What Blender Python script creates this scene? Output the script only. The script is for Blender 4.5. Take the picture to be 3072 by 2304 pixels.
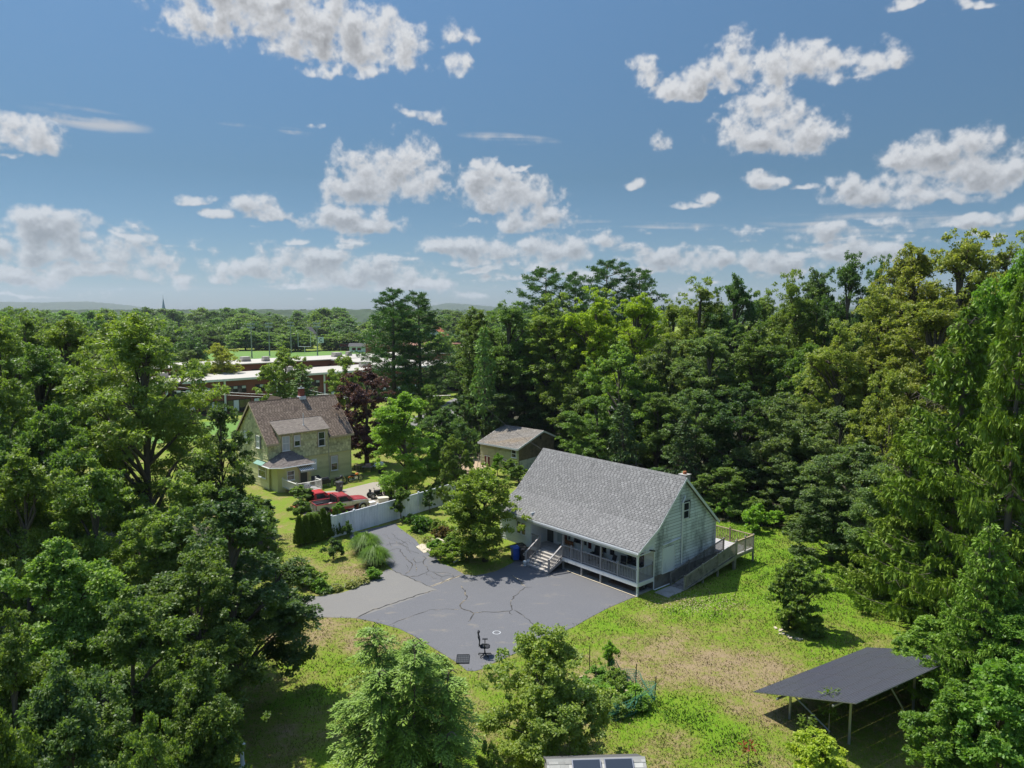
import bpy, math, random
import numpy as np
from math import radians, sin, cos, pi, atan2
from mathutils import Matrix, Vector

for o in list(bpy.data.objects):
    bpy.data.objects.remove(o)
S = bpy.context.scene
COL = S.collection
# ------------------------------------------------------------------ camera
cam_data = bpy.data.cameras.new('camera'); cam = bpy.data.objects.new('camera', cam_data); COL.objects.link(cam)
cam.location = (0, 0, 19.5); cam.rotation_euler = (radians(90) - .102, 0, 0)
cam_data.sensor_width = 36; cam_data.lens = 2186.35 / 3072 * 36
cam_data.clip_start = .5; cam_data.clip_end = 30000
S.camera = cam
# ------------------------------------------------------------------ light and exposure
SUN_AZ_VEC = Vector((-.418, .309, 1)).normalized()          # from the ground towards the sun
SUN_EL = math.asin(SUN_AZ_VEC.z); SUN_ROT = atan2(SUN_AZ_VEC.x, SUN_AZ_VEC.y)
sun_d = bpy.data.lights.new('sun', 'SUN'); sun_d.energy = SUN_E = 3.6; sun_d.angle = radians(.53); sun_d.color = (1, .955, .88)
sun = bpy.data.objects.new('sun', sun_d); COL.objects.link(sun)
sun.rotation_euler = SUN_AZ_VEC.to_track_quat('Z', 'Y').to_euler(); sun.location = (-30, 20, 80)
S.view_settings.view_transform = 'Standard'; S.view_settings.look = 'None'
S.view_settings.gamma = 1; S.view_settings.exposure = .98
S.view_settings.use_curve_mapping = False
S.cycles.max_bounces = 6; S.cycles.diffuse_bounces = 3; S.cycles.glossy_bounces = 2; S.cycles.transmission_bounces = 3; S.cycles.transparent_max_bounces = 6
S.cycles.caustics_reflective = False; S.cycles.caustics_refractive = False

# ---- clouds: a numeric field of cumulus over azimuth and elevation, general everywhere, with the day's own clouds in the north-east
def value_noise(h, w, cy, cx, rng):
    g = rng.random((cy + 3, cx + 3)).astype(np.float32)
    y = np.linspace(0, cy, h, endpoint=False); x = np.linspace(0, cx, w, endpoint=False)
    yi = y.astype(int); xi = x.astype(int); fy = (y - yi).astype(np.float32); fx = (x - xi).astype(np.float32)
    fy = fy * fy * (3 - 2 * fy); fx = fx * fx * (3 - 2 * fx)
    r0 = g[yi][:, xi] * (1 - fx) + g[yi][:, xi + 1] * fx
    r1 = g[yi + 1][:, xi] * (1 - fx) + g[yi + 1][:, xi + 1] * fx
    return r0 * (1 - fy)[:, None] + r1 * fy[:, None]
def fbm(h, w, cy, cx, octs, rng, gain=.55, billow=False):
    out = np.zeros((h, w), np.float32); a = 1.; tot = 0
    for i in range(octs):
        n = value_noise(h, w, max(1, int(cy)), max(1, int(cx)), rng)
        n = (1 - np.abs(2 * n - 1)) if billow else n
        out += a * n; tot += a; a *= gain; cy *= 2; cx *= 2
    return out / tot
def smooth(a, lo, hi):
    t = np.clip((a - lo) / (hi - lo), 0, 1); return t * t * (3 - 2 * t)
def cloud_image():
    A0, A1, E0, E1 = -60., 60., -2., 42.
    W, H = 2880, 1056
    rng = np.random.default_rng(5)
    az = np.linspace(A0, A1, W, dtype=np.float32)[None, :]; el = np.linspace(E0, E1, H, dtype=np.float32)[:, None]
    wx = (fbm(H, W, 15, 40, 4, rng) - .5) * 5.0; wy = (fbm(H, W, 22, 40, 4, rng) - .5) * 2.6
    fine = fbm(H, W, 44, 120, 5, rng, .62); puff = fbm(H, W, 30, 66, 5, rng, .55, True)
    X = az + wx * .55; Y = el + wy * .75
    dens = np.full((H, W), -1., np.float32); veil = np.zeros((H, W), np.float32)
    for (ca, ce, ra, re, t) in CLOUDS:
        if t == 2:
            st = fbm(H, W, 120, 14, 3, np.random.default_rng(int(ca * 10) + 900))
            d = 1 - ((az - ca) / ra) ** 2 - ((el - ce + (az - ca) * .06) / re) ** 2
            veil = np.maximum(veil, np.clip(d * 1.3, 0, 1) * smooth(st + (fine - .5) * .5, .30, .80) * .75)
            continue
        dy = (Y - ce + re * .15) / re
        dy = np.where(dy < 0, dy * 1.35, dy * .88)
        d = (1 - ((X - ca) / ra) ** 2 - dy ** 2)
        d = np.clip(d, -2.5, 1) * (.42 if t > .75 else .34) * (.8 + .2 * t) - (1 - t) * .12
        dens = np.maximum(dens, d)
    # further small clouds where the camera does not look, and low on the horizon
    gen = fbm(H, W, 10, 30, 5, rng) - .60
    out = smooth(np.abs(az), 37, 45); up = smooth(el, 26, 33)
    gen2 = gen * 2.2 * np.maximum(out, up) - 1.2 * (1 - np.maximum(out, up))
    dens = np.maximum(dens, gen2)
    low = (fbm(H, W, 60, 40, 5, rng) - .60) * 1.6 - .8 * smooth(np.abs(el - 3.2), 1.5, 4.5)
    dens = np.maximum(dens, low)
    f = dens + (fine - .5) * 1.05 + (puff - .5) * .34
    alpha = smooth(f, -.10, .38) ** 1.15
    thick = smooth(f, .08, .62)
    sh = 9
    lit = f - np.roll(np.roll(f, -sh, 0), sh, 1)            # denser towards the sun side or not
    relief = np.clip(lit * 1.5, -.5, .5)
    body = np.roll(thick, -14, 0)
    bright = 1.03 - .46 * body * thick + relief * .34 + (puff - .5) * .22 - .08 * (1 - alpha)
    hz = 1 - smooth(np.broadcast_to(el, (H, W)), 0, 16)
    bright = bright * (1 - .13 * hz)
    bright = np.clip(bright, .42, 1.12)
    a2 = np.clip(alpha * (.96 - .22 * hz) + veil * (1 - alpha), 0, 1)
    a2 *= smooth(el, -1., 2.)
    bright = np.where(veil > alpha, .9, bright)
    edge = smooth(60 - np.abs(az), 0, 4) * smooth(42 - el, 0, 4)
    px = np.ones((H, W, 4), np.float32); px[..., 0] = a2 * edge; px[..., 1] = np.clip(bright / 1.2, 0, 1); px[..., 2] = 0
    im = bpy.data.images.new('cloud_field', W, H, alpha=False, float_buffer=False, is_data=True)
    im.pixels.foreach_set(px.ravel()); im.update(); im.pack()
    return im, (A0, A1, E0, E1)
def build_world():
    w = bpy.data.worlds.new('World'); S.world = w; w.use_nodes = True
    nt = w.node_tree; N = nt.nodes; L = nt.links; N.clear()
    def nd(t, **k):
        n = N.new(t)
        for a, b in k.items(): setattr(n, a, b)
        return n
    def mth(op, a, b=None, c=None, clamp=False):
        n = nd('ShaderNodeMath', operation=op, use_clamp=clamp)
        for i, v in enumerate((a, b, c)):
            if v is None: continue
            if isinstance(v, (int, float)): n.inputs[i].default_value = v
            else: L.new(v, n.inputs[i])
        return n.outputs[0]
    out = nd('ShaderNodeOutputWorld'); bg = nd('ShaderNodeBackground'); L.new(bg.outputs[0], out.inputs[0])
    bg.inputs[1].default_value = SKY = .15
    sky = nd('ShaderNodeTexSky', sky_type='NISHITA'); sky.sun_disc = False
    sky.sun_elevation = SUN_EL; sky.sun_rotation = SUN_ROT; sky.air_density = 1.0; sky.dust_density = .35; sky.ozone_density = 2.2; sky.altitude = 60
    tc = nd('ShaderNodeTexCoord'); sp = nd('ShaderNodeSeparateXYZ'); L.new(tc.outputs['Generated'], sp.inputs[0])
    az = mth('MULTIPLY', mth('ARCTAN2', sp.outputs[0], sp.outputs[1]), 180 / pi)
    el = mth('MULTIPLY', mth('ARCSINE', sp.outputs[2]), 180 / pi)
    im, (A0, A1, E0, E1) = cloud_image()
    u = mth('DIVIDE', mth('SUBTRACT', az, A0), A1 - A0); v = mth('DIVIDE', mth('SUBTRACT', el, E0), E1 - E0)
    cb = nd('ShaderNodeCombineXYZ'); L.new(u, cb.inputs[0]); L.new(v, cb.inputs[1])
    tx = nd('ShaderNodeTexImage', image=im, extension='CLIP', interpolation='Cubic'); L.new(cb.outputs[0], tx.inputs[0])
    s2 = nd('ShaderNodeSeparateColor'); L.new(tx.outputs[0], s2.inputs[0])
    # the rest of the sky: the same kind of cloud from noise on a flat layer
    zc = mth('MAXIMUM', sp.outputs[2], .06)
    lay = nd('ShaderNodeCombineXYZ'); L.new(mth('DIVIDE', sp.outputs[0], zc), lay.inputs[0]); L.new(mth('DIVIDE', sp.outputs[1], zc), lay.inputs[1])
    nz = nd('ShaderNodeTexNoise'); nz.inputs['Scale'].default_value = 1.1; nz.inputs['Detail'].default_value = 6; L.new(lay.outputs[0], nz.inputs['Vector'])
    g = mth('MULTIPLY', mth('SUBTRACT', nz.outputs[0], .56), 8, clamp=True)
    inside = mth('MULTIPLY', mth('MULTIPLY', mth('GREATER_THAN', u, .03), mth('LESS_THAN', u, .97)), mth('LESS_THAN', v, .95))
    g = mth('MULTIPLY', mth('MULTIPLY', g, mth('SUBTRACT', 1., inside)), mth('GREATER_THAN', sp.outputs[2], .02))
    alpha = mth('MAXIMUM', s2.outputs[0], g)
    br = mth('ADD', mth('MULTIPLY', mth('MULTIPLY', s2.outputs[1], 1.2), inside), mth('MULTIPLY', mth('SUBTRACT', 1., inside), .8))
    tint = nd('ShaderNodeMix', data_type='RGBA', blend_type='MULTIPLY'); tint.inputs[0].default_value = 1; L.new(sky.outputs[0], tint.inputs[6]); 
    rp = nd('ShaderNodeValToRGB'); L.new(mth('DIVIDE', el, 90., clamp=True), rp.inputs[0]); e = rp.color_ramp.elements   # clear-air colour with height, the same all round
    e[0].position = 0; e[0].color = (0.144, 0.193, 0.274, 1); e[1].position = .62; e[1].color = (1, 1, 1, 1)
    for q, c in ((.05, (0.142, 0.193, 0.242, 1)), (.11, (0.144, 0.195, 0.217, 1)), (.30, (0.270, 0.344, 0.361, 1))): k = e.new(q); k.color = c
    L.new(rp.outputs[0], tint.inputs[7])
    cc = nd('ShaderNodeVectorMath', operation='SCALE'); cc.inputs[0].default_value = CLOUD_COL; L.new(br, cc.inputs['Scale'])
    mx = nd('ShaderNodeMix', data_type='RGBA'); L.new(alpha, mx.inputs[0]); L.new(tint.outputs[2], mx.inputs[6]); L.new(cc.outputs[0], mx.inputs[7])
    L.new(mx.outputs[2], bg.inputs[0])
SKY_TINT = (1, 1, 1, 1); CLOUD_COL = (2.12, 2.17, 2.24)
OLD_DRIVE = [(-17.66,47.75),(-14.37,48.0),(-13.15,48.06),(-11.88,48.6),(-10.98,49.47),(-10.41,50.84),(-9.8,52.28),(-9.43,53.29),(-8.94,53.04),(-7.34,51.31),(-5.76,49.69),(-5.2,49.2),(-7.25,47.14),(-9.92,44.49),(-11.48,44.6),(-12.93,44.6),(-14.27,44.82),(-16.62,44.82)]
UPPER_DRIVE = [(-8.94,53.04),(-9.75,54.61),(-10.33,57.43),(-11.34,58.64),(-12.8,59.9),(-13.76,60.55),(-14.01,61.15),(-14.05,61.89),(-12.39,63.65),(-10.68,65.13),(-10.28,64.02),(-8.3,60.55),(-7.69,58.95),(-7.92,58.39),(-7.09,56.9),(-6.5,57.28),(-5.56,54.61),(-4.55,53.68),(-3.54,52.16),(-4.45,51.31),(-5.76,49.69),(-7.34,51.31)]
LOT = [(-5.76,49.69),(-4.45,51.31),(-3.54,52.16),(-2.63,51.92),(-1.23,52.78),(0.03,54.61),(1.11,57.43),(4.08,57.97),(7.16,54.09),(9.21,50.97),(9.54,49.54),(8.53,47.92),(8.2,47.79),(6.39,46.16),(4.99,44.62),(3.87,43.26),(2.69,42.2),(1.42,41.12),(0.22,39.76),(-1.06,38.56),(-1.56,37.95),(-2.0,37.7),(-2.44,37.73),(-2.93,38.49),(-3.6,39.28),(-4.3,40.1),(-5.11,41.04),(-5.96,42.02),(-6.92,42.95),(-7.09,43.05),(-8.59,43.92),(-9.92,44.49),(-7.25,47.14),(-5.2,49.2)]
APRON_SAND = []
STONE_STEP = [(-7.93,58.49),(-7.09,56.9),(-6.55,57.28),(-6.8,58.64),(-7.53,59.26)]
DRIVE_YELLOW = [(-18.45,77.64),(-15.72,81.11),(-12.99,81.11),(-11.67,76.11),(-12.66,72.45),(-14.33,70.56),(-16.0,67.06),(-18.31,65.11),(-20.18,68.42),(-20.89,76.54)]
CRACKS = [(0.1,[(-9.95,44.63),(-9.19,45.47),(-8.28,46.53),(-7.3,47.44),(-6.36,48.38),(-5.23,49.14)]),(0.07,[(-8.94,53.04),(-7.87,51.92),(-6.74,50.72),(-5.81,49.81)]),(0.09,[(-5.81,49.76),(-5.15,50.49),(-4.45,51.31),(-3.7,51.99)]),(0.1,[(-3.67,50.03),(-3.35,49.25),(-3.04,47.75),(-3.21,47.14),(-3.46,46.63),(-3.29,45.95),(-2.79,45.57),(-2.54,45.28),(-2.61,44.45),(-2.77,43.83)]),(0.09,[(-2.5,45.28),(-1.54,45.43),(-0.21,45.57),(0.06,45.76),(-0.09,46.73),(-0.06,47.34),(0.44,48.6),(0.96,49.58),(1.39,49.74)]),(0.08,[(-0.21,45.57),(0.01,44.91)]),(0.09,[(0.06,45.76),(0.49,45.19),(1.01,44.18),(1.58,43.05),(2.27,42.05)]),(0.07,[(0.96,49.69),(0.63,50.61),(0.29,51.31),(0.03,52.04)]),(0.06,[(-3.4,45.85),(-4.31,45.85),(-5.32,45.76),(-5.81,45.28),(-6.29,44.82),(-6.98,44.27),(-7.62,43.56)]),(0.08,[(-10.0,57.33),(-9.44,58.02),(-9.09,57.74),(-8.91,57.0),(-8.45,55.92),(-8.02,54.97),(-7.68,54.21),(-7.68,53.4),(-7.9,52.14)]),(0.08,[(-7.89,52.06),(-7.5,51.68),(-6.91,51.83),(-6.43,52.45),(-6.26,52.92),(-6.45,53.56),(-6.76,54.21),(-6.93,54.88),(-6.83,55.57),(-6.98,56.27)]),(0.07,[(-6.93,54.88),(-7.44,54.55),(-7.68,55.05),(-7.67,55.83)]),(0.07,[(-7.44,54.55),(-7.43,54.05),(-7.2,53.4),(-7.11,52.6)]),(0.05,[(-8.02,54.97),(-7.83,55.31),(-7.63,55.57)]),(0.06,[(-6.26,52.92),(-5.76,52.45),(-5.24,51.68),(-4.71,51.98),(-4.24,51.68)]),(0.06,[(-6.43,52.45),(-5.93,51.98),(-5.76,51.38),(-5.45,51.3)]),(0.05,[(-5.24,51.68),(-5.08,51.23),(-4.88,50.79),(-4.53,51.16),(-4.24,51.68),(-4.39,52.14),(-4.75,52.45),(-5.43,52.52),(-5.91,52.76)]),(0.06,[(-4.82,50.76),(-4.42,51.16),(-4.13,51.6),(-3.76,51.91)]),(0.05,[(-10.49,58.78),(-10.15,59.37),(-9.48,59.47),(-9.13,58.88),(-8.7,58.49),(-8.38,57.55),(-7.84,57.18),(-7.41,56.63)]),(0.05,[(-10.4,60.07),(-9.96,60.11),(-9.68,59.57),(-9.34,58.98),(-9.19,59.67),(-8.84,59.87),(-8.35,59.07)]),(0.05,[(-10.47,62.05),(-10.05,61.1),(-9.63,60.48),(-9.06,59.67),(-8.54,58.69)]),(0.04,[(-10.36,59.87),(-10.04,58.69),(-9.82,58.11)]),(0.04,[(-9.6,59.87),(-8.74,58.3),(-8.36,57.36),(-8.04,56.81)]),(0.04,[(-9.41,55.57),(-9.09,54.88),(-9.01,54.21),(-9.1,53.72)]),(0.04,[(-8.17,54.21),(-7.91,53.56),(-7.8,53.08)]),(0.04,[(-11.33,61.73),(-10.9,61.52),(-10.47,60.48),(-9.92,60.68),(-9.47,60.27)]),(0.04,[(-9.37,60.48),(-8.92,60.48),(-8.27,59.47),(-7.96,58.49)])]
FENCE = [(-19.14,57.43),(-17.82,58.95),(-15.36,61.21),(-13.89,62.58),(-12.25,64.64)]
FENCE_R = [(-10.73,66.48),(-8.9,68.51),(-7.14,70.66),(-4.94,73.66)]
FENCE2 = [(-13.88,62.56),(-12.19,64.59),(-10.78,66.26),(-9.04,69.19),(-7.2,70.55)]
ARBOR = [(-17.62,58.79),(-17.21,59.26),(-16.88,59.74),(-16.4,59.84),(-16.07,60.55),(-15.64,60.88),(-15.25,61.48)]
ARBOR_H = [2.2,2.2,2.2,2.2,2.2,2.2,2.2]
PL = {'round_shrub': (-14.05,55.42),'grassA': (-11.8,57.43),'grassB': (-10.28,53.94),'grassdark': (-12.56,58.03),'boxA': (-10.13,51.43),'hostaA': (-10.72,50.26),'hostaB': (-11.32,49.47),'hostaC': (-12.26,48.81),'hostaD': (-12.82,48.38),'hedgeA': (-14.06,49.25),'hedgeB': (-14.6,48.81),'hedgeC': (-13.38,48.6),'fenceshrub': (-14.25,60.88),'lilac': (-10.08,66.29),'juniper': (-8.24,63.29),'hostaG': (-7.2,59.9),'spiraea': (-6.55,62.58),'azalea': (-6.0,61.21),'shrubR1': (-6.17,56.84),'shrubR2': (-5.61,55.15),'shrubR3': (-4.7,54.34),'shrubR4': (-3.88,54.61),'shrubR5': (-6.45,58.64),'treeF': (-1.94,55.15),'treeF2': (-3.15,54.88),'fencebush2': (-7.9,67.89),'iris': (-8.47,67.89),'blueheron': (-9.18,68.93),'truckbush': (-16.09,69.12),'truckweeds': (-19.5,68.77),'barnbush1': (-1.54,85.33),'barnbush2': (-0.28,84.78),'barnbush3': (0.45,82.62),'lawnshrub': (17.97,42.41),'lawnshrub2': (17.6,42.61)}
M = {'whitepost': (-11.62,29.41),'chair': (-1.54,39.33),'grateA': (-3.09,38.95),'grateB': (-3.06,39.51),'grateC': (-2.43,39.48),'grateD': (-2.46,38.45),'ring': (-0.93,42.4),'truckR': (-19.5,69.48),'truckF': (-15.0,70.93),'moto1': (-19.05,78.76),'moto2': (-18.24,80.63),'bin': (-19.32,78.08),'grill': (-21.53,80.63),'mower': (-14.39,74.04),'cooler': (-14.06,70.2),'barrel': (-14.87,69.83),'barrel2': (-15.36,69.83),'table': (-13.94,71.69),'table2': (-14.18,69.83),'brush': (-13.03,74.04),'junk1': (-18.76,85.7),'junk2': (-18.03,86.24),'junk3': (-16.27,84.64),'gpost1': (4.22,37.72),'gpost2': (7.1,34.81),'gtree': (5.24,37.19),'n0': (5.34,37.19),'n1': (6.47,35.99),'n2': (6.84,34.77),'n3': (5.73,33.4),'n4': (4.59,32.94),'b0': (3.27,36.21),'b1': (4.86,34.65),'c0': (5.2,34.86),'c1': (5.71,35.28),'stake': (5.63,34.44),'snag': (15.67,87.84),'ladder': (-3.83,88.83),'pole1': (-49.0,159.42),'redweed': (10.21,29.65),'sapling': (14.69,31.66),'sapling2': (13.82,31.49),'pipewhite1': (-4.48,54.47),'pipewhite2': (-3.85,55.56)}
FAR = {'wingA_front': [(-55.67,134.85),(-47.81,141.09),(-40.79,149.82)],'wingA_base': [(-52.77,142.3)],'wingA_back': [(-60.99,148.4),(-53.03,157.32),(-45.97,168.42),(-36.26,180.01)],'wingB_front': [(-65.9,173.7),(-60.94,179.47),(-51.09,188.66),(-40.19,190.69),(-23.12,188.66)],'wingB_back': [(-71.93,187.9),(-64.95,193.84),(-56.6,206.25),(-42.24,209.92),(-25.12,205.05)],'field1': (-126.26,325.3),'field2': (-106.97,279.49),'fieldr': (-72.3,334.53),'lp1': (-104.67,293.48),'lp2': (-102.22,306.82),'lp3': (-98.49,325.3),'lp4': (-81.95,306.82),'goal': (-92.52,337.48),'smallbL': (-73.0,337.79),'smallbR': (-64.47,334.53),'score': (-94.54,370.25),'hs1': (-221.98,591.63),'hs2': (-119.02,402.78),'bl': (-98.94,290.32),'polesch': (-41.58,164.73)}
TREES = [('bm',-50.8,76,19.3,7.3,'g1'),('bm',-39.2,64,18.9,7.8,'g2'),('bm',-33.6,62,18.9,6.8,'g2'),('bm',-39.5,56,18.7,6.8,'g2'),('bm',-32.5,50,17.2,7.4,'g1'),('wal',-25.4,50,18.8,11.9,'g2'),('bm',-31.2,44,15.8,7.4,'g1'),('bm',-26.9,42,13.8,7.1,'g1'),('bm',-24.3,60,11.6,5.8,'g3'),('bn',-24.6,36,12.2,6.6,'ol'),('bn',-21.7,37,11.4,6.5,'g2'),('bn',-17.6,38,10.7,6.2,'g2'),('bm',-17.7,47,7.2,4.6,'g1'),('bn',-13.5,34,10.6,7.7,'g3'),('bn',-13.4,30,9.1,6.0,'g1'),('bn',-18.1,28,10.2,6.1,'g2'),('bn',-13.4,24.5,9.5,5.4,'g1'),('bn',-15.9,22,9.9,4.4,'g1'),('bn',-9.9,22,8.3,3.7,'g1'),('bn',-12.3,19,9.7,4.4,'g3'),('bn',-9.4,18,8.8,2.8,'g1'),('bn',-11.9,16,10.0,2.9,'g1'),('hem',-3.8,25.0,8.1,7.4,'hm'),('bir',1.3,29.8,5.7,5.8,'ol2'),('bn',-0.7,24,4.5,1.5,'g1'),('bm',-5.0,104,19.9,7.9,'g1'),('bm',-0.4,100,20.3,9.6,'g1'),('bm',5.6,98,21.2,9.4,'g2'),('bm',-3.6,102,13.9,7.8,'g1'),('pin',4.9,108,25.6,8.2,'pn'),('pin',9.5,110,24.9,6.3,'pn'),('pin',14.0,108,26.7,8.6,'pn'),('pin',18.8,109,25.4,7.6,'pn'),('bm',10.7,94,21.9,9.0,'yg'),('bm',15.8,92,21.5,8.8,'yg'),('bm',21.6,98,20.6,5.6,'ol'),('bm',23.1,90,23.0,8.6,'g2'),('bm',26.8,88,23.7,6.7,'g3'),('bm',31.6,92,21.6,6.4,'ol'),('bm',32.0,84,23.5,7.5,'ol'),('bm',36.6,88,24.4,6.2,'g3'),('bm',37.5,82,25.4,6.3,'g3'),('bm',42.1,84,25.1,5.3,'g3'),('bm',40.4,74,26.2,8.5,'yt'),('bm',43.3,71,26.6,9.9,'yt'),('bm',46.4,69,26.0,8.3,'yt'),('bm',47.6,66,24.8,8.4,'yt'),('bm',34.3,68,21.3,8.2,'yt'),('bm',30.2,67,18.2,7.3,'yt'),('bm',35.8,62,20.6,9.1,'yt'),('bm',30.4,58,14.7,6.7,'yt'),('bm',40.5,62,22.2,7.9,'yt'),('bm',2.8,101,15.2,11.0,'g1'),('bm',8.4,94,14.9,9.6,'g1'),('bm',12.4,83,15.7,9.6,'g2'),('bm',17.7,83,16.0,8.0,'g4'),('bm',21.7,80,17.1,8.7,'g4'),('bm',26.5,79,17.9,8.6,'g1'),('bm',29.8,74,15.9,8.1,'g1'),('bm',-0.1,97,10.5,9.9,'g3'),('bm',-6.0,97,8.3,6.8,'g3'),('bm',6.8,97,8.6,9.3,'g3'),('bm',9.5,80,10.0,8.2,'g1'),('spr',13.7,84,14.6,4.8,'dk'),('bm',15.8,78,10.5,7.5,'g1'),('bm',19.2,75,11.3,8.2,'g4'),('bm',22.9,72,12.1,8.8,'g3'),('bm',26.0,68,11.6,8.8,'g4'),('bm',28.2,62,11.1,8.0,'g4'),('bm',6.3,70,6.4,4.1,'g1'),('spr',11.7,76,9.7,5.4,'dk'),('bm',24.5,71,5.5,8.3,'g4'),('bm',27.1,65,7.6,8.4,'g4'),('bm',26.5,55,9.2,7.5,'g4'),('bm',20.0,68,4.6,5.7,'g1'),('spr',17.4,72,8.9,5.1,'dk'),('bm',24.8,55,5.6,6.4,'g3'),('bm',26.6,50,8.8,5.9,'g4'),('bm',14.4,72,3.7,4.2,'g3'),('nsp',27.4,44,19.7,10.8,'sp'),('nsp',27.2,39,21.2,8.3,'sp'),('bn',36.0,52,23.0,8.0,'bg'),('bn',36.0,56,20.5,6.5,'bg'),('nsp',26.2,47,13.2,7.3,'sp'),('bn',21.6,36,3.9,4.1,'bg'),('bn',22.4,34,4.7,4.5,'bg'),('nsp',21.6,32,9.9,5.5,'sp'),('bn',22.9,31,6.9,4.9,'bg'),('bn',19.1,27,6.1,4.7,'bg'),('bn',17.4,27.5,4.7,3.5,'bg'),('bsh',11.5,25.5,3.8,3.3,'yb'),('bm',34.1,46,12.7,7.8,'g1'),('bm',38.1,52,6.7,8.8,'g3'),('bm',-37.0,118,13.3,8.7,'ol'),('spr',-32.3,112,10.1,7.9,'g5'),('bm',-25.6,112,12.4,6.8,'ol'),('bm',-18.2,90,12.4,8.5,'pu'),('bm',-60.3,150,12.5,9.1,'wi'),('bm',-63.5,142,11.7,8.1,'g4'),('pin2',-17.6,108,22.4,8.9,'pn'),('pin2',-14.2,111,22.0,8.5,'pn'),('spr',-3.7,96,17.3,5.5,'lp'),('bn',-11.1,75,10.7,8.3,'bg2'),('bm',-7.4,80,8.7,5.7,'g3'),('bm',-6.7,86,6.5,4.4,'g3'),('bm',-7.6,76,6.0,4.4,'g1'),('bm',-5.5,70,7.1,3.6,'g1'),('bm',-8.3,64,5.4,0.1,'g1'),('jap',-2.1,55,7.5,6.5,'bg3'),('bm',-15.8,100,2.8,5.1,'g3'),('bm',-11.3,100,9.2,5.1,'g1'),('bm',-23.9,46,7.4,4.8,'g1'),('bm',-52.2,200,-23.1,1.3,'g3')]
CLOUDS = [(-16.44,20.01,8.7,2.61,1),(-11.57,18.95,5.65,1.96,1),(-19.53,21.06,5.48,1.54,1),(-8.87,18.51,2.27,1.62,0.8),(-13.62,16.89,2.21,0.56,0.6),(-10.77,17.21,2.24,0.64,0.7),(-4.45,19.71,1.39,0.94,0.7),(-4.05,17.77,0.84,0.8,0.5),(-6.12,19.07,1.91,0.51,0.4),(-33.46,10.91,2.76,1.26,1),(-34.26,9.62,0.73,0.3,0.9),(-29.42,12.35,4.03,0.76,2),(-0.21,12.75,4.11,0.44,2),(-19.85,12.87,1.75,0.17,2),(-16.03,12.74,1.43,0.28,2),(13.83,6.14,14.92,0.28,2),(26.37,5.98,8.5,0.85,2),(-6.52,14.5,1.94,0.51,0.5),(-14.87,13.21,0.58,0.28,0.5),(-9.36,10.22,4.3,2.51,1),(-10.76,9.09,3.98,1.61,1),(-7.64,9.33,2.92,1.62,1),(-1.63,10.49,2.22,0.73,0.9),(-0.21,8.74,4.05,1.53,1),(1.58,7.02,3.85,0.95,1),(-2.35,9.41,1.84,1.09,1),(0.5,11.03,0.89,0.25,0.6),(-22.75,7.91,1.42,0.47,0.8),(-21.17,6.77,1.23,0.41,0.9),(-18.78,7.47,2.08,0.83,1),(-17.52,6.86,1.75,0.55,0.9),(-13.03,6.91,3.39,1.06,1),(-11.17,6.21,2.87,0.71,0.9),(-15.76,5.08,1.12,0.35,0.8),(-12.73,5.01,0.57,0.21,0.7),(-32.67,5.18,3.37,1.1,1),(-29.85,4.12,4.73,1.2,1),(-25.98,3.16,2.62,1.18,1),(-34.32,2.46,1.5,0.66,1),(-32.84,2.06,1.53,0.55,0.8),(-33.76,3.66,2.42,0.9,1),(-28.3,2.31,5.44,0.77,0.8),(-23.96,2.07,1.99,0.47,0.6),(-19.58,2.91,3.26,1.03,1),(-15.63,3.73,3.51,1.12,1),(-10.88,2.93,4.65,1.21,1),(-7.74,1.9,3.25,0.65,0.9),(-21.5,2.11,2.03,0.47,0.7),(-16.94,4.21,1.74,0.49,0.7),(-3.8,4.74,3.1,0.87,0.9),(-0.57,4.29,2.19,0.66,0.8),(3.37,4.74,3.65,1.09,1),(-2.01,2.98,2.19,0.44,0.8),(0.15,2.45,2.19,0.44,0.8),(6.57,5.24,1.82,0.51,0.6),(-3.44,3.86,2.19,0.51,0.7),(10.03,16.95,1.42,0.97,0.8),(14.57,15.92,3.29,1.27,1),(16.66,16.66,2.18,1.25,0.9),(21.19,16.53,3.7,1.42,1),(26.14,16.64,2.03,0.91,0.9),(16.44,18.29,1.83,1.04,0.6),(24.46,16.16,1.71,0.33,0.4),(19.81,12.48,4.19,1.57,1),(18.18,14.13,2.13,1.24,0.9),(22.27,12.43,2.06,1.21,1),(10.57,11.95,1.1,0.93,0.7),(9.04,9.37,0.95,0.5,0.8),(30.29,10.05,3.65,1.72,1),(32.92,8.78,3.07,1.37,1),(26.27,8.09,4.27,0.98,1),(29.09,7.5,2.87,0.76,1),(23.76,8.94,1.34,0.6,0.8),(18.51,9.19,1.47,0.62,0.8),(20.95,8.55,1.03,0.34,0.7),(13.29,7.64,1.43,0.42,0.8),(14.79,8.12,0.85,0.42,0.8),(34.3,6.15,1.5,0.54,0.9),(31.56,5.84,1.3,0.43,0.9),(22.71,5.13,2.52,0.87,1),(26.37,5.98,1.96,0.39,0.6),(11.84,3.79,3.57,1.07,1),(15.25,3.22,4.22,0.84,0.9),(19.19,3.15,3.09,0.69,0.8),(25.02,3.67,4.29,0.86,0.8),(10.48,2.76,3.22,0.72,0.8),(27.37,19.55,1.15,0.38,0.8),(31.32,18.94,1.3,0.25,0.8),(-3.43,6.66,1.1,0.29,0.5),(-27.86,5.44,0.64,0.19,0.6),(-26.16,5.46,0.46,0.2,0.6),(-33.41,1.0,1.82,0.15,0.6),(-15.04,0.98,0.7,0.18,0.6),(5.53,2.79,2.18,0.72,0.8),(2.66,3.51,2.19,0.58,0.7)]
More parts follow.
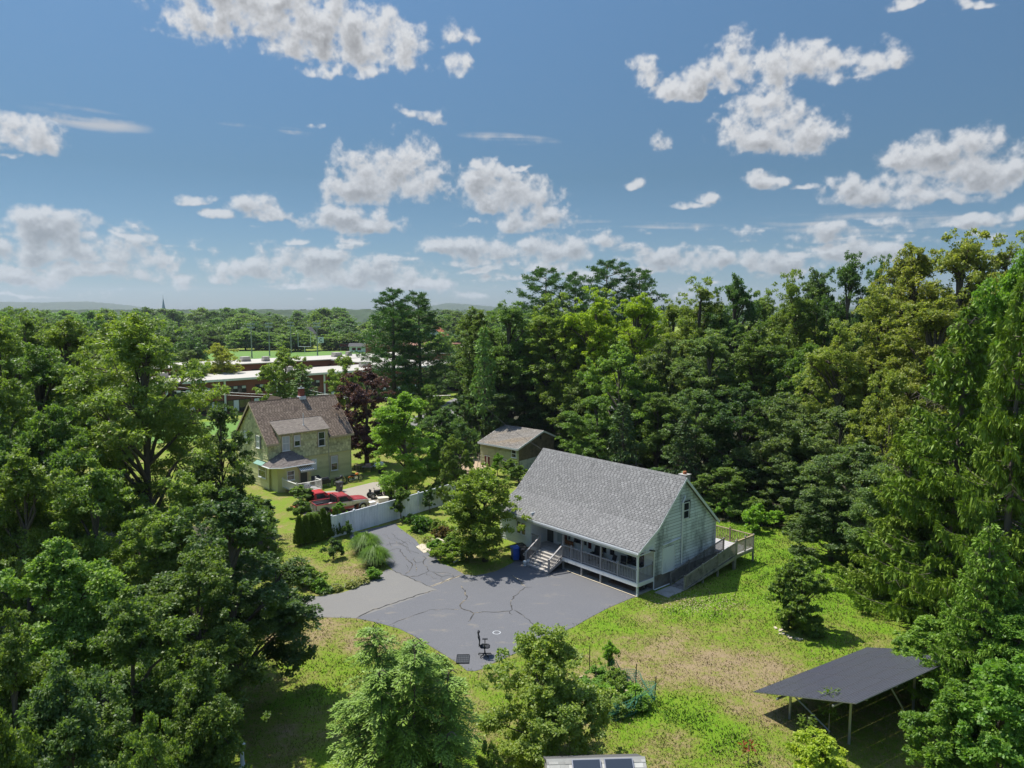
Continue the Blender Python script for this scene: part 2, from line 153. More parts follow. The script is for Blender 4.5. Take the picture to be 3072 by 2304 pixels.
LAWN_PATCHES = [(8.66,32.79,2.6,1),(7.6,34.0,1.8,1),(9.97,31.3,1.5,0.8),(23.46,47.9,5,0.85),(18.06,40.4,3,0.7),(27.71,53.23,5,0.7),(18.99,53.23,6,0.8),(12.23,47.11,3,0.5),(13.16,44.88,2.5,0.5),(6.73,43.51,1.6,0.7),(9.59,46.34,1.5,0.5),(3.91,40.98,1.5,0.5),(-9.06,37.18,2.2,0.7),(-11.3,40.98,1.2,0.3),(-10.6,34.0,2,0.5),(-6.59,38.73,1.5,0.3),(11.93,36.22,2.5,0.3),(24.71,69.86,8,0.9),(19.29,62.4,5,0.8),(-15.55,58.62,2,0.3),(8.23,38.2,3,-0.8),(10.66,38.73,3,-0.7),(5.48,36.7,2,-0.6),(12.73,37.18,3,-0.6),(15.09,38.2,2.5,-0.4),(-13.02,42.21,1.8,-0.9),(-11.5,42.85,1.5,-0.9),(-8.73,40.4,1.6,-0.8),(-12.18,53.72,2,-0.5),(-10.49,52.26,1.5,-0.6),(7.96,31.66,0.8,-1),(6.54,30.94,1.2,-0.8),(12.18,32.79,2,-0.7),(11.11,33.59,1.5,-0.5),(10.37,47.11,0.9,-1),(8.71,44.88,0.8,-0.9),(-7.88,41.59,1,-0.8),(-5.67,37.68,1.2,-0.5),(-12.0,32.79,3,-0.4)]
TREE_LABELS = {0: ('farthest of the tall green trees at the left edge of the skyline', None),
1: ('bright green treetop on the left skyline, left of the walnut crown', None),
2: ('bright green treetop directly behind the left side of the walnut crown', None),
3: ('green tree cut off by the left edge just below the skyline', None),
4: ("broad green tree left of the walnut's forked trunk", None),
5: ('large airy walnut with a dark forked trunk, tallest of the left trees', None),
6: ('green tree cut off by the left edge, halfway down the picture', None),
7: ("green tree under the walnut's left side", None),
8: ("dark green tree between the walnut and the yellow-green house's gable", None),
9: ('pale olive tree at the left edge, lower than the walnut', None),
10: ("light green maple in front of the walnut's trunk", None),
11: ("green maple right of the light green one, below the walnut's trunk", None),
12: ('small green tree left of the arborvitae row', None),
13: ('big dark maple whose right side overhangs the grey driveway', None),
14: ('green maple in front of the big dark maple', None),
15: ('light green maple in the middle of the lower left mass', None),
16: ("green maple low in the left mass, its crown just left of the dark maple's", None),
17: ('green tree cut off by the left edge in the lower third', None),
18: ('small green maple left of the white garden post', None),
19: ('dark green maple near the lower left corner', None),
20: ('green treetop at the bottom edge, left of the white garden post', None),
21: ('green treetop filling the bottom left corner', None),
22: ('dark feathery hemlock with several nodding tips at bottom centre', None),
23: ('dense small-leaved tree right of the hemlock, in front of the lot', None),
24: ('low green bush between the hemlock and the dense small-leaved tree', None),
25: ("green tree at the left end of the wood's skyline", None),
26: ("green tree on the wood's skyline, just left of the first pine", None),
27: ('bright green tree in front of the leftmost skyline pine', None),
28: ("green tree below the left end of the wood's skyline", None),
29: ('leftmost of the four flat-topped pines on the skyline', None),
30: ('second and smallest of the four flat-topped skyline pines', None),
31: ('third and tallest of the four flat-topped skyline pines', None),
32: ('rightmost of the four flat-topped pines on the skyline', None),
33: ('yellow-green tree in front of the tallest skyline pine', None),
34: ('yellow-green tree in front of the rightmost skyline pine', None),
35: ('thin olive tree in the skyline gap right of the pines', None),
36: ('rounded bright green tree, first full crown right of the pines', None),
37: ('dark green rounded tree, second crown right of the pines', None),
38: ('olive tree between the dark rounded crown and the open-topped dark tree', None),
39: ('olive-yellow tree left of the darker skyline pair', None),
40: ('dark green tree on the skyline, left of the open-topped one', None),
41: ('dark open-topped tree standing highest before the yellow-tan crowns', None),
42: ('dark green tree on the skyline between the open-topped tree and the yellow-tan crowns', None),
43: ('yellow-tan tree, leftmost of those on the right skyline', None),
44: ('yellow-tan tree, highest crown on the right skyline', None),
45: ('yellow-tan tree right of the highest skyline crown', None),
46: ('yellow-tan tree cut off by the right edge at the skyline', None),
47: ('yellow-tan tree below the dark open-topped skyline tree', None),
48: ('yellow-tan tree, leftmost and lowest of the yellow-tan group', None),
49: ('broad yellow-tan tree in the middle of the yellow-tan group', None),
50: ('lowest yellow-tan crown, touching the left spruce', None),
51: ('yellow-tan tree behind the top of the right spruce', None),
52: ('green tree in the second row, below the leftmost skyline pine', None),
53: ('green tree in the second row, below the tallest skyline pine', None),
54: ('bright green tree high above the ridge of the white house', None),
55: ('greyish green tree above the middle of the white house roof', None),
56: ('greyish green tree above the right part of the white house roof', None),
57: ('green tree above the white house chimney, in the second row', None),
58: ('green tree left of the lowest yellow-tan crowns', None),
59: ('dark tree behind the left end of the old barn', None),
60: ('dark tree between the big pines and the old barn', None),
61: ("dark tree behind the old barn's ridge", None),
62: ('green tree behind the right end of the old barn', None),
63: ('dark spruce in the shadow above the white house ridge', None),
64: ('green tree behind the middle of the white house ridge', None),
65: ('greyish green tree behind the right half of the white house ridge', None),
66: ('dark green tree behind the chimney of the white house', None),
67: ('greyish green tree right of the chimney, over the thicket', None),
68: ("greyish green tree behind the left spruce's left edge", None),
69: ('small green tree between the old barn and the white house roof', None),
70: ('dark spruce close behind the left half of the white house ridge', None),
71: ('low greyish green tree behind the thicket by the back deck', None),
72: ('greyish green tree at the wood edge, right of the thicket', None),
73: ('greyish green tree at the wood edge, left of the low spruce', None),
74: ('green tree close behind the right end of the white house roof', None),
75: ('dark spruce behind the middle of the white house roof', None),
76: ('dark low tree at the foot of the wood, beyond the right lawn', None),
77: ('greyish green tree whose foot is hidden by the low spruce', None),
78: ('dark low tree just behind the dead sapling', None),
79: ('tall drooping spruce, left of the two big ones at the right edge', None),
80: ('tall drooping spruce cut off by the right edge', None),
81: ('bright green leafy tree at the right edge beside the spruce tops', None),
82: ('bright green treetop between the two big spruces', None),
83: ('lower drooping spruce reaching out over the right lawn', None),
84: ('green leafy tree at the far right corner of the solar array', None),
85: ('green leafy tree behind the right end of the solar array', None),
86: ('drooping spruce rising behind the leafy trees by the solar array', None),
87: ("green leafy tree cut off by the right edge above the solar array's level", None),
88: ('large bright leafy tree in the lower right corner', None),
89: ("green leafy tree right of the solar array's front post", None),
90: ('yellow-green shrub at the bottom edge in front of the solar array', None),
91: ('green tree behind the spruces at the right edge', None),
92: ('dark tree low behind the spruces at the right edge', None),
93: ('olive round-headed tree in front of the school', None),
94: ("darker small-needled tree just left of the yellow-green house's chimney", None),
95: ('olive tree between the school and the purple-leafed tree', None),
96: ('purple-leafed maple beside the yellow-green house', None),
97: ('yellowish willow at the left end of the school', None),
98: ('pale green tree left of the willow', None),
99: ('left one of the big pine pair rising beside the school', None),
100: ('right one of the big pine pair rising beside the school', None),
101: ('light green conical tree right of the big pines', None),
102: ('round bright green tree between the yellow-green house and the barn', None),
103: ('dark tree behind the round bright green tree', None),
104: ('small dark tree left of the old barn', None),
105: ('green tree right of the round bright one, behind the white fence', None),
106: ("small green tree in front of the barn's left corner", None),
107: ('low green tree below the round bright tree, behind the fence', None),
108: ('bushy garden tree hiding the left corner of the white house', None),
109: ('low dark tree behind the purple-leafed maple', None),
110: ('green tree at the foot of the big pines', None),
111: ('green tree behind the light green maple in the left mass', None)}

build_world()

# ------------------------------------------------------------------ helpers
def tag(o, label=None, cat=None, group=None, kind=None):
    if label: o['label'] = label
    if cat: o['category'] = cat
    if group: o['group'] = group
    if kind: o['kind'] = kind
    return o
def empty(name, loc=(0, 0, 0), rz=0, label=None, cat=None, group=None):
    o = bpy.data.objects.new(name, None); COL.objects.link(o); o.location = loc; o.rotation_euler = (0, 0, rz)
    o.empty_display_size = .3
    return tag(o, label, cat, group)
def V(*a): return np.array(a, float)
class MB:
    def __init__(s): s.v = []; s.f = []; s.t = []; s.M = None; s.tone = .5
    def basis(s, o, u, v, w): s.M = (np.array(o, float), np.array([u, v, w], float)); return s
    def add(s, vs, fs, tone=None):
        b = len(s.v); vs = np.array(vs, float).reshape(-1, 3)
        if s.M is not None: vs = vs @ s.M[1] + s.M[0]
        s.v += vs.tolist(); s.f += [tuple(b + i for i in f) for f in fs]
        s.t += [s.tone if tone is None else tone] * len(fs); return s
    def box(s, x0, x1, y0, y1, z0, z1, tone=None):
        return s.add([(x0,y0,z0),(x1,y0,z0),(x1,y1,z0),(x0,y1,z0),(x0,y0,z1),(x1,y0,z1),(x1,y1,z1),(x0,y1,z1)],
                     [(0,3,2,1),(4,5,6,7),(0,1,5,4),(1,2,6,5),(2,3,7,6),(3,0,4,7)], tone)
    def hexa(s, b, t, tone=None):
        return s.add(list(b) + list(t), [(0,3,2,1),(4,5,6,7),(0,1,5,4),(1,2,6,5),(2,3,7,6),(3,0,4,7)], tone)
    def prism(s, pts, axis, a, b, tone=None):
        n = len(pts)
        def P(p, k):
            return {'x': (k, p[0], p[1]), 'y': (p[0], k, p[1]), 'z': (p[0], p[1], k)}[axis]
        return s.add([P(p, a) for p in pts] + [P(p, b) for p in pts],
                     [tuple(range(n))[::-1], tuple(range(n, 2 * n))] + [(i, (i + 1) % n, n + (i + 1) % n, n + i) for i in range(n)], tone)
    def tube(s, pts, r, n=6, tone=None, cap=True):
        pts = [np.array(p, float) for p in pts]; k = len(pts)
        rs = r if hasattr(r, '__len__') else [r] * k
        vs = []
        for i, p in enumerate(pts):
            d = pts[min(i + 1, k - 1)] - pts[max(i - 1, 0)]; d = d / (np.linalg.norm(d) + 1e-9)
            a = np.cross(d, (0, 0, 1.)) if abs(d[2]) < .95 else np.cross(d, (1., 0, 0)); a /= np.linalg.norm(a); b = np.cross(d, a)
            vs += [p + rs[i] * (cos(2 * pi * j / n) * a + sin(2 * pi * j / n) * b) for j in range(n)]
        fs = [(i * n + j, i * n + (j + 1) % n, (i + 1) * n + (j + 1) % n, (i + 1) * n + j) for i in range(k - 1) for j in range(n)]
        if cap: fs += [tuple(range(n))[::-1], tuple(range((k - 1) * n, k * n))]
        return s.add(vs, fs, tone)
    def bar(s, p, q, w, h=None, tone=None):
        p = np.array(p, float); q = np.array(q, float); h = h or w
        d = q - p; d /= np.linalg.norm(d); a = np.cross(d, (0, 0, 1.)) if abs(d[2]) < .97 else V(1, 0, 0)
        a /= np.linalg.norm(a); b = np.cross(a, d)
        c = [(-1, -1), (1, -1), (1, 1), (-1, 1)]
        return s.hexa([p + i * a * w / 2 + j * b * h / 2 for i, j in c], [q + i * a * w / 2 + j * b * h / 2 for i, j in c], tone)
    def lathe(s, prof, n=12, c=(0, 0, 0), tone=None):
        k = len(prof); vs = [(c[0] + r * cos(2 * pi * j / n), c[1] + r * sin(2 * pi * j / n), c[2] + z) for r, z in prof for j in range(n)]
        fs = [(i * n + j, i * n + (j + 1) % n, (i + 1) * n + (j + 1) % n, (i + 1) * n + j) for i in range(k - 1) for j in range(n)]
        fs += [tuple(range(n))[::-1], tuple(range((k - 1) * n, k * n))]
        return s.add(vs, fs, tone)
    def mesh(s, name, mat, smooth=False, tone=False):
        me = bpy.data.meshes.new(name); me.from_pydata(s.v, [], s.f)
        if mat: me.materials.append(mat)
        if smooth: me.polygons.foreach_set('use_smooth', [True] * len(s.f))
        if tone:
            at = me.attributes.new('tone', 'FLOAT', 'FACE'); at.data.foreach_set('value', s.t)
        me.update(); return me
    def build(s, name, mat, parent=None, loc=None, smooth=False, tone=False, **k):
        o = bpy.data.objects.new(name, s.mesh(name, mat, smooth, tone)); COL.objects.link(o)
        if parent: o.parent = parent
        if loc is not None: o.location = loc
        return tag(o, **k)
def inst(name, me, parent=None, loc=(0, 0, 0), rz=0, sc=1, **k):
    o = bpy.data.objects.new(name, me); COL.objects.link(o); o.location = loc; o.rotation_euler = (0, 0, rz)
    o.scale = (sc, sc, sc) if not hasattr(sc, '__len__') else sc
    if parent: o.parent = parent
    return tag(o, **k)
def copy_tree(o, parent=None):
    c = o.copy(); COL.objects.link(c); c.parent = parent
    for ch in list(o.children): copy_tree(ch, c)
    return c

# ------------------------------------------------------------------ materials
class NT:
    def __init__(s, m): s.nt = m.node_tree; s.N = s.nt.nodes; s.L = s.nt.links
    def nd(s, t, ins=None, **k):
        n = s.N.new(t)
        for a, b in k.items(): setattr(n, a, b)
        for a, b in (ins or {}).items():
            if hasattr(b, 'links') or isinstance(b, bpy.types.NodeSocket): s.L.new(b, n.inputs[a])
            else: n.inputs[a].default_value = b
        return n
    def noise(s, vec, scale, detail=4, rough=.55): return s.nd('ShaderNodeTexNoise', {'Vector': vec, 'Scale': scale, 'Detail': detail, 'Roughness': rough}).outputs[0]
    def ramp(s, fac, stops):
        n = s.nd('ShaderNodeValToRGB', {0: fac}); e = n.color_ramp.elements
        e[0].position, e[0].color = stops[0][0], (*stops[0][1], 1); e[1].position, e[1].color = stops[-1][0], (*stops[-1][1], 1)
        for p, c in stops[1:-1]: q = e.new(p); q.color = (*c, 1)
        return n.outputs[0]
    def mix(s, f, a, b, blend='MIX'):
        n = s.nd('ShaderNodeMix', data_type='RGBA', blend_type=blend)
        for i, v in ((0, f), (6, a), (7, b)):
            if isinstance(v, bpy.types.NodeSocket): s.L.new(v, n.inputs[i])
            else: n.inputs[i].default_value = v if i == 0 else (*v[:3], 1)
        return n.outputs[2]
    def m(s, op, a, b=0., clamp=False):
        n = s.nd('ShaderNodeMath', operation=op, use_clamp=clamp)
        for i, v in ((0, a), (1, b)):
            if isinstance(v, bpy.types.NodeSocket): s.L.new(v, n.inputs[i])
            else: n.inputs[i].default_value = v
        return n.outputs[0]
    def stretch(s, vec, sc):
        return s.nd('ShaderNodeVectorMath', {0: vec, 1: sc}, operation='MULTIPLY').outputs[0]
MATS = {}
def newmat(name):
    m = bpy.data.materials.new(name); m.use_nodes = True; m.node_tree.nodes.clear(); t = NT(m)
    out = t.nd('ShaderNodeOutputMaterial'); b = t.nd('ShaderNodeBsdfPrincipled'); t.L.new(b.outputs[0], out.inputs[0])
    geo = t.nd('ShaderNodeNewGeometry'); tc = t.nd('ShaderNodeTexCoord')
    MATS[name] = m
    return m, t, b, geo.outputs['Position'], tc.outputs['Object'], out
def mat(name, col, rough=.7, var=.15, scale=3., metal=0, spec=.3, dirt=None, dirt_scale=1.2, dirt_amt=.5, stretch=(1, 1, 1), tone=0., bump=0.):
    m, t, b, pos, obj, out = newmat(name)
    n = t.noise(t.stretch(pos, stretch), scale, 5)
    c = t.mix(n, [x * (1 - var * 1.6) for x in col], [min(1, x * (1 + var * 1.6)) for x in col])
    if dirt:
        d = t.noise(t.stretch(pos, stretch), dirt_scale, 6, .65)
        f = t.m('MULTIPLY', t.m('SUBTRACT', d, .62 - .22 * dirt_amt), 5., True)
        f = t.m('MULTIPLY', f, .85)
        c = t.mix(f, c, dirt)
    if tone:
        a = t.nd('ShaderNodeAttribute', attribute_name='tone').outputs['Fac']
        k = t.m('ADD', t.m('MULTIPLY', a, 2 * tone), 1 - tone)
        c = t.mix(1., c, t.nd('ShaderNodeCombineColor', {0: k, 1: k, 2: k}).outputs[0], 'MULTIPLY')
    t.L.new(c, b.inputs['Base Color']); b.inputs['Roughness'].default_value = rough; b.inputs['Metallic'].default_value = metal
    b.inputs['Specular IOR Level'].default_value = spec
    if bump:
        bn = t.nd('ShaderNodeBump', {'Height': t.noise(pos, scale * 6, 4), 'Strength': bump, 'Distance': .05}); t.L.new(bn.outputs[0], b.inputs['Normal'])
    return m
def foliage_mat(name, rough=.48, trans=.42, spec=.3):
    m, t, b, pos, obj, out = newmat(name)
    oi = t.nd('ShaderNodeObjectInfo'); a = t.nd('ShaderNodeAttribute', attribute_name='tone').outputs['Fac']
    base = oi.outputs['Color']
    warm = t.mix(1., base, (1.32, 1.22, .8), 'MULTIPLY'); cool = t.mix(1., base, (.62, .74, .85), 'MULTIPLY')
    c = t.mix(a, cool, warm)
    n = t.noise(pos, .35, 3)
    c = t.mix(t.m('MULTIPLY', t.m('SUBTRACT', n, .35), 1.6, True), c, t.mix(1., c, (1.18, 1.08, .8), 'MULTIPLY'))
    t.L.new(c, b.inputs['Base Color']); b.inputs['Roughness'].default_value = rough; b.inputs['Specular IOR Level'].default_value = spec
    tr = t.nd('ShaderNodeBsdfTranslucent', {0: t.mix(1., c, (1.45, 1.6, .6), 'MULTIPLY')})
    mx = t.nd('ShaderNodeMixShader', {0: trans, 1: b.outputs[0], 2: tr.outputs[0]}); t.L.new(mx.outputs[0], out.inputs[0])
    return m
LEAF = foliage_mat('leaf'); NEEDLE = foliage_mat('needle', .5, .15, .25)
BARK = mat('bark', (.11, .09, .07), .9, .3, 4, stretch=(1, 1, .2), bump=.5)
BARK_PALE = mat('pale_bark', (.30, .27, .23), .9, .25, 3, stretch=(1, 1, .2))
WHITE = mat('white_paint', (.72, .73, .72), .55, .05, 2, dirt=(.45, .45, .42), dirt_amt=.15)
WHITE_V = mat('white_vinyl', (.74, .77, .80), .45, .05, .8, dirt=(.42, .47, .5), dirt_amt=.4, dirt_scale=1., stretch=(1, 1, .35))
GLASS_D = mat('dark_window_glass', (.025, .03, .035), .06, .2, .6, spec=.9)
CURTAIN = mat('window_blind', (.45, .48, .5), .4, .1, 2, spec=.6)
DECK = mat('weathered_deck_wood', (.42, .40, .39), .8, .2, 3, tone=.25)
DECK_TAN = mat('tan_deck_wood', (.42, .33, .20), .8, .2, 3, tone=.3)
DECK_GR = mat('weathered_rail_wood', (.46, .43, .35), .8, .25, 3, dirt=(.09, .09, .06), dirt_amt=.5, dirt_scale=2.2, tone=.3)
DECK_DK = mat('dark_rail_wood', (.30, .28, .25), .8, .25, 3, dirt=(.06, .06, .05), dirt_amt=.6, dirt_scale=2.2, tone=.3)
SID = mat('mildewed_white_siding', (.70, .735, .74), .7, .06, 1.5, dirt=(.16, .18, .17), dirt_amt=.72, dirt_scale=.9, stretch=(1, 1, .42), tone=.12)
SID_BACK = mat('siding_shadow_gap', (.12, .13, .13), .9)
SID_CLEAN = mat('white_siding', (.78, .80, .80), .7, .05, 1.5, dirt=(.45, .47, .46), dirt_amt=.25, tone=.1)
SHING = mat('grey_roof_shingle', (.198, .196, .19), .95, .05, .8, tone=.5, spec=.1)
SHING_BR = mat('brown_roof_shingle', (.215, .165, .125), .95, .12, 1.2, tone=.65, spec=.1, dirt=(.16, .12, .095), dirt_amt=.3, dirt_scale=.6)
SHING_OLD = mat('old_barn_shingle', (.20, .185, .165), .95, .2, 1.5, tone=.5, spec=.1, dirt=(.25, .19, .12), dirt_amt=.45, dirt_scale=.4, stretch=(.3, 1, 1))
SHING_TN = mat('dormer_shingle', (.215, .185, .155), .95, .1, 1.5, tone=.4, spec=.15)
CONC = mat('concrete', (.33, .32, .29), .9, .15, 2, dirt=(.14, .13, .11), dirt_amt=.5)
YEL = mat('yellow_green_siding', (.60, .58, .30), .8, .06, 1.2, dirt=(.38, .38, .2), dirt_amt=.25, tone=.14)
YEL_S = mat('yellow_green_shingle', (.60, .585, .33), .85, .08, 1.5, dirt=(.34, .35, .22), dirt_amt=.25, dirt_scale=.5, tone=.5)
BARN_Y = mat('barn_yellow_siding', (.42, .43, .24), .8, .15, 1., dirt=(.18, .2, .12), dirt_amt=.4, tone=.2)
BARN_D = mat('barn_bare_wall', (.16, .13, .085), .9, .35, 2.5, dirt=(.07, .065, .05), dirt_amt=.6)
BARN_W = mat('barn_white_wall', (.50, .52, .48), .8, .12, 2, dirt=(.16, .19, .17), dirt_amt=.6, dirt_scale=1.6)
TRIM_TAN = mat('tan_trim', (.47, .38, .25), .7, .1, 2)
MAROON = mat('maroon_paint', (.11, .02, .025), .55, .1, 2)
RED = mat('faded_red_paint', (.30, .04, .045), .32, .12, 1.6, spec=.5, dirt=(.45, .17, .13), dirt_amt=.2, dirt_scale=2.5)
RED_B = mat('bright_red_paint', (.42, .03, .03), .35, .1, 2, spec=.5)
SILV = mat('champagne_paint', (.40, .37, .31), .35, .08, 2, metal=.35, spec=.5)
CHROME = mat('chrome', (.55, .55, .55), .25, .1, 3, metal=.9)
BLACK = mat('black_plastic', (.018, .019, .021), .5, .2, 4)
BLACK_M = mat('black_fabric', (.025, .026, .03), .85, .2, 4)
RUBBER = mat('rubber', (.02, .02, .02), .8, .2, 5)
BLUE = mat('blue_bin_plastic', (.03, .10, .42), .45, .1, 3)
GREYM = mat('galvanized_steel', (.42, .43, .42), .45, .12, 3, metal=.6)
RUST = mat('rust', (.35, .12, .05), .8, .3, 5)
BRICK = mat('school_brick', (.21, .075, .055), .85, .12, .6, dirt=(.16, .07, .06), dirt_amt=.4, dirt_scale=.1)
BRICK_R = mat('chimney_brick', (.28, .08, .05), .85, .15, 3)
ROOF_W = mat('pale_flat_roof', (.40, .375, .325), .9, .08, .1, dirt=(.36, .32, .27), dirt_amt=.35, dirt_scale=.06, stretch=(.4, 1, 1))
STONE = mat('flagstone', (.46, .40, .30), .9, .2, 2)
WOODP = mat('plank_wood', (.36, .28, .18), .85, .25, 3)
ORANGE = mat('orange_paint', (.65, .18, .02), .5, .1, 3)
CARDB = mat('cardboard', (.42, .33, .22), .9, .1, 3)
CREAM = mat('cream_plastic', (.58, .57, .45), .6, .1, 2)
NET = mat('green_netting', (.06, .22, .14), .6, .2, 4)
SOLAR_F = mat('solar_frame', (.30, .30, .31), .4, .1, 3, metal=.7)
FLOWER = mat('pink_flower', (.5, .12, .16), .6, .2, 3)
def solar_mat(cw, ch):
    m, t, b, pos, obj, out = newmat('solar_cells')
    sp = t.nd('ShaderNodeSeparateXYZ', {0: obj})
    def gridline(v, w, lw):
        fr = t.m('FRACT', t.m('DIVIDE', v, w)); d = t.m('ABSOLUTE', t.m('SUBTRACT', fr, .5)); return t.m('GREATER_THAN', d, .5 - lw / w / 2)
    ln = t.m('MAXIMUM', gridline(sp.outputs[0], cw, .020), gridline(sp.outputs[1], ch, .020))
    c = t.mix(ln, (.010, .011, .02), (.20, .205, .24)); t.L.new(c, b.inputs['Base Color'])
    b.inputs['Roughness'].default_value = .3; b.inputs['Specular IOR Level'].default_value = .12
    return m
def asphalt_mat(name, a, bcol, sand, scale=.35):
    m, t, b, pos, obj, out = newmat(name)
    n1 = t.noise(pos, scale, 5, .6); n2 = t.noise(pos, 14., 3, .7); n3 = t.noise(t.stretch(pos, (1, 2.2, 1)), .55, 7, .68)
    c = t.mix(n1, a, bcol); c = t.mix(.55, c, t.mix(n2, [x * .6 for x in a], [x * 1.5 for x in bcol]))
    f = t.m('MULTIPLY', t.m('SUBTRACT', n3, .57), 4.5, True); c = t.mix(t.m('MULTIPLY', f, .6), c, sand)
    sk = t.noise(t.stretch(pos, (.9, 3.2, 1)), 1.4, 5, .7); f2 = t.m('MULTIPLY', t.m('SUBTRACT', sk, .64), 6., True); c = t.mix(t.m('MULTIPLY', f2, .35), c, [x * 1.9 for x in bcol])
    t.L.new(c, b.inputs['Base Color']); b.inputs['Roughness'].default_value = .85; b.inputs['Specular IOR Level'].default_value = .25
    bn = t.nd('ShaderNodeBump', {'Height': n2, 'Strength': .25, 'Distance': .02}); t.L.new(bn.outputs[0], b.inputs['Normal'])
    return m
ASPH = asphalt_mat('sealed_asphalt', (.094, .096, .104), (.128, .129, .134), (.25, .215, .155))
ASPH_OLD = asphalt_mat('old_asphalt', (.135, .131, .124), (.178, .172, .158), (.23, .21, .165), .5)
DRIVE_Y = asphalt_mat('neighbour_drive', (.23, .20, .17), (.30, .27, .22), (.36, .31, .23), .5)
CRACK = mat('crack_filler', (.035, .034, .034), .8, .5, 4, dirt=(.36, .30, .2), dirt_amt=.45, dirt_scale=1.6)
def grass_mat(name, use_attr):
    m, t, b, pos, obj, out = newmat(name)
    n0 = t.noise(pos, .09, 4); n1 = t.noise(pos, .45, 5, .6); n2 = t.noise(pos, 2.6, 5, .7); n3 = t.noise(pos, 11., 4, .75)
    if use_attr: l = t.nd('ShaderNodeAttribute', attribute_name='lush').outputs['Fac']
    else: l = t.m('MULTIPLY', t.m('SUBTRACT', n0, .42), 1.5)
    s = t.m('ADD', t.m('MULTIPLY', t.m('SUBTRACT', n1, .5), 1.7), t.m('MULTIPLY', t.m('SUBTRACT', n2, .5), 1.5))
    s = t.m('ADD', s, t.m('MULTIPLY', t.m('SUBTRACT', n3, .5), 1.5))
    s = t.m('ADD', t.m('ADD', s, t.m('MULTIPLY', l, .40)), .57, True)
    c = t.ramp(s, [(0, (.30, .225, .13)), (.2, (.28, .225, .10)), (.4, (.215, .215, .055)), (.62, (.18, .23, .030)), (.85, (.16, .26, .016)), (1, (.13, .245, .012))])
    c = t.mix(t.m('MULTIPLY', t.m('SUBTRACT', .41, n3), 3.0, True), c, (.035, .05, .012))
    t.L.new(c, b.inputs['Base Color']); b.inputs['Roughness'].default_value = .9; b.inputs['Specular IOR Level'].default_value = .15
    bn = t.nd('ShaderNodeBump', {'Height': t.m('ADD', n3, n2), 'Strength': .9, 'Distance': .12}); t.L.new(bn.outputs[0], b.inputs['Normal'])
    return m
GRASS = grass_mat('lawn_grass', True); GRASS_FAR = grass_mat('far_grass', False)
FIELD = mat('sports_field_grass', (.10, .19, .03), .9, .12, .05, stretch=(1, .3, 1))
SOIL = mat('woodland_floor', (.055, .05, .03), .95, .4, 1.2, dirt=(.03, .05, .015), dirt_amt=.6)
HILL = mat('distant_wooded_hill', (.035, .06, .03), .95, .4, .02, dirt=(.05, .08, .03), dirt_amt=.5, dirt_scale=.05)

# ------------------------------------------------------------------ ground, lawn, paving
def sheet(name, pts, z, m, **k):
    mb = MB(); mb.add([(x, y, z) for x, y in pts], [tuple(range(len(pts)))]); o = mb.build(name, m, kind='structure', **k)
    import bmesh
    b = bmesh.new(); b.from_mesh(o.data); bmesh.ops.triangulate(b, faces=b.faces[:]); 
    for f in b.faces:
        if f.normal.z < 0: f.normal_flip()
    b.to_mesh(o.data); b.free(); return o
def grid_sheet(name, x0, x1, y0, y1, st, m, zf, attrs=None):
    xs = np.arange(x0, x1 + st / 2, st); ys = np.arange(y0, y1 + st / 2, st); X, Y = np.meshgrid(xs, ys); nx, ny = len(xs), len(ys)
    v = np.stack([X.ravel(), Y.ravel(), zf(X, Y).ravel()], 1)
    i = np.arange(nx * ny).reshape(ny, nx); q = np.stack([i[:-1, :-1], i[:-1, 1:], i[1:, 1:], i[1:, :-1]], -1).reshape(-1, 4)
    me = bpy.data.meshes.new(name); fast_mesh(me, v, q); me.materials.append(m)
    for k, fn in (attrs or {}).items():
        at = me.attributes.new(k, 'FLOAT', 'POINT'); at.data.foreach_set('value', fn(X, Y).ravel().astype(np.float32))
    me.polygons.foreach_set('use_smooth', np.ones(len(q), bool))
    o = bpy.data.objects.new(name, me); COL.objects.link(o); o['kind'] = 'structure'; return o
def fast_mesh(me, v, q):
    n = len(v); m, k = q.shape
    me.vertices.add(n); me.vertices.foreach_set('co', np.asarray(v, np.float32).ravel())
    me.loops.add(m * k); me.loops.foreach_set('vertex_index', np.asarray(q, np.int32).ravel())
    me.polygons.add(m); me.polygons.foreach_set('loop_start', np.arange(0, m * k, k, dtype=np.int32)); me.update(calc_edges=True)
def lush(X, Y):
    L = np.zeros_like(X)
    for (x, y, r, v) in LAWN_PATCHES: L += v * np.exp(-((X - x) ** 2 + (Y - y) ** 2) / (2 * (r * .75) ** 2))
    return np.clip(L, -1, 1.2)
def in_poly(x, y, poly):
    x = np.asarray(x); r = np.zeros(x.shape, bool); n = len(poly)
    for i in range(n):
        x1, y1 = poly[i]; x2, y2 = poly[(i + 1) % n]
        c = ((y1 > y) != (y2 > y)) & (x < (x2 - x1) * (y - y1) / (y2 - y1 + 1e-12) + x1); r ^= c
    return r
far = MB(); far.add([(-9000, -300, -.08), (9000, -300, -.08), (9000, 9000, -.08), (-9000, 9000, -.08)], [(0, 1, 2, 3)])
far.build('ground', GRASS_FAR, kind='structure')
lawn = grid_sheet('lawn', -60, 60, 8, 100, .5, GRASS, lambda X, Y: 0 * X, {'lush': lush})
wood_floor = [(17, 67), (24, 63.5), (29, 58.5), (33, 52), (70, 48), (70, 140), (-8, 140), (-9, 92), (-3, 92), (6, 84), (3, 76), (10, 70)]
sheet('woodland_soil', wood_floor, .004, SOIL)
sheet('woodland_soil', [(-70, 5), (-14, 5), (-12.5, 24), (-14.2, 33), (-18.5, 40), (-19, 58), (-22, 64), (-70, 66)], .004, SOIL)
sheet('old_driveway', OLD_DRIVE, .008, ASPH_OLD); sheet('asphalt_driveway', UPPER_DRIVE, .012, ASPH); sheet('asphalt_driveway', LOT, .016, ASPH)
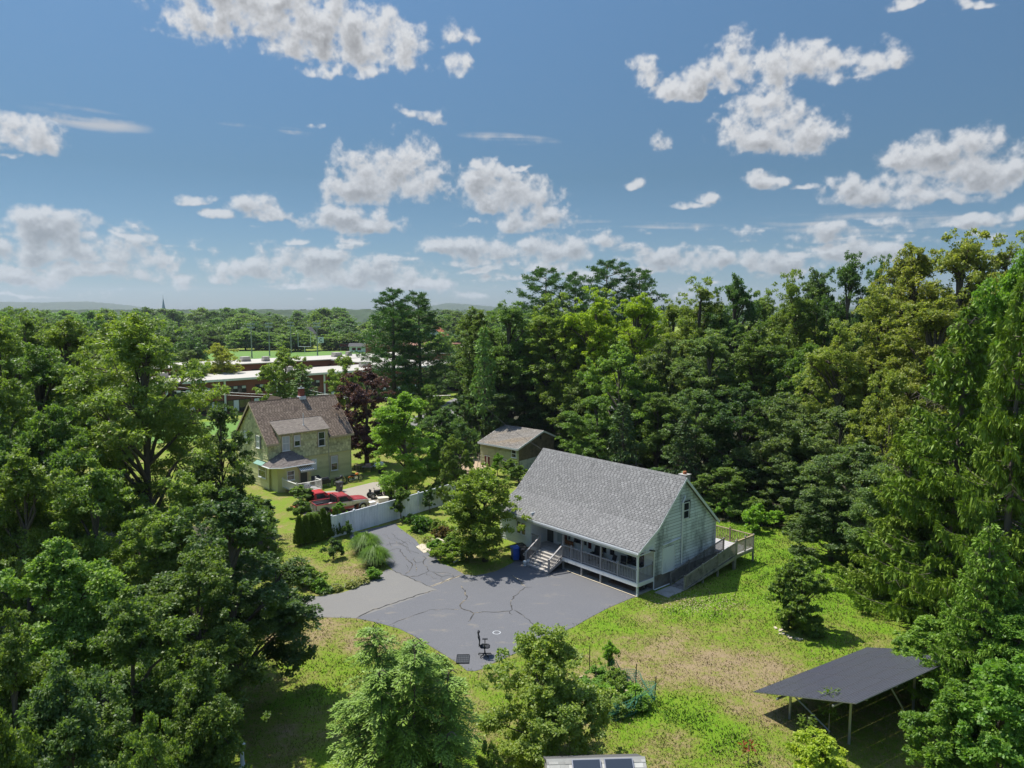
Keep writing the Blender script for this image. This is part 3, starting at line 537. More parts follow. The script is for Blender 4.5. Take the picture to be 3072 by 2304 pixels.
sheet('neighbour_driveway', DRIVE_YELLOW, .008, DRIVE_Y)
sheet('bare_yard_soil', [(-6, 84), (-1.5, 92), (-6, 97), (-12, 90)], .010, mat('bare_yard_soil', (.36, .27, .18), .95, .15, 1))
sheet('bare_yard_soil', [(-17, 66.2), (-11.2, 70.4), (-12.7, 72.5), (-16.5, 69.5)], .006, MATS['bare_yard_soil'])
rng = np.random.default_rng(3)
def crack_strip(w, pts):
    mb = MB(); P = []
    for a, b in zip(pts[:-1], pts[1:]):
        a = np.array(a); b = np.array(b); n = max(1, int(np.linalg.norm(b - a) / .3))
        for i in range(n): P.append(a + (b - a) * i / n)
    P.append(np.array(pts[-1]))
    P = [p + rng.normal(0, .05, 2) for p in P]; vs = []
    for i, p in enumerate(P):
        d = P[min(i + 1, len(P) - 1)] - P[max(i - 1, 0)]; d /= np.linalg.norm(d) + 1e-9; n = np.array([-d[1], d[0]])
        k = w * .5 * rng.uniform(.35, 1.25) * (1 if 0 < i < len(P) - 1 else .2)
        vs += [(*(p + n * k), .021), (*(p - n * k), .021)]
    mb.add(vs, [(2 * i, 2 * i + 1, 2 * i + 3, 2 * i + 2) for i in range(len(P) - 1)]); return mb
for w, pts in CRACKS: crack_strip(w, pts).build('asphalt_crack', CRACK, kind='structure')
SANDM = mat('sandy_seam', (.30, .26, .19), .95, .2, 5)
for i, w in ((2, .24), (7, .15)): crack_strip(w, CRACKS[i][1]).build('sand_seam', SANDM, kind='structure').location.z = -.002
sheet('stone_step', STONE_STEP, .03, STONE)
mb = MB()
for i in range(3): mb.box(-.9 + i * .05, .9 - i * .05, i * .5, 1.2, 0.0 + i * .12, .11 + i * .12)
mb.build('garden_step', STONE, loc=(-6.55, 58.3, .03), kind='structure').rotation_euler.z = -.8

# ------------------------------------------------------------------ shared building pieces
def shingles(o, u, v, w, U, Vl, clip=None, expo=.15, tab=.3, slot=.045, dark=.0, seed=1, lift=.02, vary=.12):
    """one joined layer of roof tabs: u along the eave, v up the slope, w outward"""
    r = np.random.default_rng(seed); mb = MB(); mb.basis(o, u, v, w)
    nr = int(Vl / expo + .999)
    for i in range(nr):
        v0 = i * expo; v1 = min(Vl, v0 + expo); x = -r.random() * tab
        while x < U:
            x1 = x + tab
            a, b = max(0, x), min(U, x1 - slot); c = min(U, x1)
            if b > a + .02:
                ok = clip is None or clip((a + b) / 2, (v0 + v1) / 2)
                if ok:
                    t = float(np.clip(.5 + r.normal(0, vary), .05, 1)); h = lift * r.uniform(.7, 1.2)
                    mb.add([(a, v0, h), (b, v0, h), (b, v1, h * .35), (a, v1, h * .35), (a, v0, 0), (b, v0, 0)], [(0, 1, 2, 3), (4, 5, 1, 0)], t)
            if c > b + .005 and b > 0 and (clip is None or clip((b + c) / 2, (v0 + v1) / 2)):
                mb.add([(b, v0, .002), (c, v0, .002), (c, v0 + expo * .55, .002), (b, v0 + expo * .55, .002)], [(0, 1, 2, 3)], dark)
                mb.add([(b, v0 + expo * .55, .002), (c, v0 + expo * .55, .002), (c, v1, .006), (b, v1, .006)], [(0, 1, 2, 3)], .4)
            x = x1
    return mb
def window(parent, o, u, n, w, h, fm=WHITE, gm=GLASS_D, casing=None, upper=None, sill=True, mull=False, name='window'):
    """double-hung window; o = centre of the opening's bottom on the wall plane, u along the wall, n outward"""
    u = np.array(u, float); n = np.array(n, float); z = V(0, 0, 1)
    mb = MB(); mb.basis(np.array(o) + 0 * n, u, n, z); f = .055
    ca = .10 if casing else 0
    mb.box(-w/2, -w/2 + f, -.01, .05, 0, h); mb.box(w/2 - f, w/2, -.01, .05, 0, h)
    mb.box(-w/2 + f, w/2 - f, -.01, .05, h - f, h); mb.box(-w/2 + f, w/2 - f, -.01, .05, 0, f); mb.box(-w/2 + f, w/2 - f, -.005, .045, h * .5 - .03, h * .5 + .03)
    if mull: mb.box(-.02, .02, -.004, .04, f, h * .5 - .03); mb.box(-.02, .02, -.004, .04, h * .5 + .03, h - f)
    win = mb.build(name, fm, parent)
    for k, (z0, z1) in enumerate(((f, h * .5 - .03), (h * .5 + .03, h - f))):
        g = MB(); g.basis(o, u, n, z); g.box(-w/2 + f, w/2 - f, .004 + .008 * k, .012 + .008 * k, z0, z1); g.build('pane', (upper or gm) if k else gm, win)
    if casing:
        c = MB(); c.basis(o, u, n, z)
        c.box(-w/2 - ca, -w/2 - .002, -.01, .035, -.03, h + ca); c.box(w/2 + .002, w/2 + ca, -.01, .035, -.03, h + ca); c.box(-w/2 - .002, w/2 + .002, -.01, .034, h + .002, h + ca)
        c.build('casing', casing, win)
    if sill:
        s = MB(); s.basis(o, u, n, z); s.box(-w/2 - .06, w/2 + .06, -.01, .10, -.07, -.003); s.build('sill', fm, win)
    return win
BAL = {}
def baluster(m, w=.035, h=.8):
    k = (m.name, w, h)
    if k not in BAL:
        b = MB(); b.box(-w/2, w/2, -w/2, w/2, 0, h); BAL[k] = b.mesh('baluster', m)
    return BAL[k]
def railing(parent, p, q, m, h=.95, post_at=(0, 1), step=.135, low=.12, toprail=(.12, .05), post=.1, name_post='post', capm=None, post_down=0., rm=None, bw=.035, cap=True):
    """rail between floor points p and q: top and bottom rail, a baluster object each, posts at the given fractions"""
    p = np.array(p, float); q = np.array(q, float); d = q - p; L = np.linalg.norm(d[:2]); e = d / L
    up = V(0, 0, 1); rm = rm or m
    r = MB(); r.bar(p + up * h, q + up * h, toprail[0], toprail[1]); r.build('top_rail', rm, parent)
    r = MB(); r.bar(p + up * low, q + up * low, .05, .06); r.build('bottom_rail', m, parent)
    n = max(1, int(L / step)); ang = atan2(d[1], d[0])
    me = baluster(m, bw, h - low - .03)
    for i in range(1, n):
        a = p + e * L * i / n + up * (low + .02); inst('baluster', me, parent, a, ang)
    for f in post_at:
        a = p + d * f; b = MB(); hh = h + .1
        b.box(-post/2, post/2, -post/2, post/2, -post_down, hh)
        po = b.build(name_post, m, parent, loc=a)
        if cap:
            c = MB(); c.box(-post*.65, post*.65, -post*.65, post*.65, hh, hh + .035); c.lathe([(.03, hh + .035), (.045, hh + .07), (.02, hh + .11)], 6); c.build('post_cap', m, po)
        po.rotation_euler.z = ang
def boards_poly(parent, name, m, o, u, n, zs, lo, hi, expo, seed=0, gap=.012, thick=.022):
    """horizontal siding courses as single boards; lo(z), hi(z) give where each course starts and ends"""
    r = np.random.default_rng(seed); z = zs[0]
    while z < zs[1] - .03:
        z1 = min(zs[1], z + expo - gap); a0, a1, b0, b1 = lo(z), lo(z1), hi(z), hi(z1)
        if b0 - a0 > .06:
            if b1 - a1 < .02: mid = (a1 + b1) / 2; a1, b1 = mid - .01, mid + .01
            mb = MB(); mb.basis(o, u, n, V(0, 0, 1)); t = thick * r.uniform(.8, 1.3)
            mb.hexa([(a0, 0, z), (b0, 0, z), (b0, t, z), (a0, t, z)], [(a1, 0, z1), (b1, 0, z1), (b1, t * .35, z1), (a1, t * .35, z1)], float(np.clip(.5 + r.normal(0, .25), 0, 1)))
            mb.build(name, m, parent, tone=True)
        z += expo

# ------------------------------------------------------------------ the white house
HX, HY, HR = 8.523, 47.957, -.846
def build_white_house():
    H = empty('white_house', (HX, HY, 0), HR, 'white house with long grey saltbox roof and mildewed gable beside the parking area', 'house')
    Lh = 14.38; yF, yW, yB = 0., 1.8, 9.3; prof = [(-.20, 3.06), (2.01, 4.34), (5.14, 7.40), (9.50, 3.42)]
    th = .14
    # foundation and slab under the porch
    f = MB(); f.box(-Lh + .05, -.06, yW + .04, yB - .05, 0, .97); f.build('foundation', mat('foundation_block', (.20, .19, .165), .9, .2, 2, dirt=(.14, .08, .04), dirt_amt=.7), H)
    f = MB(); f.box(-10.55, -.1, .1, yW + .03, 0, .06); f.build('porch_slab', CONC, H)
    # core walls (behind the boards)
    def wall_prof(x):  # gable outline
        return [(yW, .97), (yB, .97), (yB, 3.5), (5.14, 7.26), (2.01, 4.2), (yW, 4.09)]
    g = MB(); g.prism(wall_prof(0), 'x', -.04, -.001); g.build('gable_wall', SID_BACK, H)
    g = MB(); g.prism(wall_prof(0), 'x', -Lh + .02, -Lh + .06); g.build('gable_wall', SID_CLEAN, H)
    g = MB(); g.box(-Lh + .06, -.04, yB - .04, yB, .97, 3.55); g.build('back_wall', SID_CLEAN, H)
    g = MB(); g.box(-10.6, -.041, yW, yW + .05, .97, 4.0); g.build('porch_wall', SID_CLEAN, H)
    g = MB(); g.box(-Lh + .06, -10.6, yF, yF + .05, .75, 3.05); g.box(-10.65, -10.6, yF + .05, yW, .75, 3.6); g.build('bay_wall', SID_CLEAN, H)
    g = MB(); g.prism([(yF, .75), (yW, .75), (yW, 4.1), (yF, 3.1)], 'x', -Lh + .02, -Lh + .06); g.build('bay_wall', SID_CLEAN, H)
    # siding boards, gable facing right (normal +x)
    def lo(z): return yW if z < 4.08 else (2.01 + (z - 4.2) * (5.14 - 2.01) / (7.26 - 4.2) if z > 4.2 else yW + (z - 4.08) * 1.7)
    def hi(z): return yB if z < 3.5 else yB - (z - 3.5) * (yB - 5.14) / (7.26 - 3.5)
    # board basis: u = +y, n = +x
    boards_poly(H, 'siding_board', SID, (0, 0, 0), (0, 1, 0), (1, 0, 0), (.97, 7.2), lo, hi, .23, 3, .035)
    boards_poly(H, 'siding_board', SID_CLEAN, (0, 0, 0), (1, 0, 0), (0, -1, 0), (.78, 3.0), lambda z: -Lh + .06, lambda z: -10.6, .215, 4)
    boards_poly(H, 'siding_board', SID_CLEAN, (0, yW, 0), (1, 0, 0), (0, -1, 0), (.98, 3.8), lambda z: -10.6, lambda z: -.06, .28, 5, .006, .008)
    for bx_ in ((-10.68, -10.56, -.03, .03, .75, 3.0), (-.05, .03, yW - .05, yW - .002, .97, 3.9), (-.05, .03, yB + .002, yB + .05, .97, 3.45)): c = MB(); c.box(*bx_); c.build('corner_board', WHITE, H)
    # little siding triangle over the porch end
    g = MB(); g.prism([(0.0, 2.98), (yW - .06, 2.98), (yW - .06, 4.07), (0, 3.03)], 'x', -.05, .02); g.build('porch_gable', SID, H)
    boards_poly(H, 'siding_board', SID, (.02, 0, 0), (0, 1, 0), (1, 0, 0), (2.99, 4.0), lambda z: max(0.02, (z - 3.05) * 1.72), lambda z: yW - .06, .23, 9, .035)
    # roof
    prof_t = [(y, z + th) for y, z in prof]
    x0, x1 = -Lh - .2, .2
    r = MB()
    for (a, b) in zip(prof[:-1], prof[1:]):
        r.prism([a, b, (b[0], b[1] + th), (a[0], a[1] + th)], 'x', x0, x1)
    roof = r.build('roof', mat('roof_edge_grey', (.22, .22, .215), .9, .1, 2), H)
    def seg(a, b):
        d = V(0, b[0] - a[0], b[1] - a[1]); L = np.linalg.norm(d); return d / L, L
    mb = MB(); s = 1
    for a, b, flip in ((prof_t[0], prof_t[1], 0), (prof_t[1], prof_t[2], 0), (prof_t[3], prof_t[2], 1)):
        d, L = seg(a, b); u = V(1, 0, 0); w = np.cross(u, d); w = w if w[2] > 0 else -w
        m2 = shingles((x0, a[0], a[1] + .003), u, d, w, x1 - x0, L, seed=s, expo=.17, tab=.33, slot=.10, dark=.02, vary=.10); s += 1
        off = len(mb.v); mb.v += m2.v; mb.f += [tuple(i + off for i in q) for q in m2.f]; mb.t += m2.t
    mb.build('shingles', SHING, roof, tone=True, kind='stuff')
    k = MB(); pk = prof_t[2]
    for i in range(int((x1 - x0) / .3)):
        xx = x0 + i * .3; k.prism([(pk[0] - .16, pk[1] - .13), (pk[0], pk[1] + .035), (pk[0] + .16, pk[1] - .12), (pk[0], pk[1] + .02)], 'x', xx, xx + .285, .35 + .3 * (i * 7 % 5) / 5)
    k.build('ridge_cap', SHING, roof, tone=True)
    # rakes and gutter
    for nm, xx in (('rake_board', x1 + .002), ('rake_board', x0 - .03)):
        k = MB()
        for a, b in zip(prof[:-1], prof[1:]):
            k.prism([(a[0], a[1] - .12), (b[0], b[1] - .12), (b[0], b[1] + th - .02), (a[0], a[1] + th - .02)], 'x', xx, xx + .03)
        k.build(nm, WHITE, H)
    k = MB(); k.prism([(-.33, 3.16), (-.33, 3.03), (-.23, 3.0), (-.203, 3.0), (-.203, 3.16), (-.215, 3.16), (-.22, 3.03), (-.3, 3.06), (-.315, 3.16)], 'x', x0, x1); k.build('gutter', WHITE, H)
    k = MB(); k.box(x0, x1, 9.51, 9.62, 3.38, 3.5); k.build('gutter', WHITE, H)
    k = MB(); k.box(x0 + .3, x1 - .25, -.18, yW - .02, 2.93, 2.975); k.build('porch_ceiling', WHITE, H)
    k = MB(); k.box(-10.5, .1, -.06, .06, 2.76, 2.925); k.build('porch_beam', WHITE, H)
    # downspouts and vent pipe
    k = MB(); k.tube([(.12, -.26, 3.02), (.12, .1, 2.9), (.10, 1.62, 2.93), (.08, 1.7, 2.85), (.08, 1.7, .1), (.10, 1.8, .06), (.12, 4.0, .06)], .045, 5); k.build('downspout', WHITE, H)
    k = MB(); k.tube([(.06, 5.22, 6.15), (.10, 5.15, 6.02), (.10, 4.9, 5.7), (.10, 4.9, 1.15)], .06, 6); k.build('vent_pipe', WHITE, H)
    k = MB(); k.tube([(.07, 2.7, 3.02), (.07, 4.82, 3.13)], .045, 5); k.build('conduit', WHITE, H)
    k = MB(); k.lathe([(.05, 0), (.07, .03), (.07, .1), (.03, .13)], 8, (.1, .75, 2.98)); k.build('security_lamp', WHITE, H); k = MB(); k.bar((.05, 1.2, 3.02), (.32, 1.5, 2.96), .12, .07); k.build('lamp_bracket', BLACK, H)
    # gable window, garage panel
    window(H, (.024, 5.42, 4.42), (0, 1, 0), (1, 0, 0), .72, 1.22, WHITE, casing=BLACK, sill=False)
    d = MB(); d.box(.022, .05, 2.72, 4.05, 1.0, 2.78); pn = d.build('white_panel', WHITE_V, H)
    d = MB(); d.box(.022, .07, 2.64, 2.715, .96, 2.83); d.box(.022, .07, 4.055, 4.13, .96, 2.83); d.box(.022, .075, 2.716, 4.054, .93, .995); d.build('panel_trim', WHITE, pn)
    # bay window pair
    for cx in (-11.98, -11.42): window(H, (cx, -.022, 1.62), (1, 0, 0), (0, -1, 0), .52, 1.05, WHITE, GLASS_D)
    # porch wall: dark door, white storm door, shutters, windows
    def door(x, w, h, m, glass=None, nm='door'):
        d = MB(); d.box(x - w/2, x + w/2, yW - .05, yW - .01, 1.0, 1.0 + h); o = d.build(nm, m, H)
        fr = MB(); fr.box(x - w/2 - .08, x - w/2 - .002, yW - .06, yW - .005, 1.0, 1.08 + h); fr.box(x + w/2 + .002, x + w/2 + .08, yW - .06, yW - .005, 1.0, 1.08 + h); fr.box(x - w/2 - .002, x + w/2 + .002, yW - .06, yW - .005, 1.002 + h, 1.08 + h); fr.build('frame', WHITE, o)
        if glass:
            gl = MB(); gl.box(x - w/2 + .14, x + w/2 - .14, yW - .058, yW - .051, 1.0 + h * glass[0], 1.0 + h * glass[1]); gl.build('pane', glass[2], o)
        hd = MB(); hd.box(x + w/2 - .1, x + w/2 - .06, yW - .09, yW - .052, 1.85, 1.95); hd.build('handle', BLACK, o)
    door(-10.2, .72, 1.82, mat('olive_storm_door', (.09, .09, .075), .5, .1), (.62, .95, GLASS_D)); 
    door(-9.15, .80, 1.84, WHITE, (.12, .9, mat('door_glass', (.42, .47, .47), .2, .08, .5, spec=.8)))
    def shut(x, w=.3, z0=1.5, h=1.1):
        d = MB(); d.box(x - w/2, x + w/2, yW - .05, yW - .012, z0, z0 + h); o = d.build('shutter', MAROON, H)
        l = MB()
        for i in range(12): l.box(x - w/2 + .04, x + w/2 - .04, yW - .062, yW - .051, z0 + .06 + i * (h - .1) / 12, z0 + .06 + i * (h - .1) / 12 + .04)
        l.build('louvre', MAROON, o)
    shut(-8.52); window(H, (-8.1, yW - .012, 1.62), (1, 0, 0), (0, -1, 0), .38, .95, WHITE)
    window(H, (-7.18, yW - .012, 1.55), (1, 0, 0), (0, -1, 0), .98, 1.0, WHITE, sill=True)
    window(H, (-6.42, yW - .012, 1.58), (1, 0, 0), (0, -1, 0), .42, .98, WHITE); shut(-5.98)
    window(H, (-4.55, yW - .012, 1.5), (1, 0, 0), (0, -1, 0), .60, 1.05, WHITE); window(H, (-3.75, yW - .012, 1.5), (1, 0, 0), (0, -1, 0), .55, 1.05, WHITE)
    # picture window
    d = MB(); X0, X1, Z0, Z1 = -2.4, -.75, 1.25, 2.75
    for a, b in ((X0, X0 + .06), (X1 - .06, X1), (-1.38, -1.32)): d.box(a, b, yW - .06, yW - .01, Z0, Z1)
    d.box(X0 + .06, X1 - .06, yW - .058, yW - .012, Z0, Z0 + .06); d.box(X0 + .06, X1 - .06, yW - .058, yW - .012, Z1 - .06, Z1); pw = d.build('picture_window', WHITE, H)
    for a, b in ((X0 + .06, -1.38), (-1.32, X1 - .06)):
        g = MB(); g.box(a, b, yW - .04, yW - .032, Z0 + .06, Z1 - .06); g.build('pane', GLASS_D, pw)
    # porch deck
    dk = MB(); n = 12
    for i in range(n):
        y = -.05 + i * (yW + .03) / n; b = MB(); b.box(-10.58, .04, y, y + (yW + .03) / n - .012, .955, .985, .3 + .4 * (i * 5 % 7) / 7); b.build('deck_plank', DECK, H, tone=True)
    b = MB(); b.box(-10.6, .06, -.10, -.055, .70, .975); b.build('rim_joist', WHITE, H)
    b = MB(); b.box(.06, .10, -.10, yW - .06, .70, .975); b.build('rim_joist', WHITE, H)
    for x in (-.0, -3.3, -5.15, -7.05):
        b = MB(); b.box(x - .06, x + .06, -.05, .07, .02, .70); b.build('pier', GREYM if x else WHITE, H)
        b = MB(); b.box(x - .06, x + .06, -.05, .07, .99, 2.76); b.build('porch_post', WHITE if x == 0 else DECK, H)
    fl = .985
    segs = [(0, -1.7), (-1.7, -3.3), (-3.3, -5.15), (-5.15, -6.2), (-6.2, -7.05)]
    for i, (a, b) in enumerate(segs):
        railing(H, (b, 0, fl), (a, 0, fl), DECK, .92, post_at=(0,) if i in (0, 3) else (), step=.135)
    railing(H, (.0, .08, fl), (.0, yW - .1, fl), DECK, .92, post_at=(1,), step=.135)
    railing(H, (-10.55, .02, fl), (-9.62, .02, fl), DECK, .95, post_at=(1,), step=.12)
    # stairs
    nst = 6; xs0, xs1 = -9.55, -7.1; run = 1.45
    for i in range(nst):
        z = .985 - (i + 1) * .985 / (nst + 0) + .0; y = -.06 - i * run / nst
        if z < .02: z = .03
        b = MB(); b.box(xs0, xs1, y - run / nst - .02, y - .0, z + .10, z + .135); b.build('stair_tread', DECK_L, H)
        b = MB(); b.box(xs0 + .03, xs1 - .03, y - .022, y - .004, z + .14, z + .25); b.build('stair_riser', DECK, H)
    b = MB(); b.box(xs0 - .04, xs1 + .04, -.06 - run - .1, -.06 - run, .02, .17); b.build('stair_base', DECK, H)
    for x in (xs0 - .03, xs1 + .03):
        b = MB(); b.prism([(-.06, .95), (-.06, .6), (-.06 - run, .02), (-.06 - run, .16)], 'x', x - .02, x + .02); b.build('stringer', DECK, H)
        railing(H, (x, -.06 - run, .1), (x, -.02, 1.02), DECK, .92, post_at=(0, 1), step=.12, cap=False)
    # back deck and ramp
    zd = 1.1
    n = 14
    for i in range(n):
        x = -2.6 + i * 4.1 / n; b = MB(); b.box(x, x + 4.1 / n - .015, 9.4, 12.3, zd - .03, zd, .3 + .5 * (i * 3 % 5) / 5); b.build('deck_plank', mat('grey_deck', (.36, .35, .34), .8, .12, 2) if 'grey_deck' not in MATS else MATS['grey_deck'], H)
    b = MB(); b.box(-8.0, -2.62, 9.4, 12.3, zd - .03, zd); b.build('deck_floor', MATS['grey_deck'], H)
    b = MB(); b.box(-8, 1.5, 12.31, 12.35, zd - .25, zd - .02); b.box(1.51, 1.55, 9.9, 12.31, zd - .25, zd - .02); b.build('rim_joist', DECK_GR, H)
    railing(H, (1.5, 12.28, zd), (-2.6, 12.28, zd), DECK_TAN, 1.02, post_at=(.5, 1), step=.15, rm=DECK_TAN, bw=.04)
    railing(H, (-2.6, 12.28, zd), (-7.8, 12.28, zd), DECK_TAN, 1.02, post_at=(.5, 1), step=.3)
    railing(H, (1.5, 9.9, zd), (1.5, 12.28, zd), DECK_GR, 1.02, post_at=(0, .5), step=.12, rm=DECK_TAN, bw=.04)
    for (x, y) in ((1.5, 12.28), (1.5, 9.75)):
        b = MB(); b.box(x - .06, x + .06, y - .06, y + .06, 0, zd + 1.1); b.build('deck_post', DECK_GR, H)
    r0, r1 = 3.35, 9.9
    nb = 34
    for i in range(nb):
        t0 = i / nb; t1 = (i + .94) / nb; y0 = r0 + (r1 - r0) * t0; y1 = r0 + (r1 - r0) * t1; za = .05 + (zd - .07) * t0; zb = .05 + (zd - .07) * t1
        b = MB(); b.hexa([(.35, y0, za - .03), (1.45, y0, za - .03), (1.45, y1, zb - .03), (.35, y1, zb - .03)], [(.35, y0, za), (1.45, y0, za), (1.45, y1, zb), (.35, y1, zb)]); b.build('ramp_plank', DECK_DK, H)
    b = MB(); b.prism([(r0, 0.02), (r1, zd - .32), (r1, zd - .06), (r0, .08)], 'x', 1.5, 1.54); b.build('ramp_stringer', DECK_GR, H)
    railing(H, (1.48, r0, .03), (1.48, r1, zd), DECK_GR, .95, post_at=(0, .33, .62), step=.125, bw=.05, cap=False, toprail=(.05, .09))
    railing(H, (.32, r0, .03), (.32, r1 + .1, zd), DECK_DK, .92, post_at=(0, .33, .62, 1), step=.135, cap=False, toprail=(.05, .09))
    for y in (5.55, 7.45, 9.6):
        b = MB(); t = (y - r0) / (r1 - r0); b.box(1.42, 1.54, y - .06, y + .06, 0, .05 + t * zd - .1); b.build('ramp_post', DECK_GR, H)
    # chimney at the back
    c = MB(); c.box(-1.15, -.55, 6.1, 6.7, 5.8, 7.35); ch = c.build('chimney', mat('grey_chimney', (.32, .29, .26), .9, .15, 4), H)
    c = MB(); c.box(-1.2, -.5, 6.05, 6.75, 7.352, 7.42); c.build('chimney_cap', CONC, ch); c = MB(); c.lathe([(.13, 7.42), (.15, 7.5), (.12, 7.62)], 10, (-.85, 6.4, 0)); c.build('flue', RUST, ch)
    # landing rail at the far left end
    railing(H, (-14.6, 3.6, .8), (-14.6, 6.2, 1.6), DECK, 1.0, post_at=(0, 1), step=.2)
    b = MB(); b.box(-15.6, -14.45, 5.0, 9.0, 1.3, 1.45); b.build('side_landing', DECK, H)
    return H
DECK_L = mat('pale_stair_tread', (.40, .37, .33), .8, .15, 3)
HOUSE = build_white_house()
HM = Matrix.Translation((HX, HY, 0)) @ Matrix.Rotation(HR, 4, 'Z')
def hw(x, y, z=0): p = HM @ Vector((x, y, z)); return (p.x, p.y, p.z)
s = sheet('ramp_path', [hw(.3, 1.5)[:2], hw(1.5, 1.45)[:2], hw(1.5, 3.7)[:2], hw(.3, 3.9)[:2]], .02, CONC)
s = sheet('timber_edging', [hw(-6.6, -.12)[:2], hw(.05, -.12)[:2], hw(.05, .04)[:2], hw(-6.6, .06)[:2]], .05, STONE)

# ------------------------------------------------------------------ the yellow-green house
def build_yellow_house():
    H = empty('yellow_green_house', (-18.924, 84.494, 0), .764, 'two-storey yellow-green house with brown shingled roof and dormer, beside the red trucks', 'house')
    L, W, ze, zR, zb = 10.235, 7.8, 4.93, 9.15, 3.16; oh, og = .32, .24; ym = W / 2
    slope = (zR - ze) / (ym + oh)
    zw = ze + oh * slope                       # roof height over the wall line
    w = MB(); w.prism([(0, 0), (W, 0), (W, zw), (ym, zR - .05), (0, zw)], 'x', -L + .05, -L + .0501 + .03); w.prism([(0, 0), (W, 0), (W, zw), (ym, zR - .05), (0, zw)], 'x', -.08, -.05)
    w.box(-L + .09, -.09, .05, .08, 0, zw); w.box(-L + .09, -.09, W - .08, W - .05, 0, zw); w.build('wall', YEL, H)
    # lower boards
    boards_poly(H, 'siding_board', YEL, (0, .05, 0), (1, 0, 0), (0, -1, 0), (.15, zb - .1), lambda z: -L, lambda z: 0, .30, 11, .01, .02)
    boards_poly(H, 'siding_board', YEL, (-L + .05, 0, 0), (0, 1, 0), (-1, 0, 0), (.15, zb - .1), lambda z: 0.05, lambda z: W, .30, 12, .01, .02)
    b = MB(); b.box(-L - .06, .04, -.06, .03, zb - .11, zb - .02); b.box(-L - .06, -L + .03, .031, W, zb - .11, zb - .02); b.build('belt_course', YEL, H)
    for xq in (-L, -.09): b = MB(); b.box(xq, xq + .085, -.035, .02, 0.1, zb - .112); b.build('corner_board', YEL, H)
    # upper shingle walls
    def wallsh(o, u, n, U, z0, z1, clip, seed):
        return shingles(o, u, (0, 0, 1), n, U, z1 - z0, clip, expo=.24, tab=.36, slot=.05, dark=.0, seed=seed, lift=.045)
    def jitter(mb, seed):
        r = np.random.default_rng(seed); mb.t = [t if t in (0., .4) else (.18 if r.random() < .16 else t) for t in mb.t]; return mb
    front = wallsh((-L, .03, zb), (1, 0, 0), (0, -1, 0), L, zb, ze + .2, None, 21)
    d0, d1 = -9.0, -3.02
    jitter(front, 1).build('wall_shingles', YEL_S, H, tone=True, kind='stuff')
    cl = lambda a, z: zb + z < zw + (min(a, W - a)) * slope - .1
    jitter(wallsh((-L + .03, 0, zb), (0, 1, 0), (-1, 0, 0), W, zb, zR, cl, 22), 2).build('wall_shingles', YEL_S, H, tone=True, kind='stuff')
    # main roof
    th = .14; x0, x1 = -L - og, og
    r = MB(); A = (-oh, ze); B = (ym, zR); C = (W + oh, ze)
    Mi = (1.85, ze + (1.85 + oh) * slope)
    for xa_, xb_, P_ in ((x0, d0 - .1, A), (d0 - .1, d1 + .1, Mi), (d1 + .1, x1, A)): r.prism([P_, B, (B[0], B[1] + th), (P_[0], P_[1] + th)], 'x', xa_, xb_)
    r.prism([B, C, (C[0], C[1] + th), (B[0], B[1] + th)], 'x', x0, x1)
    roof = r.build('roof', SHING_BR, H)
    Ls = math.hypot(ym + oh, zR - ze); dv = V(0, (ym + oh) / Ls, (zR - ze) / Ls)
    dz = lambda a: d0 - .1 - x0 < a < d1 + .1 - x0
    clipm = lambda a, s: not (dz(a) and s * dv[1] - oh < 1.9)
    sh = shingles((x0, -oh, ze + th + .003), (1, 0, 0), dv, (0, -dv[2], dv[1]), x1 - x0, Ls, clipm, expo=.17, tab=.34, slot=.09, dark=.05, seed=31)
    sh.build('shingles', SHING_BR, roof, tone=True, kind='stuff')
    k = MB(); k.prism([(ym - .15, zR + th - .13), (ym, zR + th + .04), (ym + .15, zR + th - .13)], 'x', x0, x1); k.build('ridge_cap', SHING_BR, roof)
    for xx in (x0 - .03, x1):
        k = MB()
        for P, Q in ((A, B), (C, B)): k.prism([(P[0], P[1] - .14), (Q[0], Q[1] - .14), (Q[0], Q[1] + th), (P[0], P[1] + th)], 'x', xx, xx + .028)
        k.build('rake_board', TRIM_TAN, H)
    k = MB(); k.box(x0, d0 - .12, -oh - .03, -oh - .002, ze - .1, ze + th); k.box(d1 + .12, x1, -oh - .03, -oh - .002, ze - .1, ze + th); k.build('fascia', TRIM_TAN, H)
    # rear wing with its own ridge
    r = MB(); r.prism([(-8.6, ze + 1.5), (-6.4, zR + .30), (-4.2, ze + 1.5), (-4.4, ze + 1.4), (-6.4, zR + .15), (-8.4, ze + 1.4)], 'y', ym + .4, ym + 3.2); r.build('rear_roof', SHING_BR, H)
    r = MB(); r.prism([(-8.2, ze), (-4.6, ze), (-4.6, ze + 1.6), (-6.4, zR), (-8.2, ze + 1.6)], 'y', ym + .6, ym + 3.0); r.build('rear_wall', YEL, H)
    # dormer
    zt, yt, zd = 7.16, 1.95, 5.90; yo = -.30
    d = MB(); d.prism([(-.02, ze - .2), (-.02, zd + .1), (1.9, 7.05), (1.9, 6.6)], 'x', d0, d0 + .05); d.prism([(-.02, ze - .2), (-.02, zd + .1), (1.9, 7.05), (1.9, 6.6)], 'x', d1 - .05, d1)
    d.box(d0 + .05, d1 - .05, -.015, .02, ze - .1, zd + .12); dm = d.build('dormer', YEL, H)
    jitter(shingles((d0, -.018, ze + .1), (1, 0, 0), (0, 0, 1), (0, -1, 0), d1 - d0, zd - ze - .02, None, expo=.24, tab=.36, slot=.05, dark=0., seed=41, lift=.03), 3).build('wall_shingles', YEL_S, dm, tone=True, kind='stuff')
    Ld = math.hypot(yt - yo, zt - zd); du = V(0, (yt - yo) / Ld, (zt - zd) / Ld)
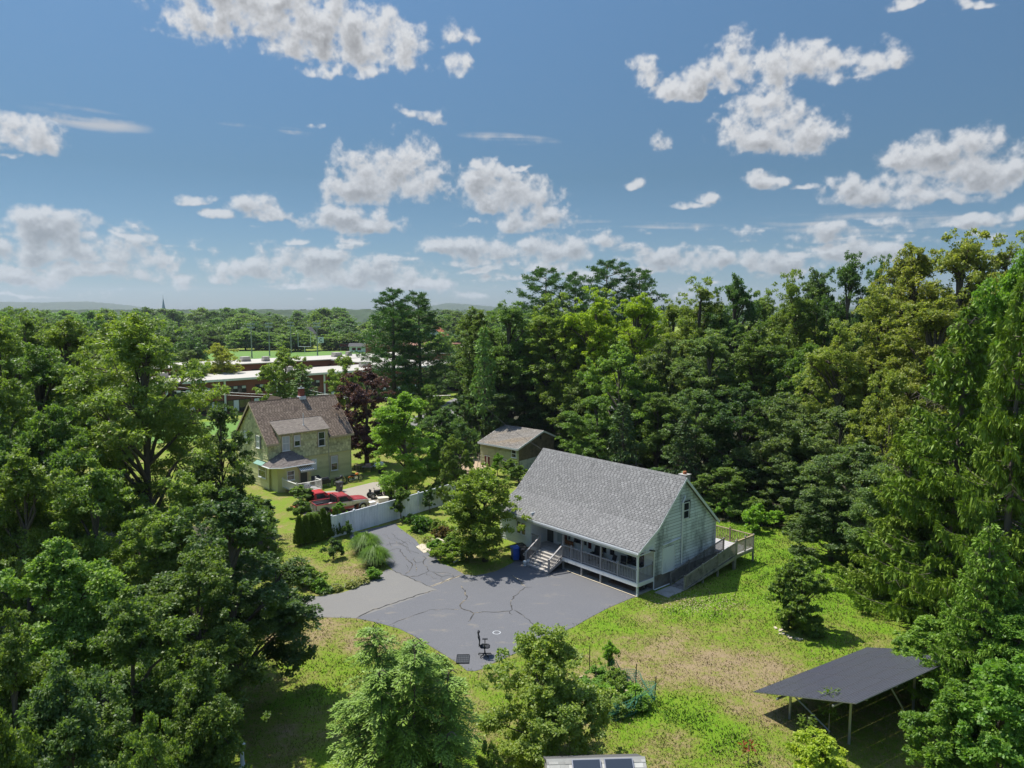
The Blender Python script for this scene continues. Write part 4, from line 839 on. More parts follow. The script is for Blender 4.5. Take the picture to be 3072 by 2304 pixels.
    d = MB(); d.prism([(yo, zd), (yt, zt), (yt, zt + .1), (yo, zd + .1)], 'x', d0 - .15, d1 + .15); d.build('dormer_roof', TRIM_TAN, dm)
    shingles((d0 - .15, yo, zd + .103), (1, 0, 0), du, (0, -du[2], du[1]), d1 - d0 + .3, Ld, None, expo=.17, tab=.34, slot=.05, dark=.25, seed=42, lift=.014).build('dormer_shingles', SHING_TN, dm, tone=True, kind='stuff')
    k = MB(); k.lathe([(.12, 0), (.05, .12), (.045, .12), (.045, 1.35)], 8, (-5.6, .75, 6.55)); k.build('vent_stack', WHITE, H)
    # chimney
    c = MB(); c.box(-4.3, -3.75, ym - .1, ym + .45, zR - .1, zR + 1.15); ch = c.build('chimney', BRICK_R, H)
    c = MB(); c.box(-4.42, -3.63, ym - .25, ym + .5, zR - .1, zR + .28); c.build('chimney_flashing', WHITE, ch); c = MB(); c.box(-4.35, -3.7, ym - .15, ym + .5, zR + 1.152, zR + 1.22); c.lathe([(.15, zR + 1.22), (.12, zR + 1.42)], 8, (-4.02, ym + .17, 0)); c.build('chimney_cap', GREYM, ch)
    # windows on the front
    f = (1, 0, 0); n = (0, -1, 0); yo2 = -.065
    window(H, (-8.18, yo2, 4.08), f, n, .86, 1.62, WHITE, CURTAIN, TRIM_TAN, CURTAIN, mull=True)
    window(H, (-6.84, yo2, 4.42), f, n, .72, 1.22, WHITE, GLASS_D, TRIM_TAN, CURTAIN)
    window(H, (-3.85, yo2, 4.05), f, n, .82, 1.62, WHITE, GLASS_D, TRIM_TAN)
    window(H, (-2.25, .03, .98), f, n, .86, 1.68, WHITE, GLASS_D, TRIM_TAN, CURTAIN)
    b = MB(); b.box(-5.15, -4.5, -.03, .025, 1.4, 2.65); b.build('shutter', WHITE, H)
    b = MB(); b.tube([(-2.95, -.06, ze), (-2.95, -.06, .3)], .03, 5); b.build('downspout', GREYM, H)
    # gable windows
    g = (0, 1, 0); ng = (-1, 0, 0)
    for (s, z, ww, hh) in ((2.2, 4.35, .78, 1.35), (5.35, 4.5, .78, 1.35)):
        window(H, (-L - .05, s, z), g, ng, ww, hh, WHITE, CURTAIN)
        for q in (-1, 1):
            b = MB(); b.box(-L - .06, -L - .02, s + q * (ww / 2 + .16) - .12, s + q * (ww / 2 + .16) + .12, z, z + hh); b.build('shutter', mat('grey_shutter', (.12, .13, .12), .7) if 'grey_shutter' not in MATS else MATS['grey_shutter'], H)
    window(H, (-L - .0, 1.55, 1.15), g, ng, 1.75, 1.6, WHITE, GLASS_D, TRIM_TAN)
    b = MB(); b.prism([(-L - .55, 2.7), (-L - .02, 3.0), (-L - .02, 2.95), (-L - .55, 2.64)], 'y', .55, 2.6); b.build('window_awning', mat('green_awning', (.16, .30, .24), .6), H)
    # enclosed porch with hip roof
    pa0, pa1, ps, pz = -10.9, -6.05, -2.35, 2.72
    b = MB(); b.prism([(-10.0, -.0), (-10.0, -1.6), (-9.3, ps + .25), (-6.35, ps + .25), (-6.35, 0)], 'z', 0, pz); b.build('porch_wall', YEL, H)
    e = [(pa0, .0), (pa0, -1.7), (-9.9, ps - .2), (pa1, ps - .2), (pa1, 0.)]
    b = MB(); top = [(-8.7, -.01, 3.98), (-7.6, -.01, 3.98)]
    vs = [(x, y, pz) for x, y in e] + [(x, y, pz + .1) for x, y in e] + top
    b.add(vs, [(0, 4, 3, 2, 1), (0, 1, 6, 5), (1, 2, 7, 6), (2, 3, 8, 7), (3, 4, 9, 8), (5, 6, 10), (6, 7, 10), (7, 8, 11, 10), (8, 9, 11)])
    pr = b.build('porch_roof', TRIM_TAN, H)
    def tri_sh(P0, P1, T0, T1, seed, nm):
        P0, P1, T0, T1 = [np.array(p, float) for p in (P0, P1, T0, T1)]
        u = P1 - P0; U = np.linalg.norm(u); u /= U; nn = np.cross(u, (T0 + T1) / 2 - P0); nn /= np.linalg.norm(nn); nn = nn if nn[2] > 0 else -nn; v = np.cross(nn, u); v = v if v[2] > 0 else -v
        ta, tb, hh = (T0 - P0) @ u, (T1 - P0) @ u, (T0 - P0) @ v
        cl = lambda a, s: ta * s / hh - .05 <= a <= U - (U - tb) * s / hh + .05 and s < hh
        shingles(P0 + nn * .004, u, v, nn, U, hh, cl, expo=.17, tab=.34, slot=.06, dark=.1, seed=seed).build(nm, mat('porch_shingle', (.155, .135, .12), .95, .15, 2, tone=.5) if 'porch_shingle' not in MATS else MATS['porch_shingle'], pr, tone=True, kind='stuff')
    z2 = pz + .1
    tri_sh((-9.9, ps - .2, z2), (pa1, ps - .2, z2), top[0], top[1], 51, 'shingles'); tri_sh((pa0, -1.7, z2), (-9.9, ps - .2, z2), top[0], top[0], 52, 'shingles')
    tri_sh((pa0, 0, z2), (pa0, -1.7, z2), top[0], top[0], 53, 'shingles'); tri_sh((pa1, ps - .2, z2), (pa1, 0, z2), top[1], top[1], 54, 'shingles')
    b = MB(); pts = [(x * 1.0, y, pz + .02) for x, y in e]; b.tube([(pa0 - .05, 0, z2 - .05), (pa0 - .05, -1.72, z2 - .05), (-9.92, ps - .26, z2 - .05), (pa1 + .05, ps - .26, z2 - .05)], .065, 5); b.build('gutter', WHITE, H)
    yq = ps + .25 - .005
    window(H, (-8.75, yq, 1.25), f, n, .85, 1.0, WHITE, GLASS_D)
    d = MB(); d.box(-7.65, -6.85, yq - .03, yq, .6, 2.3); do = d.build('porch_door', mat('dark_doorway', (.05, .055, .05), .5), H)
    d = MB(); d.box(-7.8, -7.66, yq - .06, yq - .0, .55, 2.4); d.box(-6.84, -6.7, yq - .06, yq, .55, 2.4); d.build('frame', TRIM_TAN, do)
    d = MB(); d.prism([(yq - .85, 2.18), (yq, 2.55), (yq, 2.6), (yq - .85, 2.23)], 'x', -8.0, -6.4); d.box(-8.0, -6.4, yq - .87, yq - .84, 2.05, 2.22); aw = d.build('door_awning', mat('awning_metal', (.30, .32, .28), .5, .1, 3), H)
    d = MB()
    for i in range(8): d.prism([(yq - .86, 2.235), (yq - .01, 2.605), (yq - .01, 2.63), (yq - .86, 2.26)], 'x', -7.95 + i * .2, -7.87 + i * .2)
    d.build('awning_rib', WHITE, aw)
    # open deck in front of the porch
    zf = .6; ya, yb = -5.3, ps + .2; xa, xb = -9.7, -6.9
    for i in range(16):
        y = ya + (yb - ya) * i / 16; b = MB(); b.box(xa, xb, y, y + (yb - ya) / 16 - .015, zf - .03, zf, .5); b.build('deck_plank', MATS['grey_deck'], H)
    RW = mat('white_rail', (.58, .57, .50), .7, .1, 3)
    railing(H, (xa, ya, zf), (xb, ya, zf), RW, .9, (0, 1), .13, post_down=.6); railing(H, (xa, yb, zf), (xa, ya, zf), RW, .9, (0,), .13); railing(H, (xb, ya, zf), (xb, ya + 1.2, zf), RW, .9, (1,), .13)
    b = MB()
    for i in range(26):
        x = xa + i * (xb - xa) / 26; b.bar((x, ya - .02, .03), (min(xb, x + .5), ya - .02, .5), .025, .01); b.bar((x, ya - .03, .5), (min(xb, x + .5), ya - .03, .03), .025, .01)
    b.box(xa, xb, ya - .04, ya - .0, .5, .57); b.build('lattice_skirt', WHITE, H)
    # cellar bulkhead
    b = MB(); b.prism([(-1.3, .05), (-.02, .05), (-.02, .75), (-1.3, .25)], 'x', -5.6, -4.3); b.build('cellar_bulkhead', mat('dark_metal', (.05, .05, .05), .5), H)
    return H
YH = build_yellow_house()
YM = Matrix.Translation((-18.924, 84.494, 0)) @ Matrix.Rotation(.764, 4, 'Z')
def yw(x, y, z=0): p = YM @ Vector((x, y, z)); return (p.x, p.y, p.z)

# ------------------------------------------------------------------ the old barn
def build_barn():
    H = empty('old_barn', (.798, 86.028, 0), -.754, 'old yellow-green barn with worn grey roof and bare dark side wall behind the white house', 'barn')
    L, W1, W2 = 6.54, 4.4, 2.2; ze, zR, z2 = 2.9, 4.5, 3.6
    out = [(0, 0), (W1 + W2, 0), (W1 + W2, z2), (W1, zR - .05), (0, ze)]
    b = MB(); b.prism(out, 'x', -.06, 0); b.build('side_wall', BARN_D, H); b = MB(); b.prism(out, 'x', -L, -L + .05); b.box(-L + .05, -.06, 0, .05, 0, ze); b.box(-L + .05, -.06, W1 + W2 - .05, W1 + W2, 0, z2); b.build('wall', BARN_Y, H)
    boards_poly(H, 'siding_board', BARN_Y, (0, 0, 0), (1, 0, 0), (0, -1, 0), (.1, ze), lambda z: -L, lambda z: 0, .20, 61, .012, .022)
    b = MB(); b.prism([(.15, .1), (W1 + .6, .1), (W1 + .6, 1.5), (.15, 1.38)], 'x', .002, .05); b.build('white_lower_wall', BARN_W, H)
    th = .1
    A, B, C = (-.32, 2.83), (W1, zR), (W1 + W2 + .2, z2 - .08)
    r = MB(); r.prism([A, B, (B[0], B[1] + th), (A[0], A[1] + th)], 'x', -L - .15, .15); r.prism([B, C, (C[0], C[1] + th), (B[0], B[1] + th)], 'x', -L - .15, .15); roof = r.build('roof', SHING_OLD, H)
    Ls = math.hypot(W1 + .32, zR - 2.83); dv = V(0, (W1 + .32) / Ls, (zR - 2.83) / Ls)
    shingles((-L - .15, -.32, 2.83 + th + .003), (1, 0, 0), dv, (0, -dv[2], dv[1]), L + .3, Ls, None, .16, .3, .05, .2, 62, .018).build('shingles', SHING_OLD, roof, tone=True, kind='stuff')
    for xx in (.152, -L - .19):
        k = MB()
        for P, Q in ((A, B), (C, B)): k.prism([(P[0], P[1] - .12), (Q[0], Q[1] - .12), (Q[0], Q[1] + th), (P[0], P[1] + th)], 'x', xx, xx + .035)
        k.build('rake_board', WHITE, H)
    k = MB(); k.box(-L - .15, .15, -.36, -.33, 2.72, 2.93); k.build('fascia', WHITE, H)
    f = (1, 0, 0); n = (0, -1, 0)
    window(H, (-.75, -.022, 1.72), f, n, .78, .95, WHITE); window(H, (-.78, -.022, .62), f, n, .6, .62, WHITE); window(H, (-2.3, -.022, .85), f, n, .66, .5, WHITE)
    d = MB(); d.box(-5.75, -4.9, -.05, -.022, .05, 1.25); do = d.build('barn_door', MAROON, H); d = MB(); d.box(-5.45, -5.2, -.058, -.051, .4, 1.2); d.build('door_panel', CREAM, do); d = MB(); d.box(-5.85, -4.8, -.06, -.022, 1.255, 1.33); d.build('lintel', WHITE, do)
    v = MB(); v.box(.002, .03, 3.85, 4.15, 3.55, 4.0); v.build('loft_vent', BLACK, H)
    return H
BARN = build_barn()

# ------------------------------------------------------------------ garden shed, bottom of the frame
def build_shed():
    H = empty('garden_shed', (3.12, 25.6, 0), .045, 'small shed with two solar panels on its grey roof, at the bottom edge', 'shed')
    L, W, ze, zR = 3.7, 2.4, 2.1, 2.75
    b = MB(); b.prism([(-W/2, 0), (W/2, 0), (W/2, ze), (0, zR), (-W/2, ze)], 'x', -L/2 + .05, L/2 - .05); b.build('wall', mat('shed_siding', (.3, .29, .26), .8), H)
    b = MB(); b.prism([(-W/2 - .15, ze - .05), (0, zR + .02), (W/2 + .15, ze - .05), (W/2 + .15, ze + .02), (0, zR + .1), (-W/2 - .15, ze + .02)], 'x', -L/2, L/2); roof = b.build('roof', SHING, H)
    Ls = math.hypot(W/2 + .15, zR - ze + .08); dv = V(0, (W/2 + .15) / Ls, (zR - ze + .08) / Ls); nn = V(0, -dv[2], dv[1])
    SS = mat('shed_shingle', (.34, .335, .30), .9, .15, 2, tone=.35)
    r = np.random.default_rng(8); k = 0
    o = V(-L/2, -W/2 - .15, ze + .02) + nn * .004
    for i in range(8):
        x = -r.random() * .3
        while x < L:
            x1 = min(L, x + r.uniform(.22, .42)); a = max(0, x)
            if x1 - a > .03 and i > 1:
                m = MB(); m.basis(o, (1, 0, 0), dv, nn); v0 = i * Ls / 8; v1 = v0 + Ls / 8; h = r.uniform(.008, .02)
                m.hexa([(a, v0, 0), (x1 - .006, v0, 0), (x1 - .006, v1, 0), (a, v1, 0)], [(a, v0, h), (x1 - .006, v0, h), (x1 - .006, v1, .003), (a, v1, .003)], float(np.clip(r.normal(.5, .3), 0, 1)))
                m.build('shingle', SS, roof, tone=True)
            x += .0001 + (x1 - x)
    b = MB(); b.prism([(-.12, zR + .04), (0, zR + .135), (.12, zR + .04)], 'x', -L/2, L/2); b.build('ridge_cap', SS, roof, tone=True)
    for cx in (-.38, .82):
        m = MB(); m.basis(V(cx, 0, zR + .1) + nn * .06, (1, 0, 0), dv, nn); m.box(-.54, .54, -.52, -.06, 0, .03); p = m.build('small_solar_panel', SOLAR_F, H)
        m = MB(); m.basis(V(cx, 0, zR + .1) + nn * .06, (1, 0, 0), dv, nn); m.box(-.50, .50, -.49, -.09, .031, .036); m.build('solar_cells', GLASS_D, p)
    return H
build_shed()

# ------------------------------------------------------------------ ground-mounted solar array
def build_solar():
    A = V(11.716, 33.74, 1.004); u = V(.85773, .5141, 0); v = V(.48177, -.80379, .34904); nn = np.cross(v, u); nn /= np.linalg.norm(nn); nn = nn if nn[2] > 0 else -nn
    H = empty('solar_array', (11.7, 33.7, 0), 0, 'ground-mounted array of black solar panels on steel posts, tilted over the lawn', 'solar array')
    o0 = A - V(11.7, 33.7, 0)
    LU, LV = 9.107, 5.725; nu, nv = 5, 6; pw, ph = LU / nu, LV / nv
    SM = solar_mat(pw / 12, ph / 6)
    me = MB(); me.box(0, pw - .008, 0, ph - .008, -.035, 0); mesh = me.mesh('panel', SOLAR_F); ce = MB(); ce.box(.025, pw - .033, .025, ph - .033, .001, .004); cm = ce.mesh('cells', SM)
    R = Matrix([[u[i], v[i], (np.cross(u, v))[i]] for i in range(3)])
    s = 1 if np.cross(u, v)[2] > 0 else -1
    for i in range(nu):
        for j in range(nv):
            p = o0 + u * (i * pw) + v * (j * ph)
            if s < 0:   # flip so that the face is up
                p = o0 + u * ((i + 1) * pw) + v * (j * ph); R2 = Matrix([[-u[k], v[k], -np.cross(u, v)[k]] for k in range(3)])
            else: R2 = R
            q = inst('solar_panel', mesh, H); q.matrix_local = Matrix.Translation(Vector(p)) @ R2.to_4x4()
            c = inst('solar_cells', cm, q)
    def onp(a, b, off=0): return o0 + u * a + v * b - nn * off
    for a in (1.0, 3.2, 5.9, 8.4):
        b = MB(); b.bar(onp(a, .2, .12), onp(a, LV - .2, .12), .06, .10); b.build('rafter', GREYM, H)
    for b_ in (1.4, 4.5):
        b = MB(); b.bar(onp(-.0, b_, .22), onp(LU, b_, .22), .08, .08); b.build('purlin', GREYM, H)
    for a, b_ in ((1.0, 1.4), (5.9, 1.4), (1.6, 4.3), (6.6, 4.3), (8.7, 1.4)):
        t = onp(a, b_, .2); b = MB(); b.tube([(t[0], t[1], 0), t], .06, 8); b.build('post', GREYM, H)
    t = onp(1.0, 1.5, .25); f = V(14.74 - 11.7, 31.97 - 33.7, .02); b = MB(); b.tube([t, f], .035, 6); b.build('brace', GREYM, H)
    t = onp(3.3, LV - .6, .25); b = MB(); b.tube([t, (t[0] + 1.6, t[1] + .5, .02)], .035, 6); b.build('brace', GREYM, H)
build_solar()

# ------------------------------------------------------------------ white vinyl fence along the drive
def build_fence():
    pts = [(-13.88, 62.56), (-12.19, 64.59), (-10.6, 66.6), (-9.0, 68.7), (-7.4, 70.8), (-5.8, 72.9)]
    H = empty('white_fence', (pts[0][0], pts[0][1], 0), 0, 'tall white vinyl privacy fence between the driveway and the red trucks', 'fence')
    P = [V(x - pts[0][0], y - pts[0][1], 0) for x, y in [(-15.4, 60.75)] + pts]
    for i, (a, b) in enumerate(zip(P[:-1], P[1:])):
        d = b - a; L = np.linalg.norm(d); u = d / L; n = np.cross(u, (0, 0, 1)); h = 1.95
        m = MB(); m.basis(a, u, n, (0, 0, 1)); m.box(.07, L - .07, -.02, .02, .08, h - .12)
        pn = m.build('panel', WHITE_V, H)
        m = MB(); m.basis(a, u, n, (0, 0, 1)); m.box(.07, L - .07, -.045, .045, h - .119, h - .02); m.box(.07, L - .07, -.04, .04, .02, .079); m.build('fence_rail', WHITE_V, pn)
        m = MB(); m.basis(a, u, n, (0, 0, 1))
        for k in range(1, int(L / .28)): m.box(k * .28 - .006, k * .28 + .006, .021, .026, .09, h - .13); 
        m.build('board_joint', mat('joint_shade', (.5, .52, .55), .6) if 'joint_shade' not in MATS else MATS['joint_shade'], pn)
    for p in P:
        m = MB(); m.box(-.065, .065, -.065, .065, 0, 2.0); m.box(-.08, .08, -.08, .08, 2.0, 2.03); m.add([(-.07, -.07, 2.03), (.07, -.07, 2.03), (.07, .07, 2.03), (-.07, .07, 2.03), (0, 0, 2.1)], [(0, 1, 4), (1, 2, 4), (2, 3, 4), (3, 0, 4)])
        o = m.build('fence_post', WHITE_V, H, loc=p); o.rotation_euler.z = .88
build_fence()

# ------------------------------------------------------------------ pickups
def wheel(parent, x, y, r=.40, w=.26, nm='wheel'):
    m = MB(); s = 1 if y > 0 else -1; n = 20
    prof = [(r * .62, -w/2), (r * .93, -w/2), (r, -w/2 + .05), (r, w/2 - .05), (r * .93, w/2), (r * .62, w/2)]
    def lath(prof, mb, n=20):
        k = len(prof); vs = [(q[0] * cos(2*pi*j/n), q[1], q[0] * sin(2*pi*j/n)) for q in prof for j in range(n)]
        fs = [(i*n + j, i*n + (j+1) % n, ((i+1) % k)*n + (j+1) % n, ((i+1) % k)*n + j) for i in range(k) for j in range(n)]; mb.add(vs, fs)
    lath(prof, m); o = m.build(nm, RUBBER, parent, loc=(x, y, r))
    m = MB(); lath([(.001, s * w * .30), (r * .2, s * w * .42), (r * .28, s * w * .2), (r * .5, s * w * .18), (r * .6, s * w * .46), (r * .62, s * w * .46), (r * .62, -s * w * .4), (.001, -s * w * .4)], m); m.build('rim', CHROME, o)
    m = MB()
    for k in range(8):
        a = k * pi / 4; m.box(-.001, .001, 0, 0, 0, 0); m.bar((r * .18 * cos(a), s * w * .36, r * .18 * sin(a)), (r * .58 * cos(a), s * w * .42, r * .58 * sin(a)), .05, .03)
    m.build('spoke', CHROME, o)
def pickup(name, loc, rz, label, upper, mid, low, bed=True, sc=1.):
    H = empty(name, loc, rz, label, 'pickup truck'); H.scale = (sc, sc, sc)
    W = .96
    # cab lower body + front fenders with shaped flanks: sections along x of (half width, z) rings
    def loft(secs, m, nm, par=H, smooth=False, closed=True):
        mb = MB(); n = len(secs[0][1]); vs = []
        for x, ring in secs: vs += [(x, y, z) for y, z in ring]
        fs = [(i*n + j, i*n + (j+1) % n, (i+1)*n + (j+1) % n, (i+1)*n + j) for i in range(len(secs) - 1) for j in range(n)]
        fs += [tuple(range(n)), tuple(range((len(secs)-1)*n, len(secs)*n))[::-1]]
        mb.add(vs, fs); return mb.build(nm, m, par, smooth=smooth)
    def ring(w, z0, z1, sh=.05):
        return [(-w + .03, z0), (-w, z0 + .06), (-w, z1 - sh), (-w + sh, z1), (w - sh, z1), (w, z1 - sh), (w, z0 + .06), (w - .03, z0)]
    # lower band (rocker), mid band, upper band of cab
    loft([(-.55, ring(W - .02, .45, .70, .01)), (1.05, ring(W - .02, .45, .70, .01))], low, 'rocker_panel')
    body = loft([(-.55, ring(W, .701, 1.18)), (.95, ring(W, .701, 1.18)), (1.35, ring(W, .80, 1.17)), (2.25, ring(W - .02, .80, 1.12)), (2.55, ring(W - .08, .62, 1.05)), (2.66, ring(W - .2, .60, .98))], mid, 'body')
    # hood, domed
    def hr(w, z, c): return [(-w, z - .06), (-w * .96, z), (-w * .55, z + c), (w * .55, z + c), (w * .96, z), (w, z - .06)]
    loft([(1.02, hr(W - .06, 1.22, .09)), (1.3, hr(W - .05, 1.22, .10)), (2.1, hr(W - .07, 1.16, .10)), (2.5, hr(W - .14, 1.09, .07)), (2.66, hr(W - .26, 1.0, .03))], upper, 'hood', smooth=True)
    # greenhouse
    def gr(w0, w1, z0, z1): return [(-w0, z0), (-w1, z1), (w1, z1), (w0, z0)]
    loft([(-.56, gr(W - .03, W - .2, 1.181, 1.60)), (-.50, gr(W - .03, W - .18, 1.181, 1.74)), (.55, gr(W - .03, W - .18, 1.181, 1.74)), (1.06, gr(W - .06, W - .12, 1.181, 1.24))], upper, 'cab')
    loft([(-.52, [(-W + .26, 1.735), (-W + .36, 1.80), (W - .36, 1.80), (W - .26, 1.735)]), (.5, [(-W + .26, 1.735), (-W + .36, 1.80), (W - .36, 1.80), (W - .26, 1.735)])], upper, 'cab_roof')
    for s in (-1, 1):
        def sl(z): return W - .03 - .15 * (z - 1.181) / .56 + .006
        m = MB(); a = [(-.36, 1.22), (.66, 1.22), (.66 - .32, 1.63), (-.36, 1.63)]; m.add([(x, s * sl(z), z) for x, z in a] + [(x, s * (sl(z) + .012), z) for x, z in a], [(0, 1, 2, 3), (7, 6, 5, 4), (0, 4, 5, 1), (1, 5, 6, 2), (2, 6, 7, 3), (3, 7, 4, 0)]); m.build('side_window', GLASS_D, H)
        m = MB(); m.box(.62, .80, s * 1.02 - .09, s * 1.02 + .09, 1.22, 1.40); m.build('wing_mirror', BLACK, H)
        m = MB(); m.box(-.54, -.52, s * (W + .004) - .004, s * (W + .004) + .004, .72, 1.17); m.box(.93, .95, s * (W + .004) - .004, s * (W + .004) + .004, .72, 1.17); m.box(-.4, -.25, s * (W + .012) - .008, s * (W + .012) + .008, 1.04, 1.08); m.build('door_gap', BLACK, H)
        m = MB(); m.lathe([(.47, 0)], 2) if 0 else None
        m.tube([(2.0 + .47 * cos(t), s * (W + .005), .40 + .47 * sin(t)) for t in np.linspace(.2, pi - .2, 10)], .05, 4); m.build('wheel_arch', mid, H)
        m = MB(); m.box(2.50, 2.64, s * .62 - .16, s * .62 + .16, .78, .93); m.build('headlight', CURTAIN, H)
    m = MB(); m.add([(.60, -W + .22, 1.70), (.60, W - .22, 1.70), (1.04, W - .1, 1.25), (1.04, -W + .1, 1.25)], [(0, 1, 2, 3)]); o = m.build('windscreen', GLASS_D, H); o.location.x = .02; o.location.z = .015
    m = MB(); m.box(-.575, -.562, -W + .22, W - .22, 1.24, 1.58); m.build('rear_window', GLASS_D, H)
    m = MB(); m.box(2.62, 2.74, -.9, .9, .48, .66); m.build('front_bumper', CHROME, H); m = MB(); m.box(2.64, 2.69, -.42, .42, .7, .95); m.build('grille', BLACK, H)
    m = MB()
    for i in range(5): m.lathe([(.05, 1.80), (.03, 1.84)], 6, (.35, -.5 + i * .25, 0))
    m.build('roof_lamp', ORANGE, H)
    fr = MB(); fr.box(-2.6, 2.4, -.45, -.33, .42, .56); fr.box(-2.6, 2.4, .33, .45, .42, .56)
    for x in (-2.4, -1.4, -.6): fr.box(x, x + .1, -.33, .33, .44, .54)
    fr.build('chassis', RUST if not bed else BLACK, H)
    for x in (-1.85, 2.0):
        for s in (-1, 1): wheel(H, x, s * .84)
    if bed:
        for s in (-1, 1):
            y0, y1 = (s * W, s * (W - .09))
            m = MB(); m.box(-2.66, -.60, min(y0, y1), max(y0, y1), .86, 1.19); m.box(-2.66, -2.32, min(y0, y1), max(y0, y1), .62, .859); m.box(-1.38, -.60, min(y0, y1), max(y0, y1), .70, .859); m.build('bed_side', mid, H)
            m = MB(); m.box(-2.66, -2.33, min(y0, y1) + .004, max(y0, y1) - .004, .45, .619); m.box(-1.38, -.60, min(y0, y1) + .004, max(y0, y1) - .004, .45, .699); m.build('bed_lower', low, H)
            m = MB(); m.box(-2.67, -.58, min(y0, y1) - .012, max(y0, y1) + .012, 1.192, 1.25); m.build('bed_rail', upper, H)
            m = MB(); m.tube([(-1.85 + .50 * cos(t), s * (W + .03), .40 + .5 * sin(t)) for t in np.linspace(0, pi, 11)], .085, 5); m.build('wheel_flare', BLACK, H)
            m = MB(); m.box(-2.30, -1.40, s * (W - .10) - (.22 if s > 0 else 0), s * (W - .10) + (0 if s > 0 else .22), .72, 1.0); m.build('wheel_box', mat('bed_grey', (.10, .10, .11), .6) if 'bed_grey' not in MATS else MATS['bed_grey'], H)
            m = MB(); m.box(-2.70, -2.665, s * (W - .07) - .06, s * (W - .07) + .06, .78, 1.12); m.build('tail_light', MAROON, H)
        m = MB(); m.box(-2.60, -.62, -W + .1, W - .1, .66, .715); m.build('bed_floor', BLACK_M, H)
        m = MB(); m.box(-.66, -.60, -W + .1, W - .1, .72, 1.2); m.build('bed_front', BLACK_M, H)
        m = MB(); m.box(-2.68, -2.61, -W + .11, W - .11, .64, 1.20); tg = m.build('tailgate', SILV, H); m = MB(); m.box(-2.69, -2.60, -W + .11, W - .11, 1.202, 1.245); m.build('tailgate_lip', upper, tg); m = MB(); m.box(-2.695, -2.681, -.12, .12, 1.05, 1.12); m.build('handle', BLACK, tg)
        m = MB(); m.box(-2.90, -2.70, -.92, .92, .46, .62); m.build('rear_bumper', CHROME, H)
        m = MB()
        for i in range(9): m.box(-.68, -.64, -.78, .78, 1.26 + i * .05, 1.285 + i * .05)
        m.box(-.70, -.63, -.84, -.78, 1.22, 1.74); m.box(-.70, -.63, .78, .84, 1.22, 1.74); m.box(-.70, -.63, -.78, .78, 1.70, 1.74); m.build('headache_rack', BLACK, H)
    return H
a = np.array([-18.85, 67.4]); b = np.array([-14.35, 70.55]); ctr = (a + b) / 2; ang = atan2(*(b - a)[::-1])
T1 = pickup('pickup_truck', (-16.65, 68.95, 0), ang, 'crimson and champagne two-tone pickup truck with an open bed, parked behind the white fence', RED, SILV, RED)
def twp(x, y, z=0): c, s = cos(ang), sin(ang); return (-16.65 + c * x - s * y, 68.95 + s * x + c * y, z)
T2 = pickup('pickup_truck', twp(-1.35, 2.45), ang, 'bright red stripped pickup cab without a bed, behind the two-tone truck', RED_B, RED_B, RED_B, bed=False, sc=.98)
m = MB(); m.box(-.2, .2, -.15, .15, 0, .22); m.lathe([(.18, .2), (.22, .34), (.1, .4)], 8, (.3, .1, 0)); m.build('scrap_in_bed', mat('scrap_metal', (.35, .25, .24), .6, .3, 6), loc=twp(-1.3, -.1, .72), label='small heap of scrap metal lying in the bed of the two-tone truck', cat='scrap')

# ------------------------------------------------------------------ things in the neighbour's yard
def motorcycle(loc, rz, col, label):
    H = empty('motorcycle', loc, rz, label, 'motorcycle', None)
    for x in (-.62, .66):
        m = MB(); n = 18; rr = .31
        vs = [((rr + .05 * cos(t)) * cos(q) , .05 * sin(t), (rr + .05 * cos(t)) * sin(q)) for q in np.linspace(0, 2*pi, n, endpoint=False) for t in np.linspace(0, 2*pi, 6, endpoint=False)]
        m.add(vs, [(i*6 + j, i*6 + (j+1) % 6, ((i+1) % n)*6 + (j+1) % 6, ((i+1) % n)*6 + j) for i in range(n) for j in range(6)]); w = m.build('wheel', RUBBER, H, loc=(x, 0, .36))
        m = MB()
        for k in range(5): q = k * 2 * pi / 5; m.bar((0, 0, 0), (.3 * cos(q), 0, .3 * sin(q)), .03)
        m.build('rim', CHROME, w)
    m = MB(); m.tube([(-.62, 0, .36), (-.1, 0, .4), (.25, 0, .42), (.42, 0, .85), (-.35, 0, .72), (-.1, 0, .4)], .03, 6); m.build('frame', BLACK, H)
    m = MB(); m.tube([(.66, .08, .36), (.42, .08, .95)], .025, 6); m.tube([(.66, -.08, .36), (.42, -.08, .95)], .025, 6); m.tube([(.3, .36, 1.02), (.42, .1, .97), (.42, -.1, .97), (.3, -.36, 1.02)], .02, 6); m.build('handlebar', CHROME, H)
    m = MB(); m.tube([(.38, 0, .80), (.28, 0, .86), (.1, 0, .86), (-.04, 0, .78)], [.06, .14, .15, .06], 8); m.build('fuel_tank', col, H, smooth=True)
    m = MB(); m.tube([(.0, 0, .76), (-.3, 0, .77), (-.65, 0, .86)], [.09, .13, .08], 7); m.build('seat', BLACK_M, H)
    m = MB(); m.box(-.18, .2, -.13, .13, .28, .6); m.build('engine', CHROME, H); m = MB(); m.tube([(.1, -.14, .35), (-.4, -.16, .3), (-.85, -.16, .38)], .045, 6); m.build('exhaust', CHROME, H)
    m = MB(); m.tube([(-.95, 0, .6), (-.62, 0, .74), (-.3, 0, .62)], .05, 5); m.build('mudguard', col, H)
motorcycle((-19.2, 79.9, 0), .95, BLACK, 'black motorcycle by the wall of the yellow-green house, the one nearer the red trucks')
motorcycle((-17.8, 81.4, 0), .75, ORANGE, 'orange motorcycle by the right corner of the yellow-green house')
